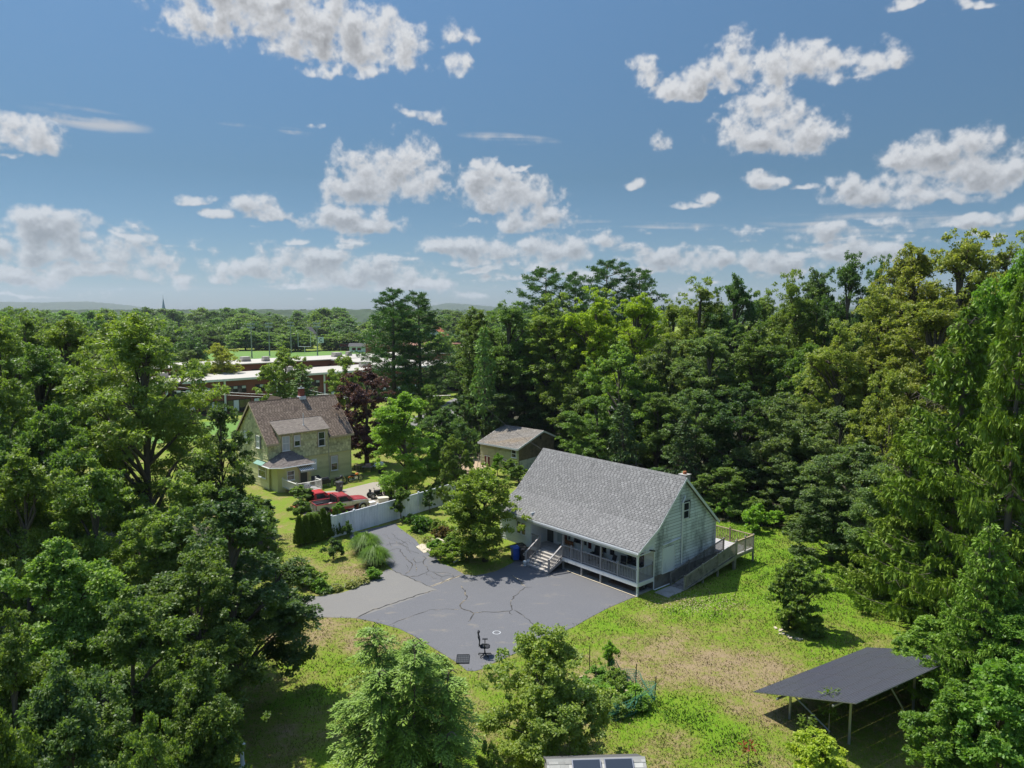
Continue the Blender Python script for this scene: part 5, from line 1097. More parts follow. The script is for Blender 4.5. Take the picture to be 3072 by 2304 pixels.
def wheelie_bin(loc, rz, m_, label, h=1.05, mark=False):
    H = empty('wheelie_bin', loc, rz, label, 'bin')
    b = MB(); b.hexa([(-.22, -.24, .06), (.22, -.24, .06), (.22, .24, .06), (-.22, .24, .06)], [(-.29, -.32, h - .06), (.29, -.32, h - .06), (.29, .32, h - .06), (-.29, .32, h - .06)]); b.box(-.31, .31, -.34, .34, h - .10, h - .06); b.build('bin_body', m_, H)
    b = MB(); b.hexa([(-.32, -.37, h - .055), (.32, -.37, h - .055), (.32, .35, h - .055), (-.32, .35, h - .055)], [(-.24, -.28, h + .05), (.24, -.28, h + .05), (.26, .33, h + .03), (-.26, .33, h + .03)]); b.build('lid', m_, H)
    b = MB(); b.tube([(-.24, .38, h - .1), (.24, .38, h - .1)], .02, 6); b.build('handle', m_, H)
    for s in (-1, 1):
        b = MB(); b.tube([(s * .2, .26, .12), (s * .26, .26, .12)], .12, 12); b.build('wheel', RUBBER, H)
    if mark:
        b = MB()
        for r_ in (.10, .06): b.tube([(r_ * cos(t), -.305, .62 + r_ * sin(t)) for t in np.linspace(0, 2*pi, 13)], .011, 4)
        b.build('emblem', WHITE, H)
    return H
wheelie_bin((.25, 55.35, 0), .35, BLUE, 'blue wheelie bin beside the porch steps of the white house')
wheelie_bin((.86, 55.15, 0), .30, BLACK, 'black wheelie bin with a pale round emblem beside the porch steps', mark=True)
wheelie_bin((.70, 55.95, 0), .4, BLACK, 'black wheelie bin behind the others, half hidden by the steps')
wheelie_bin((-18.6, 77.0, 0), .9, mat('grey_bin', (.07, .07, .07), .5), 'dark grey wheelie bin with a pale round emblem near the red trucks', mark=True)
for i, (x, y, lb) in enumerate(((.98, 54.0, 'white plastic pail with a grey band, the one nearer the lot'), (1.22, 54.28, 'white plastic pail with a grey band, the one nearer the porch steps'))):
    H = empty('pail', (x, y, 0.01), 0, lb, 'bucket', 'pails beside the porch steps')
    b = MB(); b.lathe([(.12, 0), (.145, .34), (.15, .34), (.15, .36), (.12, .36)], 14); b.build('bucket_body', WHITE, H); b = MB(); b.lathe([(.137, .14), (.142, .22)], 14); b.build('label_band', GREYM, H); b = MB(); b.lathe([(.15, .361), (.14, .38)], 14); b.build('lid', WHITE, H)
# under the porch
p = hw(-1.9, .95, .075); o = MB(); o.box(-1.15, 1.15, -.5, .5, 0, .03); o = o.build('plywood_sheet', mat('wet_plywood', (.18, .13, .10), .8, .2, 2), loc=p, label='brown board lying flat under the right end of the porch', cat='board'); o.rotation_euler.z = HR + .03
p = hw(-4.4, .8, .075); o = MB(); o.box(-.6, .6, -.4, .4, 0, .03); o = o.build('plywood_sheet', MATS['wet_plywood'], loc=p, label='smaller brown board under the middle of the porch', cat='board'); o.rotation_euler.z = HR
H = empty('fan_unit', hw(-.55, 1.25, .07), HR, 'round black outdoor fan unit under the right end of the porch', 'fan unit')
b = MB(); b.box(-.16, .16, -.3, .3, 0, .6); b.build('casing', mat('dark_casing', (.06, .065, .07), .5), H); b = MB(); b.tube([(.161, .22 * cos(t), .3 + .22 * sin(t)) for t in np.linspace(0, 2*pi, 17)], .025, 5); b.build('fan_ring', BLACK, H); b = MB()
for k in range(5): q = k * 2 * pi / 5; b.bar((.17, 0, .3), (.17, .2 * cos(q), .3 + .2 * sin(q)), .06, .01)
b.build('fan_blade', GREYM, H)
# porch furniture
H = empty('porch_armchair', hw(-4.7, 1.0, .99), HR + .1, 'dark high-backed armchair on the porch of the white house', 'chair')
b = MB(); b.box(-.36, .36, -.3, .34, .22, .42); b.build('seat', BLACK_M, H); b = MB(); b.hexa([(-.33, .2, .42), (.33, .2, .42), (.33, .36, .42), (-.33, .36, .42)], [(-.27, .32, 1.1), (.27, .32, 1.1), (.27, .44, 1.08), (-.27, .44, 1.08)]); b.build('backrest', BLACK_M, H)
for s in (-1, 1):
    b = MB(); b.box(s * .42 - .06, s * .42 + .06, -.3, .3, 0, .6); b.build('armrest', BLACK_M, H)
H = empty('porch_chair', hw(-3.1, .9, .99), HR - .3, 'small dark folding chair on the porch, right of the armchair', 'chair')
b = MB(); b.box(-.24, .24, -.22, .22, .40, .44); b.build('seat', BLACK_M, H); b = MB(); b.hexa([(-.24, .2, .5), (.24, .2, .5), (.24, .24, .5), (-.24, .24, .5)], [(-.24, .32, .9), (.24, .32, .9), (.24, .36, .9), (-.24, .36, .9)]); b.build('backrest', BLACK_M, H)
for x, y in ((-.22, -.2), (.22, -.2), (-.22, .2), (.22, .2)):
    b = MB(); b.bar((x, y, 0), (x, -y * .2 + y, .42), .03); b.build('leg', BLACK, H)
H = empty('porch_bench', hw(-8.05, 1.35, .99), HR, 'brown bench against the porch wall under the window', 'bench')
b = MB(); b.box(-.55, .55, -.22, .22, .28, .34); b.build('seat', WOODP, H); b = MB(); b.box(-.55, .55, .2, .25, .36, .68); b.build('backrest', mat('brown_wood', (.22, .09, .04), .6, .2, 4), H)
for x in (-.5, .5):
    b = MB(); b.box(x - .03, x + .03, -.2, .2, 0, .28); b.build('leg', MATS['brown_wood'], H)
H = empty('porch_chair', hw(-2.35, 1.2, .99), HR + .2, 'dark upright chair on the porch beside the picture window', 'chair')
b = MB(); b.box(-.22, .22, -.22, .22, .38, .44); b.build('seat', BLACK_M, H); b = MB(); b.box(-.22, .22, .2, .25, .46, .95); b.build('backrest', BLACK_M, H)
for x, y in ((-.2, -.2), (.2, -.2), (-.2, .2), (.2, .2)):
    b = MB(); b.bar((x, y, 0), (x, y, .38), .035); b.build('leg', BLACK, H)

# ------------------------------------------------------------------ on the lot: office chair, grate, chalk ring
def office_chair():
    H = empty('office_chair', (-1.54, 39.45, .02), 0, 'black office chair standing alone on the asphalt lot', 'chair'); H.scale = (1.12,) * 3
    for k in range(5):
        q = .3 + k * 2 * pi / 5; b = MB(); b.bar((0, 0, .11), (.32 * cos(q), .32 * sin(q), .075), .05, .035); l = b.build('base_arm', BLACK, H)
        b = MB(); x, y = .33 * cos(q), .33 * sin(q); b.tube([(x - .02, y, .032), (x + .02, y, .032)], .032, 10); b.build('caster', BLACK, l)
    b = MB(); b.tube([(0, 0, .1), (0, 0, .46)], [.035, .025], 10); b.build('gas_column', BLACK, H)
    b = MB(); b.tube([(-.24, 0, .49), (-.16, 0, .49), (.18, 0, .49), (.26, 0, .47)], [.05, .09, .09, .05], 10); b.v = [[x, y * 3.0, .49 + (z - .49) * .45] for x, y, z in b.v]; b.build('seat', BLACK_M, H, smooth=True)
    b = MB(); b.bar((-.2, 0, .46), (-.30, 0, .62), .08, .04); b.build('back_bracket', BLACK, H)
    b = MB(); P = [(-.28, .56), (-.25, .72), (-.27, .9), (-.33, 1.08)]
    for (x, z), (x2, z2) in zip(P[:-1], P[1:]): b.hexa([(x - .02, -.22, z), (x + .02, -.22, z), (x + .02, .22, z), (x - .02, .22, z)], [(x2 - .02, -.21, z2), (x2 + .02, -.21, z2), (x2 + .02, .21, z2), (x2 - .02, .21, z2)])
    b.build('backrest', BLACK_M, H)
    b = MB(); b.bar((-.33, 0, 1.08), (-.33, 0, 1.2), .05, .03); b.tube([(-.32, -.13, 1.24), (-.30, 0, 1.26), (-.32, .13, 1.24)], [.05, .07, .05], 8); b.build('headrest', BLACK_M, H, smooth=True)
    for s in (-1, 1):
        b = MB(); b.tube([(-.02, s * .22, .46), (0, s * .29, .5), (0, s * .29, .72)], .025, 6); ar = b.build('arm_post', BLACK, H); b = MB(); b.box(-.13, .14, s * .29 - .045, s * .29 + .045, .72, .755); b.build('armrest', BLACK, ar)
office_chair()
H = empty('floor_grate', (-2.75, 39.0, .025), .02, 'black slatted grate lying flat on the lot near the office chair', 'grate')
b = MB(); b.box(-.36, .36, -.5, -.46, 0, .05); b.box(-.36, .36, .46, .5, 0, .05); b.box(-.36, -.32, -.46, .46, 0, .05); b.box(.32, .36, -.46, .46, 0, .05); b.build('frame', BLACK, H)
b = MB(); b.box(-.32, .32, -.46, .46, 0, .02); b.build('tray', mat('dark_tray', (.05, .055, .06), .7), H)
for i in range(6):
    b = MB(); x = -.24 + i * .095; b.box(x - .008, x + .008, -.46, .46, .021, .045); b.build('slat', BLACK, H)
for i in range(3):
    b = MB(); y = -.25 + i * .25; b.box(-.32, .32, y - .008, y + .008, .046, .052); b.build('cross_bar', BLACK, H)
b = MB(); n = 24; b.add([((.20 + .05 * k) * cos(t), (.20 + .05 * k) * sin(t), 0) for k in (0, 1) for t in np.linspace(0, 2*pi, n, endpoint=False)], [(i, (i+1) % n, n + (i+1) % n, n + i) for i in range(n)]); b.build('paint_ring', mat('pale_paint', (.42, .44, .45), .8), loc=(-.93, 42.4, .024), kind='structure')
b = MB(); b.tube([(-4.48, 54.47, .12), (-3.85, 55.56, .2)], .05, 8); b.build('white_pipe', WHITE, label='white pipe lying in the shrubs beside the driveway', cat='pipe')
# white post in the shade, bottom left
H = empty('garden_post', (-11.55, 29.4, 0), 0, 'slim white post standing in the shade of the trees at bottom left', 'post')
b = MB(); b.lathe([(.16, 0), (.12, .05), (.085, .3), (.075, .95)], 12); b.build('shaft', WHITE_V, H); b = MB(); b.lathe([(.08, .951), (.15, 1.0), (.16, 1.05), (.10, 1.08)], 12); b.build('capital', WHITE_V, H)

# yard clutter
def thing_box(name, loc, dims, m_, label, cat, rz=0., lid=None):
    H = empty(name, loc, rz, label, cat); x, y, z = dims
    b = MB(); b.hexa([(-x*.46, -y*.46, 0), (x*.46, -y*.46, 0), (x*.46, y*.46, 0), (-x*.46, y*.46, 0)], [(-x/2, -y/2, z), (x/2, -y/2, z), (x/2, y/2, z), (-x/2, y/2, z)]); b.build('casing', m_, H)
    b = MB(); b.box(-x*.53, x*.53, -y*.53, y*.53, z + .002, z + .06); b.build('lid', lid or m_, H); return H
thing_box('storage_chest', (-13.0, 71.9, 0), (1.0, .7, .62), CREAM, 'cream storage chest behind the white fence, right of the barrels', 'chest', .4)
thing_box('cooler', (-14.0, 70.95, 0), (.75, .5, .4), WHITE, 'white cooler behind the white fence between the barrels and the cream chest', 'cooler', .7)
for i, (x, y, m_, lb) in enumerate(((-14.45, 69.9, CREAM, 'pale barrel behind the white fence in front of the truck nose'), (-14.95, 69.75, RUST, 'rust-streaked barrel beside the pale one behind the fence'))):
    H = empty('barrel', (x, y, 0), 0, lb, 'barrel'); b = MB(); b.lathe([(.26, 0), (.29, .1), (.31, .42), (.29, .74), (.26, .84), (.23, .84), (.23, .80)], 14); b.build('drum', m_, H)
    for z in (.22, .62): b = MB(); b.lathe([(.305, z - .02), (.318, z), (.305, z + .02)], 14); b.build('hoop', GREYM, H)
def mower(loc, rz, label):
    H = empty('garden_tractor', loc, rz, label, 'garden tractor')
    b = MB(); b.box(-.1, .65, -.25, .25, .35, .75); b.build('hood', BLACK, H); b = MB(); b.box(-.65, -.1, -.4, .4, .25, .42); b.build('deck', mat('dark_green_paint', (.03, .06, .03), .5), H); b = MB(); b.box(-.6, -.25, -.22, .22, .45, .6); b.box(-.65, -.56, -.22, .22, .6, .95); b.build('seat', BLACK_M, H); b = MB(); b.tube([(-.05, 0, .75), (-.18, 0, 1.0)], .02, 5); b.tube([(-.18 + .1 * 0, .15 * cos(t), 1.0 + .15 * sin(t) * .5) for t in np.linspace(0, 2*pi, 10)], .015, 4); b.build('steering_wheel', BLACK, H)
    for x, r_, w_ in ((.5, .2, .14), (-.5, .3, .22)):
        for s in (-1, 1): wheel(H, x, s * .42, r_, w_)
mower((-14.2, 74.3, 0), .6, 'dark garden tractor in the yard behind the truck nose')
mower((-13.1, 75.6, 0), 1.9, 'second dark garden tractor, deeper in the yard behind the truck')
def grill(loc, rz, label):
    H = empty('barbecue_grill', loc, rz, label, 'grill'); b = MB(); b.box(-.6, .6, -.28, .28, .45, .8); b.build('cabinet', BLACK, H); b = MB(); b.prism([(-.28, .8), (.28, .8), (.28, 1.0), (.1, 1.12), (-.15, 1.12), (-.28, .95)], 'x', -.4, .4); b.build('lid', BLACK, H)
    for x in (-.5, .5):
        for y in (-.22, .22): b = MB(); b.box(x - .03, x + .03, y - .03, y + .03, 0, .45); b.build('leg', GREYM, H)
grill(yw(-5.2, -3.0), .8, 'black covered grill beside the white-railed deck of the yellow-green house')
# deck clutter
H = empty('stroller', yw(-9.0, -4.3, .6), 1.0, 'dark folded stroller on the white-railed deck', 'stroller')
b = MB(); b.box(-.3, .3, -.2, .2, .25, .5); b.build('seat', BLACK_M, H); b = MB(); b.tube([(-.3, 0, .5), (-.5, 0, .9)], .02, 5); b.tube([(.3, 0, .1), (-.2, 0, .6)], .02, 5); b.build('frame', GREYM, H)
for x in (-.25, .3): b = MB(); b.tube([(x, -.22, .1), (x, -.18, .1)], .1, 10); b.tube([(x, .18, .1), (x, .22, .1)], .1, 10); b.build('wheel', RUBBER, H)
thing_box('laundry_basket', yw(-7.6, -3.5, .6), (.5, .4, .35), WHITE, 'white basket on the deck by the porch door', 'basket')
H = empty('banner', yw(-8.7, -5.37, .75), .764, 'black and white patterned cloth hung on the deck rail', 'cloth')
b = MB(); n = 20; b.add([(x * .05 - .5, .02 * sin(x), z) for x in range(n + 1) for z in (0, .5)], [(2*i, 2*i+2, 2*i+3, 2*i+1) for i in range(n)])
m_, t_, bs, ps, ob, _ = newmat('patterned_cloth'); vv = t_.nd('ShaderNodeTexVoronoi', {'Vector': ob, 'Scale': 14.}); t_.L.new(t_.mix(t_.m('GREATER_THAN', vv.outputs['Distance'], .33), (.03, .03, .05), (.6, .6, .65)), bs.inputs['Base Color']); b.build('cloth', m_, H)
H = empty('garden_gnome', (-20.0, 75.2, 0), .9, 'small orange and yellow lawn ornament beside the grey bin', 'ornament'); b = MB(); b.lathe([(.1, 0), (.13, .3), (.07, .5)], 8); b.build('figure_body', ORANGE, H); b = MB(); b.lathe([(.07, .5), (.09, .58), (.02, .75)], 8); b.build('figure_hat', mat('yellow_paint', (.6, .5, .05), .5), H)
# clutter right of the yellow house: heap of folding furniture under the trees
for i, (x, y, m_, nm, lb, ct) in enumerate(((-17.4, 86.2, GREYM, 'folding_table', 'grey folding table in the clutter right of the yellow-green house', 'table'), (-16.2, 86.9, WHITE, 'folding_table', 'white-topped folding table in the clutter under the purple tree', 'table'), (-18.6, 87.2, WOODP, 'folding_table', 'wooden table against the corner of the yellow-green house', 'table'))):
    H = empty(nm, (x, y, 0), .5 * i, lb, ct); b = MB(); b.box(-.6, .6, -.35, .35, .66, .7); b.build('table_top', m_, H)
    for a_ in (-.5, .5):
        for c_ in (-.28, .28): b = MB(); b.box(a_ - .02, a_ + .02, c_ - .02, c_ + .02, 0, .66); b.build('leg', BLACK, H)
thing_box('storage_crate', (-17.3, 86.1, .70), (.6, .4, .3), MATS['scrap_metal'], 'reddish crate on the grey folding table', 'crate', .2)
thing_box('storage_crate', (-15.6, 85.6, 0), (.7, .5, .45), BLACK, 'black crate on the grass right of the folding tables', 'crate', .5)
b = MB(); b.lathe([(.42, 0), (.5, .12), (.44, .3), (.2, .42), (.05, .46)], 10); b.v = [[x * 1.3, y, z * (1 + .2 * sin(7 * x))] for x, y, z in b.v]; b.build('covered_heap', WHITE, loc=(-16.1, 86.85, .70), label='white tarpaulin bundle on the white-topped table', cat='tarpaulin')
# ladder at the barn
H = empty('step_ladder', (-4.1, 88.3, 0), -.4, 'pale step ladder leaning by the left corner of the old barn', 'ladder')
for s in (-1, 1): b = MB(); b.bar((s * .24, 0, 0), (s * .17, .5, 1.7), .05); b.build('rail', STONE, H)
for k in range(6): b = MB(); t = (k + .6) / 6.4; b.bar((-.22 + .06 * t, .5 * t, 1.7 * t), (.22 - .06 * t, .5 * t, 1.7 * t), .06, .03); b.build('rung', STONE, H)
# brush pile
b = MB(); r = np.random.default_rng(4)
for k in range(60):
    q = r.uniform(0, pi); c = r.normal(0, .6, 2); b.bar((c[0] - .7 * cos(q), c[1] - .7 * sin(q), r.uniform(.03, .3)), (c[0] + .7 * cos(q), c[1] + .7 * sin(q), r.uniform(.05, .35)), .04)
b.build('brush_pile', BARK, loc=(-12.2, 73.0, 0), label='pile of dark cut branches on the neighbour drive behind the fence', cat='brush pile')
# snag behind the white house
H = empty('dead_snag', (13.2, 76.5, 0), 0, 'bare pale dead sapling standing against the dark woods behind the roof', 'dead tree')
b = MB(); b.tube([(0, 0, 0), (.05, 0, 3), (.0, .05, 5.2)], [.1, .07, .03], 6); b.build('trunk', BARK_PALE, H)
for k in range(16):
    z = 2.3 + k * .17; q = k * 2.4; L_ = 1.1 - .05 * k; b = MB(); b.tube([(0, 0, z), (L_ * .6 * cos(q), L_ * .6 * sin(q), z + .05), (L_ * cos(q), L_ * sin(q), z - .1)], [.03, .02, .008], 4); b.build('limb', BARK_PALE, H)

# ------------------------------------------------------------------ garden plot with netting
def garden():
    H = empty('netting_fence', (5.3, 37.2, 0), 0, 'sagging green mesh netting fence round the overgrown garden plot', 'fence')
    P = [V(0, 0, 0), V(1.1, -1.15, 0), V(1.85, -2.45, 0), V(.6, -3.8, 0), V(-.7, -4.4, 0)]
    r = np.random.default_rng(2)
    for a, b in zip(P[:-1], P[1:]):
        d = b - a; L = np.linalg.norm(d); n = int(L / .09); mb = MB(); rows = 10; hh = .95
        def pt(i, k): t = i / n; return a + d * t + V(.10 * sin(9 * t + k * .7), .10 * cos(5 * t + k), k / rows * hh * (.85 + .15 * cos(2 * pi * t)))
        for i in range(n + 1):
            for k in range(rows):
                p, q = pt(i, k), pt(i, k + 1); mb.bar(p, q, .012)
                if i < n: mb.bar(pt(i, k + 1), pt(i + 1, k + 1), .012)
        mb.build('netting', NET, H, kind='stuff')
    for p in P:
        b = MB(); b.tube([p, p + V(.05, 0, 1.25)], .025, 6); b.build('fence_stake', BLACK, H)
    b = MB(); b.tube([(-1.1, .5, 0), (-1.1, .5, 1.45)], .025, 6); b.build('metal_stake', BLACK, loc=(5.3, 37.2, 0), label='dark metal stake at the far left of the garden plot', cat='stake')
    for (x0, y0, x1, y1, lb) in ((3.25, 36.2, 4.9, 34.6, 'long pale timber bed edge lying in the weeds of the garden plot'), (5.2, 34.86, 5.75, 35.3, 'short timber piece in the middle of the garden plot'), (3.25, 36.25, 3.75, 36.6, 'short timber bed end at the far corner of the garden plot')):
        b = MB(); b.bar((x0, y0, .22), (x1, y1, .22), .06, .22); b.build('timber_edge', WOODP, label=lb, cat='timber')
    b = MB(); b.box(-.06, .06, -.06, .06, 0, .55); b.build('timber_post', WOODP, loc=(5.72, 34.7, 0), label='squat timber post in the garden plot', cat='post')
garden()

# ------------------------------------------------------------------ vegetation
def nrm(a): return a / (np.linalg.norm(a, axis=-1, keepdims=True) + 1e-9)
def leaf_mesh(name, P, T, Nn, Lg, Wd, tone, m, fold=.25, extra=None):
    """P base points, T directions, Nn normals; each leaf one folded quad"""
    T = nrm(T); B = nrm(np.cross(Nn, T)); Nn = np.cross(T, B)
    Lg = Lg[:, None]; Wd = Wd[:, None]
    v0 = P; v1 = P + T * Lg * .45 + B * Wd * .5 + Nn * Wd * fold * .5; v2 = P + T * Lg; v3 = P + T * Lg * .45 - B * Wd * .5 + Nn * Wd * fold * .5
    v = np.stack([v0, v1, v2, v3], 1).reshape(-1, 3); q = np.arange(len(v)).reshape(-1, 4)
    me = bpy.data.meshes.new(name); fast_mesh(me, v, q); me.materials.append(m)
    at = me.attributes.new('tone', 'FLOAT', 'FACE'); at.data.foreach_set('value', np.clip(tone, 0, 1).astype(np.float32))
    return me
def rdir(r, n, up=0.):
    d = r.normal(size=(n, 3)); d = nrm(d); d[:, 2] += up; return nrm(d)
def limb_tree(name, H, trunk_r, nodes, twigs, m, seed, lean=0.):
    """tapered trunk up to the crown, limbs to each lobe, branches to clumps"""
    r = np.random.default_rng(seed); mb = MB(); top = H * .78
    tp = [V(lean * t + .15 * sin(3 * t + seed) * t, .12 * sin(4 * t) * t, top * t) for t in np.linspace(0, 1, 7)]
    mb.tube(tp, [trunk_r * (1.35 if i == 0 else 1 - .8 * i / 6) for i in range(7)], 7)
    for c in nodes:
        z0 = max(.12 * H, c[2] - r.uniform(.25, .4) * np.hypot(c[0], c[1]) - .14 * H); z0 = min(z0, top * .95); t = z0 / top
        a = V(lean * t + .15 * sin(3 * t + seed) * t, .12 * sin(4 * t) * t, z0); c = np.array(c); mid = (a + c) / 2 + V(0, 0, .08 * np.linalg.norm(c - a)) + r.normal(0, .12, 3)
        rr = trunk_r * .42; mb.tube([a, mid, c], [rr, rr * .65, rr * .3], 5, cap=False)
        for w in [w for w in twigs if np.linalg.norm(np.array(w[1]) - c) < 1e-3][:6]:
            mb.tube([mid * .3 + c * .7, (c + w[0]) / 2 + r.normal(0, .08, 3), w[0]], [rr * .35, rr * .2, rr * .08], 4, cap=False)
    return mb.mesh('trunk', m, smooth=True)
def broadleaf(seed, H, W, base=.2, n=26000, leaf=(.24, .14), lobes=14, clump=7, puff=9, airy=0., shape='round', droop=.2, multi=False, m=None):
    """crown: lobes on an irregular envelope, clumps on the lobes, puffs on the clumps, leaves on the puffs"""
    r = np.random.default_rng(seed); R = W / 2; z0 = H * base; hc = H - z0
    def env(t, a):                            # crown radius at relative height t
        if shape == 'round': e = np.sqrt(np.clip(1 - (2 * t - .92) ** 2 * .95, 0, 1))
        elif shape == 'tall': e = np.clip(np.sin(pi * np.clip(t * .86 + .12, 0, 1)) ** .55, 0, 1)
        elif shape == 'vase': e = np.clip(.35 + .75 * t, 0, 1) * np.sqrt(np.clip(1 - np.clip((t - .62) / .38, 0, 1) ** 2, 0, 1))
        elif shape == 'cone': e = np.clip(1.05 - t, 0, 1) ** .75
        else: e = np.sqrt(np.clip(1 - t ** 2.4, 0, 1))
        return R * e * (.86 + .14 * np.sin(2 * a + seed) + .10 * np.sin(5 * a + 3 * t * 4 + seed * 2))
    LC = []; LR = []; k = 0
    while len(LC) < lobes and k < 900:
        k += 1; t = r.uniform(.04, .97); a = r.uniform(0, 2 * pi); e = env(t, a); rr = r.uniform(.19, .34) * R * (1.1 - .25 * t)
        q = max(.0, e - rr * r.uniform(.55, .95)) * (r.uniform(.75, 1) if t < .8 else r.uniform(.0, .8)); c = V(q * cos(a), q * sin(a), z0 + t * hc - (rr * .5 if t > .85 else 0))
        if all(np.linalg.norm(c - o) > .5 * max(rr, s) for o, s in zip(LC, LR)): LC.append(c); LR.append(rr)
    LC.append(V(0, 0, z0 + hc * .55)); LR.append(R * .42)
    C = []; CR = []; tw = []
    for c, rr in zip(LC, LR):
        for i in range(clump):
            d = rdir(r, 1, .25)[0]; p = c + d * rr * r.uniform(.65, 1.12) * V(1, 1, .8); C.append(p); CR.append(rr * r.uniform(.30, .55)); tw.append((p, c))
    # stray sprigs that break the outline
    for i in range(int(lobes * 1.4)):
        t = r.uniform(.25, 1.0); a = r.uniform(0, 2 * pi); e = env(t, a) * r.uniform(1.0, 1.13); C.append(V(e * cos(a), e * sin(a), z0 + t * hc * (1.02 if t > .8 else 1))); CR.append(R * r.uniform(.05, .10))
    C = np.array(C); CR = np.array(CR)
    npf = len(C) * puff; ci = np.repeat(np.arange(len(C)), puff); d = rdir(r, npf, .3)
    PC = C[ci] + d * CR[ci][:, None] * r.uniform(.55, 1.1, (npf, 1)) * V(1, 1, .7); PR = CR[ci] * r.uniform(.28, .6, npf) * (1 - airy * .4)
    pt = r.uniform(0, 1, npf)
    w = PR ** 1.6; li = r.choice(npf, n, p=w / w.sum()); d2 = rdir(r, n, .35)
    P = PC[li] + d2 * PR[li][:, None] * np.abs(r.normal(.85, .28, (n, 1))) * V(1, 1, .6)
    outw = nrm(P - C[ci[li]]) ; Nn = nrm(outw * .5 + V(0, 0, .75) + r.normal(0, .55, (n, 3)))
    T = nrm(outw * V(1, 1, .4) + r.normal(0, .7, (n, 3)) - V(0, 0, droop)); 
    s = r.uniform(.7, 1.3, n); tone = .5 + .22 * (pt[li] - .5) * 2 + r.normal(0, .16, n)
    P[:, 2] = np.maximum(P[:, 2], .05)
    me = leaf_mesh('crown', P, T, Nn, leaf[0] * s, leaf[1] * s, tone, m or LEAF)
    tr = limb_tree('trunk', H, max(.05, .021 * H), LC[:-1], tw, BARK, seed)
    return me, tr, H, W
def conifer(seed, H, W, base=.08, whorl=.42, per=5, droop=.35, hang=.5, n_side=5, spray=(.34, .10), tip_up=.35, dens=1., power=.85, bare=.06, m=None, flat=False, bark=BARK, shrink=1., lv=.65):
    """trunk with whorled boughs; along each bough side twigs with hanging or flat sprays of needles"""
    r = np.random.default_rng(seed); mb = MB(); mb.tube([(0, 0, 0), (.05, 0, H * .5), (0, 0, H)], [.016 * H, .009 * H, .01], 7)
    Ps = []; Ts = []; Ns = []; Ls = []; Ws = []; To = []
    z = H * base; 
    while z < H * .985:
        t = (z / H - base) / (1 - base); L0 = W / 2 * (1 - t) ** power + .15
        for k in range(per):
            a = r.uniform(0, 2 * pi); L = L0 * r.uniform(lv, 1.15); e = V(cos(a), sin(a), 0); s = V(-sin(a), cos(a), 0); zz = z + r.uniform(-.2, .2); rise = .25 - .1 * (1 - t)
            ss = np.linspace(0, 1, 7); line = [V(0, 0, zz) + e * L * q + V(0, 0, L * (rise * q * (t) - droop * q * (1 - t * .6) + (droop + tip_up * .3) * q ** 3 * .7)) + s * .12 * L * sin(3 * q + a) * q for q in ss]
            is_bare = r.random() < bare
            mb.tube(line, [.03 * (.4 + .6 * (1 - t)) * (1 - .8 * q) + .006 for q in ss], 4, cap=False)
            if is_bare: 
                for q in range(2, 7):
                    for sd in (-1, 1): mb.tube([line[q], line[q] + e * .25 + s * sd * .4 - V(0, 0, .3)], [.01, .004], 3, cap=False)
                continue
            LN = np.array(line); nn = max(3, int(L / .16 * dens)); q = r.uniform(.12, 1, nn) ** .8; qi = q * 6; i0 = np.minimum(qi.astype(int), 5); f = (qi - i0)[:, None]; B0 = LN[i0] * (1 - f) + LN[i0 + 1] * f
            for j in range(nn):
                side = r.choice([-1, 1]); tl = L * .28 * (1.05 - q[j]) ** .5 * r.uniform(.5, 1.1) + .12; dirn = nrm(e * .75 + s * side * r.uniform(.4, 1.1))
                cnt = max(2, int(n_side * (.5 + tl))); u = np.linspace(.15, 1, cnt); base_p = B0[j] + dirn * tl * u[:, None] - V(0, 0, 1) * (u[:, None] ** 2) * tl * (.35 if not flat else .18)
                if flat:
                    T = nrm(np.tile(dirn, (cnt, 1)) + s * r.choice([-1, 1], (cnt, 1)) * .8 + r.normal(0, .25, (cnt, 3)) - V(0, 0, .25)); Nn = nrm(V(0, 0, 1) + r.normal(0, .35, (cnt, 3)))
                    lg = spray[0] * r.uniform(.6, 1.2, cnt); wd = spray[1] * r.uniform(.8, 1.3, cnt)
                else:
                    h = hang * (.5 + .5 * (1 - t)); T = nrm(dirn * .35 + r.normal(0, .28, (cnt, 3)) - V(0, 0, h * 1.6)); up = r.random(cnt) < .38; T[up] = nrm(e * .7 + dirn * .4 + V(0, 0, .35) + r.normal(0, .35, (up.sum(), 3)))
                    Nn = nrm(np.cross(T, rdir(r, cnt)) + V(0, 0, .3)); lg = spray[0] * r.uniform(.6, 1.5, cnt) * np.where(up, .6, 1); wd = spray[1] * r.uniform(.8, 1.3, cnt)
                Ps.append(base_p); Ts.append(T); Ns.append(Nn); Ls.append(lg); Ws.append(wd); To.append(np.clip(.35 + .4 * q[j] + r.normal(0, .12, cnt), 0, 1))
            # tip tuft
            c = 5; Ps.append(np.tile(LN[-1] - e * .15, (c, 1))); Ts.append(nrm(np.tile(e, (c, 1)) + r.normal(0, .45, (c, 3)) + V(0, 0, tip_up))); Ns.append(rdir(r, c, .8)); Ls.append(spray[0] * r.uniform(.7, 1.2, c)); Ws.append(np.full(c, spray[1])); To.append(np.full(c, .85))
        z += whorl * (1 - .45 * t)
    me = leaf_mesh('crown', np.concatenate(Ps), np.concatenate(Ts), np.concatenate(Ns), np.concatenate(Ls), np.concatenate(Ws), np.concatenate(To), m or NEEDLE, .3)
    return me, mb.mesh('trunk', bark, smooth=True), H, W
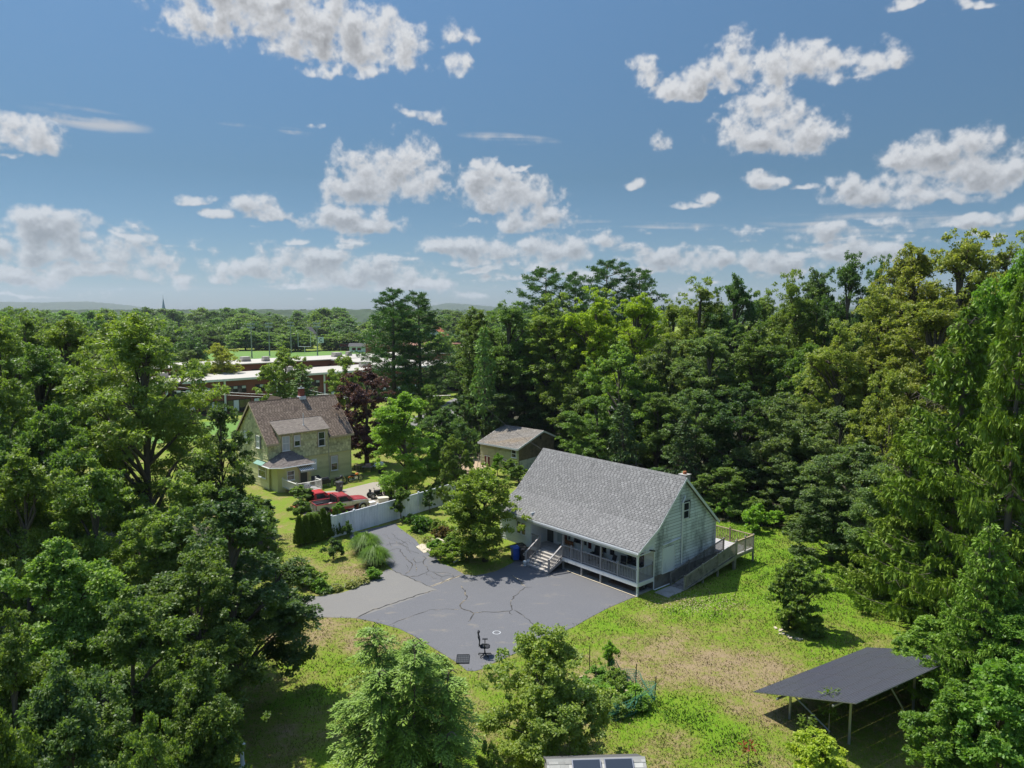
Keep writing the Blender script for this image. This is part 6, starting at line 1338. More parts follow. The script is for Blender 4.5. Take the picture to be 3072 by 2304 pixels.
def white_pine(seed, H, W, base=.45, m=None, n=34, spread=1.):
    r = np.random.default_rng(seed); mb = MB(); mb.tube([(0, 0, 0), (.15, 0, H * .55), (0, .1, H * .97)], [.018 * H, .011 * H, .03], 7)
    PC = []
    for i in range(n):
        t = (i + .5) / n; z = H * (base + (.99 - base) * t); a = i * 2.4 + r.uniform(-.4, .4)
        L = W / 2 * (np.sin(pi * min(1, .22 + .72 * t)) ** .8) * r.uniform(.55, 1.1); e = V(cos(a), sin(a), 0)
        P = [V(0, 0, z - .1 * L), V(0, 0, z) + e * L * .5 + V(0, 0, .08 * L), V(0, 0, z) + e * L + V(0, 0, .30 * L)]
        mb.tube(P, [.06, .04, .015], 4, cap=False)
        for k in range(int(5 + 5 * L)):
            q = r.uniform(.35, 1.08); c = V(0, 0, z) + e * L * q + V(0, 0, .28 * L * q * q) + r.normal(0, 1, 3) * V(.16 * L, .16 * L, .12) ; PC.append((c, e)); mb.tube([P[1] * (1 - q * .6) + P[2] * q * .6, c], [.02, .008], 3, cap=False)
    Ps = []; Ts = []; Ns = []; Ls = []; To = []
    for c, e in PC:
        k = 30; d = rdir(r, k, .55); d = nrm(d + e * .35); rad = r.uniform(.3, .5)
        Ps.append(c + d * V(rad, rad, rad * .35) * r.uniform(.1, 1, (k, 1))); Ts.append(nrm(d + V(0, 0, .35) + r.normal(0, .3, (k, 3)))); Ns.append(rdir(r, k)); Ls.append(r.uniform(.25, .42, k)); To.append(np.clip(.5 + r.normal(0, .2) + r.normal(0, .1, k), 0, 1))
    Ls = np.concatenate(Ls)
    me = leaf_mesh('crown', np.concatenate(Ps), np.concatenate(Ts), np.concatenate(Ns), Ls, Ls * .24, np.concatenate(To), NEEDLE, .2)
    return me, mb.mesh('trunk', BARK, smooth=True), H, W
def hemlock(seed, H, W):
    """several nodding leaders with feathery flat boughs"""
    r = np.random.default_rng(seed); mb = MB(); Ps = []; Ts = []; Ns = []; Ls = []; Ws = []; To = []
    leaders = [(-.30, .0, 1.0), (.02, .1, .93), (.14, -.12, .97), (-.12, -.25, .86), (.36, .05, .82), (-.42, -.2, .70), (.45, -.2, .62), (.1, .35, .8), (-.3, .3, .8)]
    for li, (fx, fy, fh) in enumerate(leaders):
        top = V(fx * W * .55, fy * W * .55, H * fh); bas = V(fx * .3, fy * .3, 0)
        n = 12; line = [bas + (top - bas) * V(q ** .7, q ** .7, q) for q in np.linspace(0, 1, n)]; line += [top + V(.12, 0, .12), top + V(.3, -.05, .05)]
        mb.tube(line, [.08 * (1 - i / (n + 2)) + .008 for i in range(n + 2)], 5)
        LN = np.array(line); nb = int(112 * fh)
        for k in range(nb):
            q = r.uniform(.12, 1.0) ** .85 if k > 9 else r.uniform(.9, 1.0); qi = q * (n - 1); i0 = min(int(qi), n - 2); p = LN[i0] * (1 - qi + i0) + LN[i0 + 1] * (qi - i0)
            out = top[:2] + r.normal(0, .8, 2) * W * .3 if r.random() < .5 else r.normal(0, 1, 2); a = atan2(out[1], out[0]) if r.random() < .45 else r.uniform(0, 2 * pi)
            e = V(cos(a), sin(a), 0); s = V(-sin(a), cos(a), 0); L = (W * .30) * (1 - q) ** .6 * r.uniform(.6, 1.15) + .22
            ns = int(5 + L * 8)
            qq = np.linspace(.1, 1, ns); C = p + e * L * qq[:, None] + V(0, 0, 1) * (L * (.22 * qq - .42 * qq ** 2))[:, None]
            mb.tube([p, C[ns // 2], C[-1]], [.012, .008, .003], 3, cap=False)
            for sd in (-1, 1):
                tl = (.10 + .32 * L * .5 * np.sin(pi * np.clip(qq * .8 + .18, 0, 1))); kk = 4
                for j in range(kk):
                    u = (j + .6) / kk; PP = C + (s * sd * .8 + e * .55) * (tl * u)[:, None] - V(0, 0, 1) * (tl * u * u * .35)[:, None]
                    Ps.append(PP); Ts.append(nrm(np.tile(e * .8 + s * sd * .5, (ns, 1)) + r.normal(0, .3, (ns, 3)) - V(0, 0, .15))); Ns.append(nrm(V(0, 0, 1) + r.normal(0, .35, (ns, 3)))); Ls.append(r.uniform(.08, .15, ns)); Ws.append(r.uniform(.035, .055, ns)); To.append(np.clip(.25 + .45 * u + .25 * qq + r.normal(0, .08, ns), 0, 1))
    me = leaf_mesh('crown', np.concatenate(Ps), np.concatenate(Ts), np.concatenate(Ns), np.concatenate(Ls), np.concatenate(Ws), np.concatenate(To), NEEDLE, .2)
    return me, mb.mesh('trunk', BARK, smooth=True), H, W
def cypress(seed, H, W, n=5000, leaf=.13):
    r = np.random.default_rng(seed); t = r.uniform(0, 1, n) ** 1.25; a = r.uniform(0, 2*pi, n); R = W / 2 * np.clip((1 - t) ** .62, .03, 1) * (.86 + .16 * np.sin(7 * a + 9 * t)) * r.uniform(.72, 1.06, n)
    P = np.stack([R * np.cos(a), R * np.sin(a), .08 * H + t * H * .9], 1); e = np.stack([np.cos(a), np.sin(a), 0 * a], 1)
    T = nrm(e * .35 + V(0, 0, 1) + r.normal(0, .3, (n, 3))); Nn = nrm(e + r.normal(0, .5, (n, 3)))
    me = leaf_mesh('crown', P, T, Nn, leaf * r.uniform(.7, 1.4, n) * 1.5, np.full(n, leaf * .7), .45 + r.normal(0, .18, n), NEEDLE)
    mb = MB(); mb.tube([(0, 0, 0), (0, 0, H * .8)], [.06, .01], 6); return me, mb.mesh('trunk', BARK), H, W
def shrub(seed, H, W, n=5000, leaf=(.11, .07), **k):
    return broadleaf(seed, H, W, base=k.pop('base', .02), n=n, leaf=leaf, lobes=k.pop('lobes', 9), clump=5, puff=6, shape=k.pop('shape', 'dome'), **k)
def grass_clump(seed, H, W, n=2600):
    r = np.random.default_rng(seed); V4 = []; Q = []; To = []
    for i in range(n):
        a = r.uniform(0, 2*pi); out = r.uniform(.02, 1) ** .8 * W / 2; L = H * r.uniform(.55, 1.15) * (1 - .35 * out / (W / 2)); b = r.uniform(0, .32) * (.4 + out); w = .014
        e = V(cos(a), sin(a), 0); s = V(-sin(a), cos(a), 0); pts = [e * b, e * (b + out * .3) + V(0, 0, L * .6), e * (b + out * .75) + V(0, 0, L * .92), e * (b + out * 1.1) + V(0, 0, L * .62)]
        ws = [w, w, w * .8, .002]; base = len(V4)
        for p, ww in zip(pts, ws): V4 += [p - s * ww, p + s * ww]
        Q += [(base + 2*k, base + 2*k + 1, base + 2*k + 3, base + 2*k + 2) for k in range(3)]; t = np.clip(.55 + r.normal(0, .2), 0, 1); To += [t * .7, t, min(1, t * 1.3)]
    me = bpy.data.meshes.new('blades'); fast_mesh(me, np.array(V4), np.array(Q)); me.materials.append(LEAF); at = me.attributes.new('tone', 'FLOAT', 'FACE'); at.data.foreach_set('value', np.array(To, np.float32)); return me
def hosta(seed, H, W, n=70):
    r = np.random.default_rng(seed); a = r.uniform(0, 2*pi, n); q = r.uniform(.1, 1, n) ** .7; e = np.stack([np.cos(a), np.sin(a), 0 * a], 1)
    P = e * (q * W * .30)[:, None] + V(0, 0, 1) * (H * (1 - q * .5) * .8)[:, None]; T = nrm(e + V(0, 0, .35) - V(0, 0, .9) * q[:, None] + r.normal(0, .15, (n, 3))); Nn = nrm(V(0, 0, 1) + e * .3 + r.normal(0, .2, (n, 3)))
    return leaf_mesh('leaf_rosette', P, T, Nn, r.uniform(.2, .34, n), r.uniform(.12, .18, n), .6 + r.normal(0, .25, n), LEAF)

TGAIN = 2.3
TINT = dict(g1=(.058, .090, .026), g2=(.078, .114, .030), g3=(.042, .072, .029), g4=(.062, .092, .040), g5=(.05, .08, .035), ol=(.080, .110, .030), ol2=(.080, .118, .030),
            yg=(.120, .165, .018), yt=(.112, .128, .036), yb=(.165, .195, .025), bg=(.070, .125, .024), bg2=(.098, .165, .028), bg3=(.088, .130, .026), pu=(.045, .024, .034), pn=(.040, .078, .030),
            dk=(.030, .052, .024), sp=(.066, .108, .018), hm=(.066, .104, .022), wi=(.125, .145, .030), lp=(.075, .125, .045), fa=(.055, .09, .032), fb=(.072, .112, .035), fc=(.044, .076, .032))
TINT = {k: tuple(c * TGAIN for c in v) for k, v in TINT.items()}
BARK_MID = mat('spruce_bark', (.17, .14, .115), .9, .25, 3, stretch=(1, 1, .2))
LIB = {}
LIB['bt'] = [broadleaf(s, 22, 9.5, base=.30, n=58000, leaf=(.20, .13), lobes=34, clump=8, puff=9, shape='tall') for s in (1, 2, 3)]
LIB['bm'] = [broadleaf(s, 12, 8.5, base=.10, n=52000, leaf=(.185, .12), lobes=24, clump=7, puff=9, shape='round') for s in (11, 12, 13)]
LIB['bl'] = [broadleaf(s, 8, 7, base=.03, n=36000, leaf=(.17, .115), lobes=16, clump=6, puff=8, shape='dome') for s in (21, 22)]
LIB['bn'] = [broadleaf(s, 10.5, 7, base=.03, n=74000, leaf=(.135, .095), lobes=24, clump=9, puff=12, shape='round') for s in (31, 32, 33)]
LIB['bc'] = [broadleaf(s, 6, 5, base=.04, n=34000, leaf=(.15, .10), lobes=14, clump=8, puff=9, shape='dome') for s in (41,)]
LIB['wal'] = [broadleaf(51, 18.8, 12.5, base=.22, n=70000, leaf=(.25, .095), lobes=26, clump=9, puff=10, shape='round', airy=.4, droop=.5)]
LIB['bir'] = [broadleaf(61, 5.7, 5.7, base=.03, n=56000, leaf=(.11, .08), lobes=22, clump=9, puff=9, shape='dome', airy=.2, droop=.3)]
LIB['jap'] = [broadleaf(71, 7.3, 5.9, base=.12, n=30000, leaf=(.17, .10), lobes=20, clump=8, puff=9, shape='round', airy=.2)]
LIB['far'] = [broadleaf(s, 14, 15, base=.03, n=15000, leaf=(.6, .42), lobes=30, clump=9, puff=7, shape=sh) for s, sh in ((81, 'round'), (82, 'dome'), (83, 'tall'), (84, 'round'))]
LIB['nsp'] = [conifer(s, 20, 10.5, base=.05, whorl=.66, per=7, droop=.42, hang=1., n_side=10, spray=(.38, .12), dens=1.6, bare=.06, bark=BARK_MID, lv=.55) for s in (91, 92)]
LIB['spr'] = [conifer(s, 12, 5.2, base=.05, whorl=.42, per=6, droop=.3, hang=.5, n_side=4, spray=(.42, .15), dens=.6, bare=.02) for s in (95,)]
LIB['pin'] = [white_pine(s, 25, 8, .55) for s in (101, 102)]
LIB['pin2'] = [white_pine(103, 22, 9, .22, n=60)]
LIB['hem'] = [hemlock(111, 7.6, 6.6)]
def height_variant(kind, h):
    if kind == 'bl': return 'bl'
    if kind == 'bm': return 'bt' if h > 16 else ('bm' if h > 8.5 else 'bl')
    if kind == 'bn': return 'bn' if h > 6.5 else 'bc'
    if kind == 'bsh': return 'bc'
    return kind
NAMES = dict(bl='broadleaf_tree', bm='broadleaf_tree', bn='broadleaf_tree', bsh='shrub', wal='walnut_tree', hem='hemlock_tree', bir='ornamental_tree', pin='white_pine', pin2='white_pine', spr='spruce_tree', nsp='norway_spruce', jap='garden_tree')
CATS = dict(bl='tree', bm='tree', bn='tree', bsh='shrub', wal='tree', hem='conifer', bir='tree', pin='pine', pin2='pine', spr='spruce', nsp='spruce', jap='tree')
def place_tree(var, idx, x, y, h, w, tint, rz, name, label, cat, group=None, jit=.12, seed=0):
    me, tr, H0, W0 = LIB[var][idx % len(LIB[var])]
    T = empty(name, (x, y, 0), rz, label, cat, group); T.scale = (w / W0, w / W0, h / H0)
    r = random.Random(seed); c = TINT[tint]; k = 1 + r.uniform(-jit, jit)
    o = inst('crown', me, T); o.color = (c[0] * k * (1 + r.uniform(-.08, .12)), c[1] * k, c[2] * k, 1)
    inst('trunk', tr, T); return T
for i, (kind, x, y, h, w, tint) in enumerate(TREES):
    if h < 2.5 or w < 1: continue
    v = height_variant(kind, h)
    place_tree(v, i * 7 + 3, x, y, h * (1.0 if v != 'bc' else 1.0), w * 1.06, tint, i * 1.7, NAMES[kind], TREE_LABELS.get(i, (None, None))[0] or 'tree', CATS[kind], TREE_LABELS.get(i, (None, None))[1], seed=i)

# ------------------------------------------------------------------ hedge, shrubs and flower beds
cyp = cypress(5, 2.3, .95)
for i, (x, y) in enumerate(ARBOR):
    T = empty('arborvitae', (x, y, 0), i * 1.3, ['leftmost', 'second', 'third', 'middle', 'fifth', 'sixth', 'rightmost'][i] + ' clipped arborvitae cone in the row of seven beside the white fence', 'arborvitae', 'arborvitae row beside the white fence')
    s = 1 + .07 * sin(i * 2.1); T.scale = (s, s, s * (1 + .05 * cos(i * 3)))
    o = inst('crown', cyp[0], T); o.color = (.105, .17, .035, 1); inst('trunk', cyp[1], T)
SH = dict(a=shrub(201, 1.3, 1.8), b=shrub(202, 1.0, 1.6), c=shrub(203, 2.6, 2.2, n=9000, leaf=(.13, .08), shape='round', base=.1), d=shrub(204, .8, 2.0, n=5000), e=shrub(205, 4.4, 3.4, n=22000, leaf=(.14, .09), shape='tall', base=.03, lobes=20))
def put_shrub(k, x, y, h, w, tint, name, label, cat='shrub', group=None, rz=0., z=0.):
    me, tr, H0, W0 = SH[k]; T = empty(name, (x, y, z), rz, label, cat, group); T.scale = (w / W0, w / W0, h / H0)
    o = inst('crown', me, T); o.color = (*(TINT[tint] if isinstance(tint, str) else tint), 1); inst('stems', tr, T); return T
put_shrub('a', -14.05, 55.6, 1.5, 1.9, 'g3', 'shrub', 'round dark green shrub alone on the island lawn beside the drive')
put_shrub('a', -12.6, 58.1, 1.3, 1.5, 'g3', 'shrub', 'dark low shrub behind the tall ornamental grasses', rz=1)
put_shrub('b', -10.15, 51.5, .75, 1.5, 'bg', 'shrub', 'bright green low shrub in front of the ornamental grasses', rz=2)
put_shrub('a', -14.3, 49.8, 1.4, 2.4, 'g2', 'shrub', 'dense green shrub at the left end of the bed along the grey drive', rz=3)
put_shrub('a', -14.9, 50.8, 1.2, 2.0, 'g1', 'shrub', 'green shrub behind the bed, touching the big maple', rz=4)
put_shrub('b', -13.4, 49.0, .9, 1.6, 'bg', 'shrub', 'bright green shrub at the kerb of the grey drive, left of the hostas', rz=5)
put_shrub('a', -14.2, 61.0, 1.35, 1.2, 'g3', 'shrub', 'upright grey-green shrub between the arborvitae row and the white fence', rz=5)
put_shrub('d', -8.2, 63.3, 1.1, 3.2, (.075, .16, .02), 'juniper', 'bright green spreading juniper beside the upper drive', 'juniper', rz=1)
put_shrub('b', -6.6, 62.6, 1.1, 1.9, 'ol', 'shrub', 'tan flowering shrub right of the spreading juniper', rz=2)
put_shrub('b', -5.9, 61.0, 1.0, 1.8, (.15, .11, .05), 'shrub', 'brownish low shrub between the juniper and the garden tree', rz=3)
put_shrub('a', -6.2, 57.0, 1.1, 1.9, 'bg', 'shrub', 'bright green shrub beside the stone step', rz=4)
put_shrub('a', -5.6, 55.3, 1.2, 2.1, 'bg3', 'shrub', 'leafy shrub at the edge of the drive below the stone step', rz=5)
put_shrub('a', -4.6, 54.9, 1.2, 2.1, 'bg3', 'shrub', 'leafy shrub behind the white pipe', rz=6)
put_shrub('a', -3.6, 55.3, 1.3, 2.0, 'g1', 'shrub', 'dark shrub under the garden tree, right of the white pipe', rz=7)
put_shrub('b', -5.0, 58.5, 1.0, 2.0, 'g2', 'shrub', 'green shrub behind the stone step under the garden tree', rz=8)
put_shrub('c', -10.3, 66.0, 3.0, 2.3, 'g1', 'lilac', 'leggy lilac growing against the white fence', 'lilac', rz=1)
put_shrub('c', -7.9, 68.6, 2.4, 1.6, 'g3', 'shrub', 'dark upright shrub against the white fence, right of the lilac', rz=2)
put_shrub('b', -9.2, 65.4, .8, 1.8, 'g2', 'shrub', 'low green shrub under the lilac', rz=3)
put_shrub('c', -16.1, 68.0 - 1.3, 1.5, 1.4, 'bg', 'shrub', 'bright green weed bush between the white fence and the two-tone truck', rz=3)
put_shrub('b', -18.6, 65.9, .8, 2.0, 'g2', 'shrub', 'weedy growth behind the arborvitae row, at the truck tail', rz=4)
put_shrub('c', -20.6, 69.8, 2.3, 3.2, 'g1', 'shrub', 'green bush in front of the white-railed deck', rz=5)
put_shrub('a', -19.9, 66.9, 1.6, 2.4, 'g1', 'shrub', 'green bush left of the truck tail', rz=6)
put_shrub('c', -1.7, 84.2, 2.6, 1.8, 'bg', 'shrub', 'bright green sapling bush in front of the old barn', rz=1)
put_shrub('c', -.2, 83.0, 2.2, 2.6, 'g2', 'shrub', 'green bush at the right front corner of the old barn', rz=2)
put_shrub('a', .8, 80.5, 2.0, 3.2, 'g1', 'shrub', 'green bush between the barn and the white house roof', rz=3)
put_shrub('a', -3.2, 80.0, 1.9, 3.4, 'g2', 'shrub', 'green bush left of the barn door', rz=4)
put_shrub('e', 17.7, 42.7, 4.5, 3.6, 'g2', 'lawn_shrub', 'tall twin-topped green shrub standing alone on the right lawn', rz=1.2)
put_shrub('e', 17.0, 43.1, 4.1, 2.2, 'g1', 'lawn_shrub', 'narrower dark stem of shrub joined to the left of the tall lawn shrub', rz=3)
put_shrub('c', 5.2, 37.3, 1.8, 1.1, 'bg2', 'garden_plant', 'tall leafy plant at the back corner of the netted garden plot', 'plant')
for i, (x, y, h, w) in enumerate(((4.4, 36.2, .9, 1.8), (5.3, 35.7, 1.1, 1.8), (5.0, 34.9, .7, 1.6), (5.9, 34.0, .8, 1.8), (5.2, 33.6, .8, 1.7), (6.2, 35.0, .7, 1.2), (3.9, 35.2, .7, 1.8), (4.4, 34.0, .7, 1.8))):
    put_shrub('ab'[i % 2], x, y, h, w, ['bg', 'g2', 'bg2'][i % 3], 'garden_plant', 'leafy green plant in the overgrown garden plot inside the netting', 'plant', 'plants in the garden plot', rz=i)
# thicket at the edge of the wood behind the white house
th_pts = [(20.2, 66.5), (22, 65.2), (24, 63.8), (26, 62.2), (27.6, 60.4), (29, 58.6), (23, 66.8), (25.5, 65), (28, 63), (19, 68), (21.5, 62.9), (24.6, 61.4), (26.8, 58.9)]
for i, (x, y) in enumerate(th_pts):
    put_shrub('ac'[i % 2], x, y, 1.9 + .5 * sin(i * 2), 2.9, ['bg', 'g2', 'bg2', 'ol'][i % 4], 'thicket_bush', 'bright green bush in the thicket between the right lawn and the wood', 'bush', 'thicket along the wood edge behind the white house', rz=i)
for i, (x, y, h, w) in enumerate(((-24, 52, 2.2, 4), (-21, 56, 2.2, 4), (-22, 61, 2.4, 4), (-26, 66, 2.5, 4), (-29, 70, 2.5, 4.5), (-23.5, 66, 2.2, 3.5))):
    put_shrub('ac'[i % 2], x, y, h, w, ['g1', 'g2', 'g3'][i % 3], 'undergrowth_bush', 'green bush in the undergrowth between the left trees and the yellow-green house', 'bush', 'undergrowth below the left trees', rz=i)
gm_ = grass_clump(7, 1.6, 2.3)
for x, y, lb, s in ((-11.8, 57.2, 'tall fountain of ornamental grass, the farther of the pair beside the drive', 1.05), (-10.5, 54.2, 'tall fountain of ornamental grass, the nearer of the pair beside the drive', 1.0)):
    o = inst('ornamental_grass', gm_, None, (x, y, 0), x, s, label=lb, cat='ornamental grass', group='ornamental grasses on the island bed'); o.color = (.085, .165, .025, 1)
for i, (x, y, lb) in enumerate(((-10.72, 50.5, 'variegated hosta clump nearest the ornamental grasses'), (-11.35, 49.75, 'variegated hosta clump, second from the ornamental grasses'), (-12.3, 49.15, 'variegated hosta clump, third from the ornamental grasses'), (-12.85, 48.85, 'hosta clump nearest the bright shrub at the kerb'), (-7.1, 60.0, 'hosta clump above the stone step'), (-6.6, 59.0, 'hosta clump beside the garden steps'))):
    o = inst('hosta', hosta(i, .5, 1.2, 130), None, (x, y, 0), 0, 1.0, label=lb, cat='hosta', group='hostas in the beds beside the drive'); o.color = (.20, .22, .075, 1) if i != 3 else (.08, .15, .03, 1)
def sapling(x, y, h, label, tint=(.10, .16, .03), leaf=LEAF):
    H = empty('sapling', (x, y, 0), x, label, 'sapling'); mb = MB(); mb.tube([(0, 0, 0), (.03, 0, h * .6), (0, 0, h)], [.02, .014, .006], 5); mb.build('stem', BARK_PALE, H)
    r = np.random.default_rng(int(h * 10)); n = int(60 * h); t = r.uniform(.55, 1, n); a = r.uniform(0, 2*pi, n); e = np.stack([np.cos(a), np.sin(a), 0 * a], 1)
    P = e * (r.uniform(.05, .4, n))[:, None] + V(0, 0, 1) * (t * h)[:, None]; o = inst('crown', leaf_mesh('leaves', P, nrm(e + r.normal(0, .4, (n, 3))), rdir(r, n, 1.), r.uniform(.12, .2, n), r.uniform(.07, .1, n), r.uniform(.3, .9, n), leaf), H); o.color = (*tint, 1)
sapling(14.2, 30.9, 2.6, 'spindly sapling with a leaf tuft in front of the solar array, the taller one')
sapling(13.1, 30.6, 1.6, 'short leafy sapling left of the taller one at the solar array')
sapling(10.2, 29.6, .9, 'thin red-leafed weed on the lawn left of the yellow bush', (.22, .05, .025))
# stones round the lawn shrub
b = MB(); r = np.random.default_rng(6)
for k in range(26):
    q = r.uniform(2.8, 4.4); R_ = r.uniform(1.1, 1.5); x, y = R_ * cos(q), R_ * sin(q); s = r.uniform(.03, .08); b.box(x - s, x + s, y - s, y + s, 0, s * .9)
b.build('edging_stones', STONE, loc=(17.6, 42.6, 0), kind='stuff')
# twigs on the lawn, grass tufts and fallen leaves
def tufts():
    r = np.random.default_rng(12); n = 330000
    x = r.uniform(-20, 34, n); y = 26 + 44 * r.uniform(0, 1, n) ** 1.5
    keep = np.ones(n, bool)
    xj = x + r.normal(0, .13, n); yj = y + r.normal(0, .13, n)
    for poly in (OLD_DRIVE, UPPER_DRIVE, LOT): keep &= ~in_poly(xj, yj, poly)
    c, s = cos(HR), sin(HR); lx = (x - HX) * c + (y - HY) * s; ly = -(x - HX) * s + (y - HY) * c
    keep &= ~((lx > -15) & (lx < .1) & (ly > 0) & (ly < 9.3)); keep &= ~((lx > .2) & (lx < 1.5) & (ly > 1.4) & (ly < 3.9))
    keep &= (x > y * -.47) & (x < y * .62)
    keep &= (y < 62.5 + (x + 14) * .1) | (x > 0)
    pn = np.sin(x * 1.9 + 2 * np.sin(y * 1.3)) + np.sin(y * 2.3 + 1.5 * np.sin(x * 1.7)); keep &= r.uniform(-2.2, 2.2, n) < pn + .9
    x, y = x[keep], y[keep]; n = len(x); L = lush(x, y)
    P = np.stack([x, y, 0 * x], 1); T = nrm(np.stack([r.normal(0, .7, n), r.normal(0, .7, n), np.ones(n)], 1)); Nn = rdir(r, n)
    h = r.uniform(.04, .11, n) * (1 + .5 * np.clip(L, 0, 1)); v0 = P - np.cross(T, Nn) * .0; B = nrm(np.cross(Nn, T)); w = (h * .45)[:, None]
    v = np.stack([P - B * w * .5, P + B * w * .5, P + T * h[:, None] * 1.3], 1).reshape(-1, 3); q = np.arange(len(v)).reshape(-1, 3)
    me = bpy.data.meshes.new('grass_tufts'); fast_mesh(me, v, q); pz = .45 + .28 * L + .2 * np.sin(x * .9 + np.sin(y)) * np.sin(y * .8) + r.normal(0, .22, n)
    at = me.attributes.new('tone', 'FLOAT', 'FACE'); at.data.foreach_set('value', np.clip(pz, 0, 1).astype(np.float32))
    m, t, b, pos, ob, out = newmat('grass_blade'); a = t.nd('ShaderNodeAttribute', attribute_name='tone').outputs['Fac']
    c = t.ramp(a, [(0, (.29, .22, .12)), (.3, (.235, .20, .07)), (.5, (.145, .175, .03)), (1, (.075, .165, .012))]); t.L.new(c, b.inputs['Base Color']); b.inputs['Roughness'].default_value = .7; b.inputs['Specular IOR Level'].default_value = .2
    me.materials.append(m); o = bpy.data.objects.new('grass_tufts', me); COL.objects.link(o); o['kind'] = 'stuff'
tufts()
def litter():
    r = np.random.default_rng(14); n = 900; P = np.stack([r.normal(12.4, 1.9, n), r.normal(46.8, 1.0, n), np.full(n, .05)], 1)
    me = leaf_mesh('fallen_leaves', P, rdir(r, n) * V(1, 1, .3), rdir(r, n, 2), r.uniform(.05, .10, n), r.uniform(.03, .07, n), r.uniform(.2, 1, n), mat('dry_leaf', (.42, .33, .22), .8, .2, 5)); o = inst('fallen_leaves', me); o['kind'] = 'stuff'
litter()

# ------------------------------------------------------------------ the school, the field and the town beyond
def far_building():
    S_ = empty('school_building', (-66, 124.2, 0), radians(44), 'long low brick school with pale flat roofs beyond the yellow-green house', 'school'); h = 6.5
    # local x runs along the front, y to the back
    W1 = MB(); W1.box(-30, 78, 0, 14, 0, h - .25); W1.build('wing_wall', BRICK, S_)
    W1 = MB(); W1.box(-30.4, 78.4, -.4, 14.4, h - .25, h); W1.build('flat_roof', ROOF_W, S_); W1 = MB(); W1.box(-30.42, 78.42, -.44, -.405, h - .35, h + .06); W1.build('roof_fascia', WHITE, S_)
    W2 = MB(); W2.box(-6, 130, 36, 50, 0, h - .25); W2.build('wing_wall', BRICK, S_)
    W2 = MB(); W2.box(-6.4, 130.4, 35.6, 50.4, h - .25, h); W2.build('flat_roof', ROOF_W, S_)
    W3 = MB(); W3.box(60, 74, 14.2, 35.8, 0, h - .35); W3.build('wing_wall', BRICK, S_); W3 = MB(); W3.box(59.8, 74.2, 14.41, 35.59, h - .349, h - .1); W3.build('flat_roof', ROOF_W, S_)
    for i, x in enumerate(np.arange(-24, 76, 5.2)):
        m = MB(); m.box(x, x + 3.4, -.03, .05, 3.7, 5.1); w = m.build('window', BLACK, S_)
        for k in range(4):
            m = MB(); m.box(x + .1 + k * .82, x + .84 + k * .82, -.05, -.031, 4.55 if k % 2 else 3.8, 5.0); m.build('pane', CURTAIN if k % 2 else GLASS_D, w)
        m = MB(); m.box(x - .4, x + 4.2, -.03, .05, .2, 2.5); w = m.build('window', BLACK, S_)
        for k in range(4):
            m = MB(); m.box(x - .3 + k * 1.12, x + .7 + k * 1.12, -.05, -.031, .9 if k != 1 else .3, 2.35); m.build('pane', WHITE_V if (i + k) % 4 == 1 else GLASS_D, w)
        if i % 2 == 0: m = MB(); m.box(x - .95, x - .6, -.18, -.04, 0, h - .36); m.build('pilaster', WHITE, S_)
        m = MB(); m.box(x, x + 3.0, 35.96, 36.05, 3.7, 5.0); m.build('window', BLACK, S_)
    for x, y, s in ((8.5, 8, 1.0), (30, 9, .9), (33, 6, .7), (52, 7, 1.2), (40, 43, 1.2), (44, 40, .9), (66, 43, 1.3), (71, 45, .8), (90, 42, 1.2), (96, 45, 1.4), (104, 41, 1.), (112, 44, 1.5)):
        m = MB(); m.box(x - s, x + s, y - s * .6, y + s * .6, h, h + .5); m.box(x - s * .8, x + s * .8, y - s * .8, y + s * .8, h + .5, h + 1.2); m.build('roof_vent', ROOF_W, S_)
    m = MB(); m.box(90, 118, 51, 66, 0, h + 1.5); m.build('hall_wall', BRICK, S_); m = MB(); m.box(89.6, 118.4, 50.6, 66.4, h + 1.5, h + 1.8); m.build('flat_roof', mat('rusty_roof', (.25, .12, .08), .8), S_)
far_building()
FZ = [(-150, 262), (-20, 262), (-20, 342), (-160, 342)]
sheet('sports_field', FZ, -.02, FIELD)
sheet('school_lawn', [(-75, 95), (-30, 115), (-38, 132), (-90, 112)], -.02, FIELD)
sheet('school_yard', [(-20, 120), (30, 120), (30, 175), (-10, 175)], -.03, ASPH_OLD)
def light_mast(x, y, i):
    H = empty('floodlight_mast', (x, y, 0), .2, ['leftmost', 'second', 'third', 'rightmost'][i] + ' of the four floodlight masts at the sports field', 'floodlight', 'floodlight masts at the sports field'); m = MB(); m.tube([(0, 0, 0), (0, 0, 13.6)], [.3, .18], 6); m.build('pole', CONC, H)
    m = MB(); m.box(-1.5, 1.5, -.1, .1, 13.3, 13.45); m.box(-1.3, 1.3, -.1, .1, 11.9, 12.05); m.build('crossarm', GREYM, H)
    for z in (13.75, 12.35):
        for k in range(5): m = MB(); m.box(-1.4 + k * .62, -1.0 + k * .62, -.25, .1, z - .25, z + .2); m.build('lamp', CURTAIN, H)
for i, (x, y) in enumerate(((-104.7, 293), (-102.2, 307), (-98.5, 325), (-82, 307))): light_mast(x, y, i)
H = empty('goal_post', (-92.5, 325, 0), 0, 'white football goal post at the edge of the sports field', 'goal post'); m = MB(); m.tube([(0, 0, 0), (0, 0, 3)], .12, 6); m.tube([(-2.8, 0, 3), (2.8, 0, 3)], .1, 6); m.build('base_bar', WHITE, H)
for s in (-1, 1): m = MB(); m.tube([(s * 2.8, 0, 3), (s * 2.8, 0, 9)], .09, 6); m.build('upright', WHITE, H)
H = empty('field_house', (-69.5, 333, 0), .05, 'small white field house with a grey roof at the far side of the sports field', 'building'); m = MB(); m.box(-4.8, 4.8, 0, 5, 0, 2.7); m.build('wall', WHITE, H)
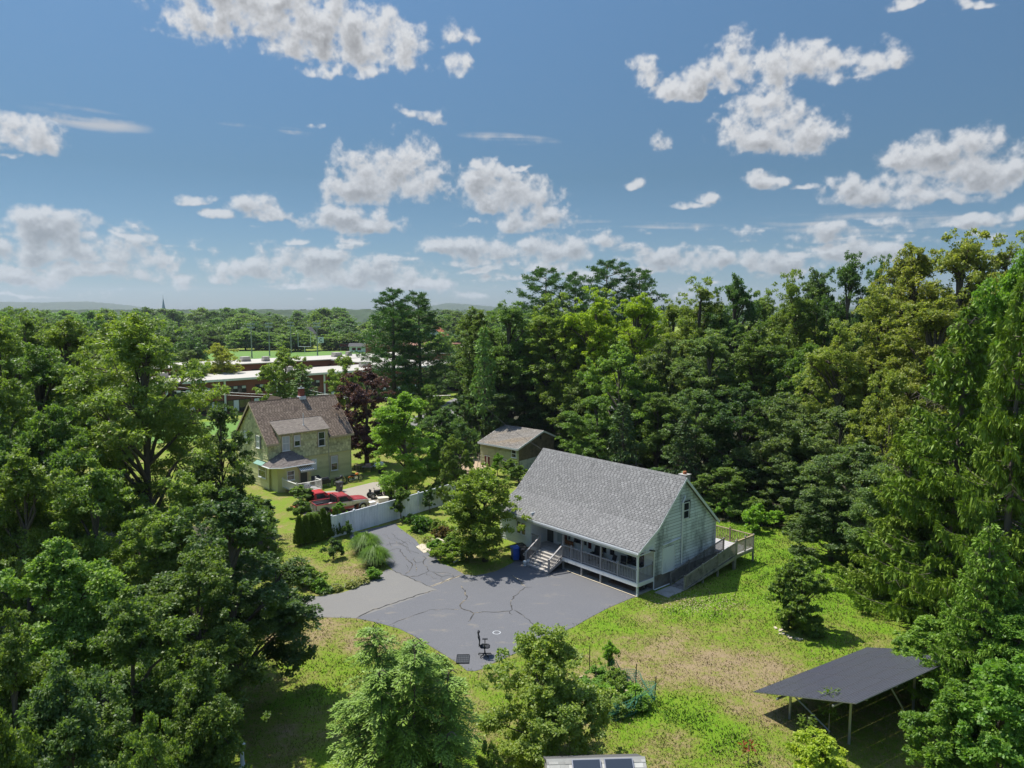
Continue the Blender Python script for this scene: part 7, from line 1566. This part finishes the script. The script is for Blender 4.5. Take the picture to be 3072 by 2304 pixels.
m = MB(); m.prism([(-.6, 2.65), (2.5, 4.1), (5.6, 2.65)], 'x', -5.3, 5.3); m.build('roof', SHING, H)
for x in (-3.6, -1.2): m = MB(); m.box(x, x + 1.7, -.06, -.005, .9, 2.1); m.build('window', MAROON, H)
H = empty('scoreboard', (-79, 345, 0), 0, 'dark scoreboard behind the sports field', 'scoreboard'); H.scale = (.62, 1, .5); m = MB(); m.box(-4.5, 4.5, 0, .4, 3.2, 7); m.build('board', BLACK, H)
for x in (-3.5, 3.5): m = MB(); m.box(x - .15, x + .15, .1, .3, 0, 3.2); m.build('post', GREYM, H)
for k in range(3): m = MB(); m.box(-4 + k * 2.8, -1.8 + k * 2.8, -.06, -.005, 4.2, 6.3); m.build('score_panel', MAROON, H)
H = empty('field_sign', (-81.6, 312, 0), 0, 'white square sign on the right floodlight mast', 'sign'); m = MB(); m.box(-1.2, 1.2, -.5, -.4, 5.3, 7.7); m.build('panel', WHITE, H); m = MB(); m.tube([(.55 * cos(t), -.52, 6.5 + .7 * sin(t)) for t in np.linspace(.6, 5.6, 12)], .12, 4); m.build('letter_mark', BLACK, H)
def far_house(x, y, rz, w, d, h, label, wall=WHITE, roof=SHING):
    H = empty('house', (x, y, 0), rz, label, 'house'); m = MB(); m.prism([(-w/2, 0), (w/2, 0), (w/2, h), (0, h + w * .42), (-w/2, h)], 'y', 0, d); m.build('wall', wall, H)
    m = MB(); m.prism([(-w/2 - .4, h - .2), (0, h + w * .44), (w/2 + .4, h - .2), (w/2 + .4, h + .05), (0, h + w * .44 + .3), (-w/2 - .4, h + .05)], 'y', -.4, d + .4); m.build('roof', roof, H)
    for i in (-1, 1):
        for z in (1.2, h - 1.8): m = MB(); m.box(i * w * .22 - .45, i * w * .22 + .45, -.05, -.005, z, z + 1.4); m.build('window', GLASS_D, H)
far_house(-118.5, 402, -.6, 8, 10, 6, 'white gabled house among the trees right of the floodlights')
far_house(-221, 560, .5, 11, 12, 9, 'white gable of a house high in the far trees', roof=WHITE)
far_house(-238, 470, .9, 12, 14, 8, 'grey-roofed house in the trees under the church steeple', wall=CREAM)
far_house(-66, 380, .3, 10, 12, 5, 'low tan house behind the field house', wall=CARDB)
far_house(-38, 350, -.2, 14, 9, 5, 'white commercial building between the pines right of the field', roof=RUST)
H = empty('church_steeple', (-428, 900, 0), .3, 'slim white church steeple rising above the distant trees', 'church steeple'); m = MB(); m.box(-3, 3, -3, 3, 0, 16); m.build('tower', WHITE, H)
m = MB(); m.lathe([(2.6, 16), (2.4, 19.5), (2.8, 19.7), (2.0, 20.2), (.15, 34)], 8); m.build('spire', mat('spire_blue_grey', (.30, .38, .42), .6), H)
for k in range(4):
    q = k * pi / 2; m = MB(); c, s = cos(q), sin(q); m.box(-.5, .5, -2.75, -2.45, 16.6, 19); m.v = [[x * c - y * s, x * s + y * c, z] for x, y, z in m.v]; m.build('louvre', BLACK, H)
m = MB(); m.tube([(0, 0, 34), (0, 0, 37)], .12, 4); m.build('finial', BLACK, H)
# utility poles and wires
def pole(x, y, h, label, tr=False):
    H = empty('utility_pole', (x, y, 0), .4, label, 'utility pole'); m = MB(); m.tube([(0, 0, 0), (0, 0, h)], [.17, .12], 7); m.build('pole_shaft', mat('grey_pole', (.22, .20, .17), .9) if 'grey_pole' not in MATS else MATS['grey_pole'], H); m = MB(); m.box(-1.2, 1.2, -.06, .06, h - .6, h - .48); m.build('crossarm', WOODP, H)
    for k in (-1, -.4, .4, 1): m = MB(); m.lathe([(.05, h - .48), (.07, h - .38), (.04, h - .28)], 6, (k, 0, 0)); m.build('insulator', CURTAIN, H)
    if tr: m = MB(); m.lathe([(.3, h - 2.6), (.34, h - 2.5), (.34, h - 1.7), (.25, h - 1.6)], 10, (-.55, 0, 0)); m.build('transformer', GREYM, H); m = MB(); m.tube([(0, 0, h - 2.2), (.9, -.3, h - 1.9), (1.5, -.5, h - 2.0)], .05, 5); m.build('lamp_arm', GREYM, H)
pole(-39.3, 122, 9.4, 'utility pole with a transformer rising behind the roof of the yellow-green house', True)
pole(-26.3, 121, 6.2, 'shorter utility pole behind the purple-leafed tree')
pole(-38, 320, 9, 'thin pole left of the big pines by the field')
def wire(a, b, sag, label, r=.02):
    P = [V(*a) * (1 - t) + V(*b) * t - V(0, 0, 4 * sag * t * (1 - t)) for t in np.linspace(0, 1, 12)]; m = MB(); m.tube(P, r, 4); m.build('power_cable', GREYM if r > .02 else BLACK, label=label, cat='cable')
wire((-39.3, 122, 7.6), (-17.6, 92, 8.0), .5, 'pale service cable from the transformer pole towards the purple tree', .022)
wire((-60, 128, 6.0), (-26.3, 121, 5.6), .8, 'black cable crossing in front of the brick school', .022)
wire((-60, 128, 5.2), (-10, 118, 5.6), .9, 'lower black cable crossing in front of the brick school', .022)
wire((-6.5, 98, 9.5), hw(-14.2, 5.1, 7.3), .7, 'pale service cable passing over the old barn to the ridge of the white house', .012)
wire((-5.4, 98, 8.2), (-3.6, 89, 3.3), .3, 'thin cable slung to the eave of the old barn', .012)

# far trees: belts beyond the school and the field
rr = random.Random(9); cnt = 0
ORD = 'first second third fourth fifth sixth seventh eighth ninth tenth eleventh twelfth thirteenth fourteenth fifteenth sixteenth seventeenth eighteenth nineteenth twentieth twenty-first twenty-second'.split()
TW = dict(fa='mid-green', fb='light green', fc='dark green', g1='green', g2='bright green', g3='dark green')
RW_ = ['front', 'second', 'third', 'fourth', 'fifth', 'skyline', 'farthest']
belts = [(352, 10.5, 20), (376, 13.5, 19), (405, 15.5, 18), (445, 16.8, 18), (500, 18, 17), (580, 19.2, 16), (700, 20.5, 16)]
for bi, (D_, hh, nn) in enumerate(belts):
    half = D_ * .78
    for k in range(nn):
        x = -half + (half * 1.08) * (k + rr.uniform(.1, .9)) / nn; y = D_ + rr.uniform(-12, 12); h = hh * rr.uniform(.74, 1.12); w = rr.uniform(.8, 1.25) * D_ * .036 + 5
        tt = rr.choice(['fa', 'fb', 'fc', 'fb', 'g1'])
        place_tree('far', cnt, x, y, h, w, tt, rr.uniform(0, 6), 'distant_tree', '%s tree, %s from left in %s row of the far belt' % (TW[tt], ORD[k], RW_[bi]), 'tree', '%s row of the far belt' % RW_[bi], .2, cnt); cnt += 1
# trees between the school and the left mass, and behind the left trees
LM = [150, 170, 185, 210, 215, 180, 230, 250, 255, 290, 128, 110, 130, 100, 320, 330, 300]
for k, (x, y, h, w, t) in enumerate(((-86, 150, 13, 12, 'g1'), (-98, 170, 14, 13, 'g3'), (-112, 185, 15, 14, 'g1'), (-125, 210, 16, 15, 'fb'), (-95, 215, 12, 12, 'g3'), (-140, 180, 16, 14, 'g2'), (-150, 230, 17, 16, 'fa'), (-175, 250, 18, 17, 'fb'), (-120, 255, 13, 13, 'g3'), (-150, 290, 16, 15, 'fb'), (-78, 128, 13, 11, 'g2'), (-88, 110, 17, 12, 'g1'), (-100, 130, 17, 13, 'g3'), (-70, 100, 17, 11, 'g2'), (-160, 320, 16, 16, 'fb'), (-190, 330, 18, 17, 'fa'), (-215, 300, 19, 18, 'fb'))):
    place_tree('far' if y > 160 else 'bm', k, x, y, h, w, t, k, 'distant_tree', '%s treetop peeping over the big left trees, %s by distance from the near side' % (TW[t], ORD[sorted(LM).index(y)]), 'tree', 'trees beyond the left mass', .15, k)
IX = [-8, 3, -2, -16, -10, 12, 24, 36, 48, 60, 68, -22, -5, -40, 20, 31, 41, 8, 52, 58, 48.5, 45]
for k, (x, y, h, w, t) in enumerate(((-8, 130, 13, 12, 'g3'), (3, 128, 15, 12, 'g1'), (-2, 145, 14, 12, 'fb'), (-16, 150, 8, 10, 'g3'), (-10, 175, 11, 12, 'fb'), (12, 140, 17, 13, 'g3'), (24, 135, 19, 13, 'g1'), (36, 128, 20, 13, 'g3'), (48, 120, 21, 13, 'g1'), (60, 112, 22, 13, 'g3'), (68, 98, 23, 13, 'g1'), (-22, 225, 12, 13, 'fb'), (-5, 230, 13, 14, 'fa'), (-40, 250, 10, 12, 'fb'), (20, 110, 16, 10, 'g3'), (31, 104, 18, 11, 'g3'), (41, 97, 19, 11, 'g3'), (8, 112, 15, 10, 'g3'), (52, 88, 21, 11, 'g3'), (58, 75, 22, 11, 'g1'), (48.5, 60, 20, 10, 'g3'), (45, 52, 16, 9, 'g3'))):
    place_tree('far' if y > 160 else ('bt' if h > 16 else 'bm'), k + 1, x, y, h, w, t, k, 'broadleaf_tree', '%s inner tree of the wood, %s from the left behind the nearer crowns' % (TW[t], ORD[sorted(IX).index(x)]), 'tree', 'inner trees of the wood', .15, k)
# far wood and hills
def ridge(name, pts, depth, seed, tree=14, m=HILL):
    r = np.random.default_rng(seed); n = 500; xs = np.linspace(pts[0][0], pts[-1][0], n); hs = np.interp(xs, [p[0] for p in pts], [p[2] for p in pts]); ys = np.interp(xs, [p[0] for p in pts], [p[1] for p in pts])
    rows = 9; vs = []; 
    for j in range(rows):
        q = j / (rows - 1); prof = np.sin(pi * min(1, q * 1.0) * .5) if q < 1 else 1; z = hs * prof + r.uniform(0, tree, n) * (.25 if j else 0); vs.append(np.stack([xs, ys + depth * q, z - (1 if j == 0 else 0)], 1))
    v = np.concatenate(vs); i = np.arange(n * rows).reshape(rows, n); q = np.stack([i[:-1, :-1], i[:-1, 1:], i[1:, 1:], i[1:, :-1]], -1).reshape(-1, 4)
    me = bpy.data.meshes.new(name); fast_mesh(me, v, q); me.materials.append(m); o = bpy.data.objects.new(name, me); COL.objects.link(o); return o
ridge('far_wood', [(-900, 820, 13), (-500, 840, 15), (0, 860, 15), (500, 860, 15), (900, 840, 15)], 300, 1, 22)['kind'] = 'stuff'
ridge('hills', [(-6000, 4400, 120), (-3300, 4300, 62), (-3000, 4300, 70), (-2780, 4300, 52), (-2500, 4300, 14), (-1500, 4300, 14), (-300, 4300, 14), (-460, 4300, 40), (-300, 4300, 60), (0, 4300, 30), (3000, 4300, 40), (6000, 4400, 90)][:7] , 900, 2, 26)['kind'] = 'structure'
ridge('hills', [(-1500, 3900, 10), (-620, 3900, 12), (-400, 3900, 56), (-250, 3900, 46), (100, 3900, 14), (3000, 3900, 40)], 700, 3, 22)['kind'] = 'structure'
# the summer air
hz = MB(); hz.box(-7500, 7500, -260, 5600, -1.2, 175); m = bpy.data.materials.new('haze'); m.use_nodes = True; m.node_tree.nodes.clear()
o_ = m.node_tree.nodes.new('ShaderNodeOutputMaterial'); v_ = m.node_tree.nodes.new('ShaderNodeVolumePrincipled'); v_.inputs['Color'].default_value = (.80, .88, 1, 1); v_.inputs['Density'].default_value = HAZE = .00007; v_.inputs['Anisotropy'].default_value = .2
m.node_tree.links.new(v_.outputs[0], o_.inputs['Volume']); hz.build('haze', m, kind='stuff')
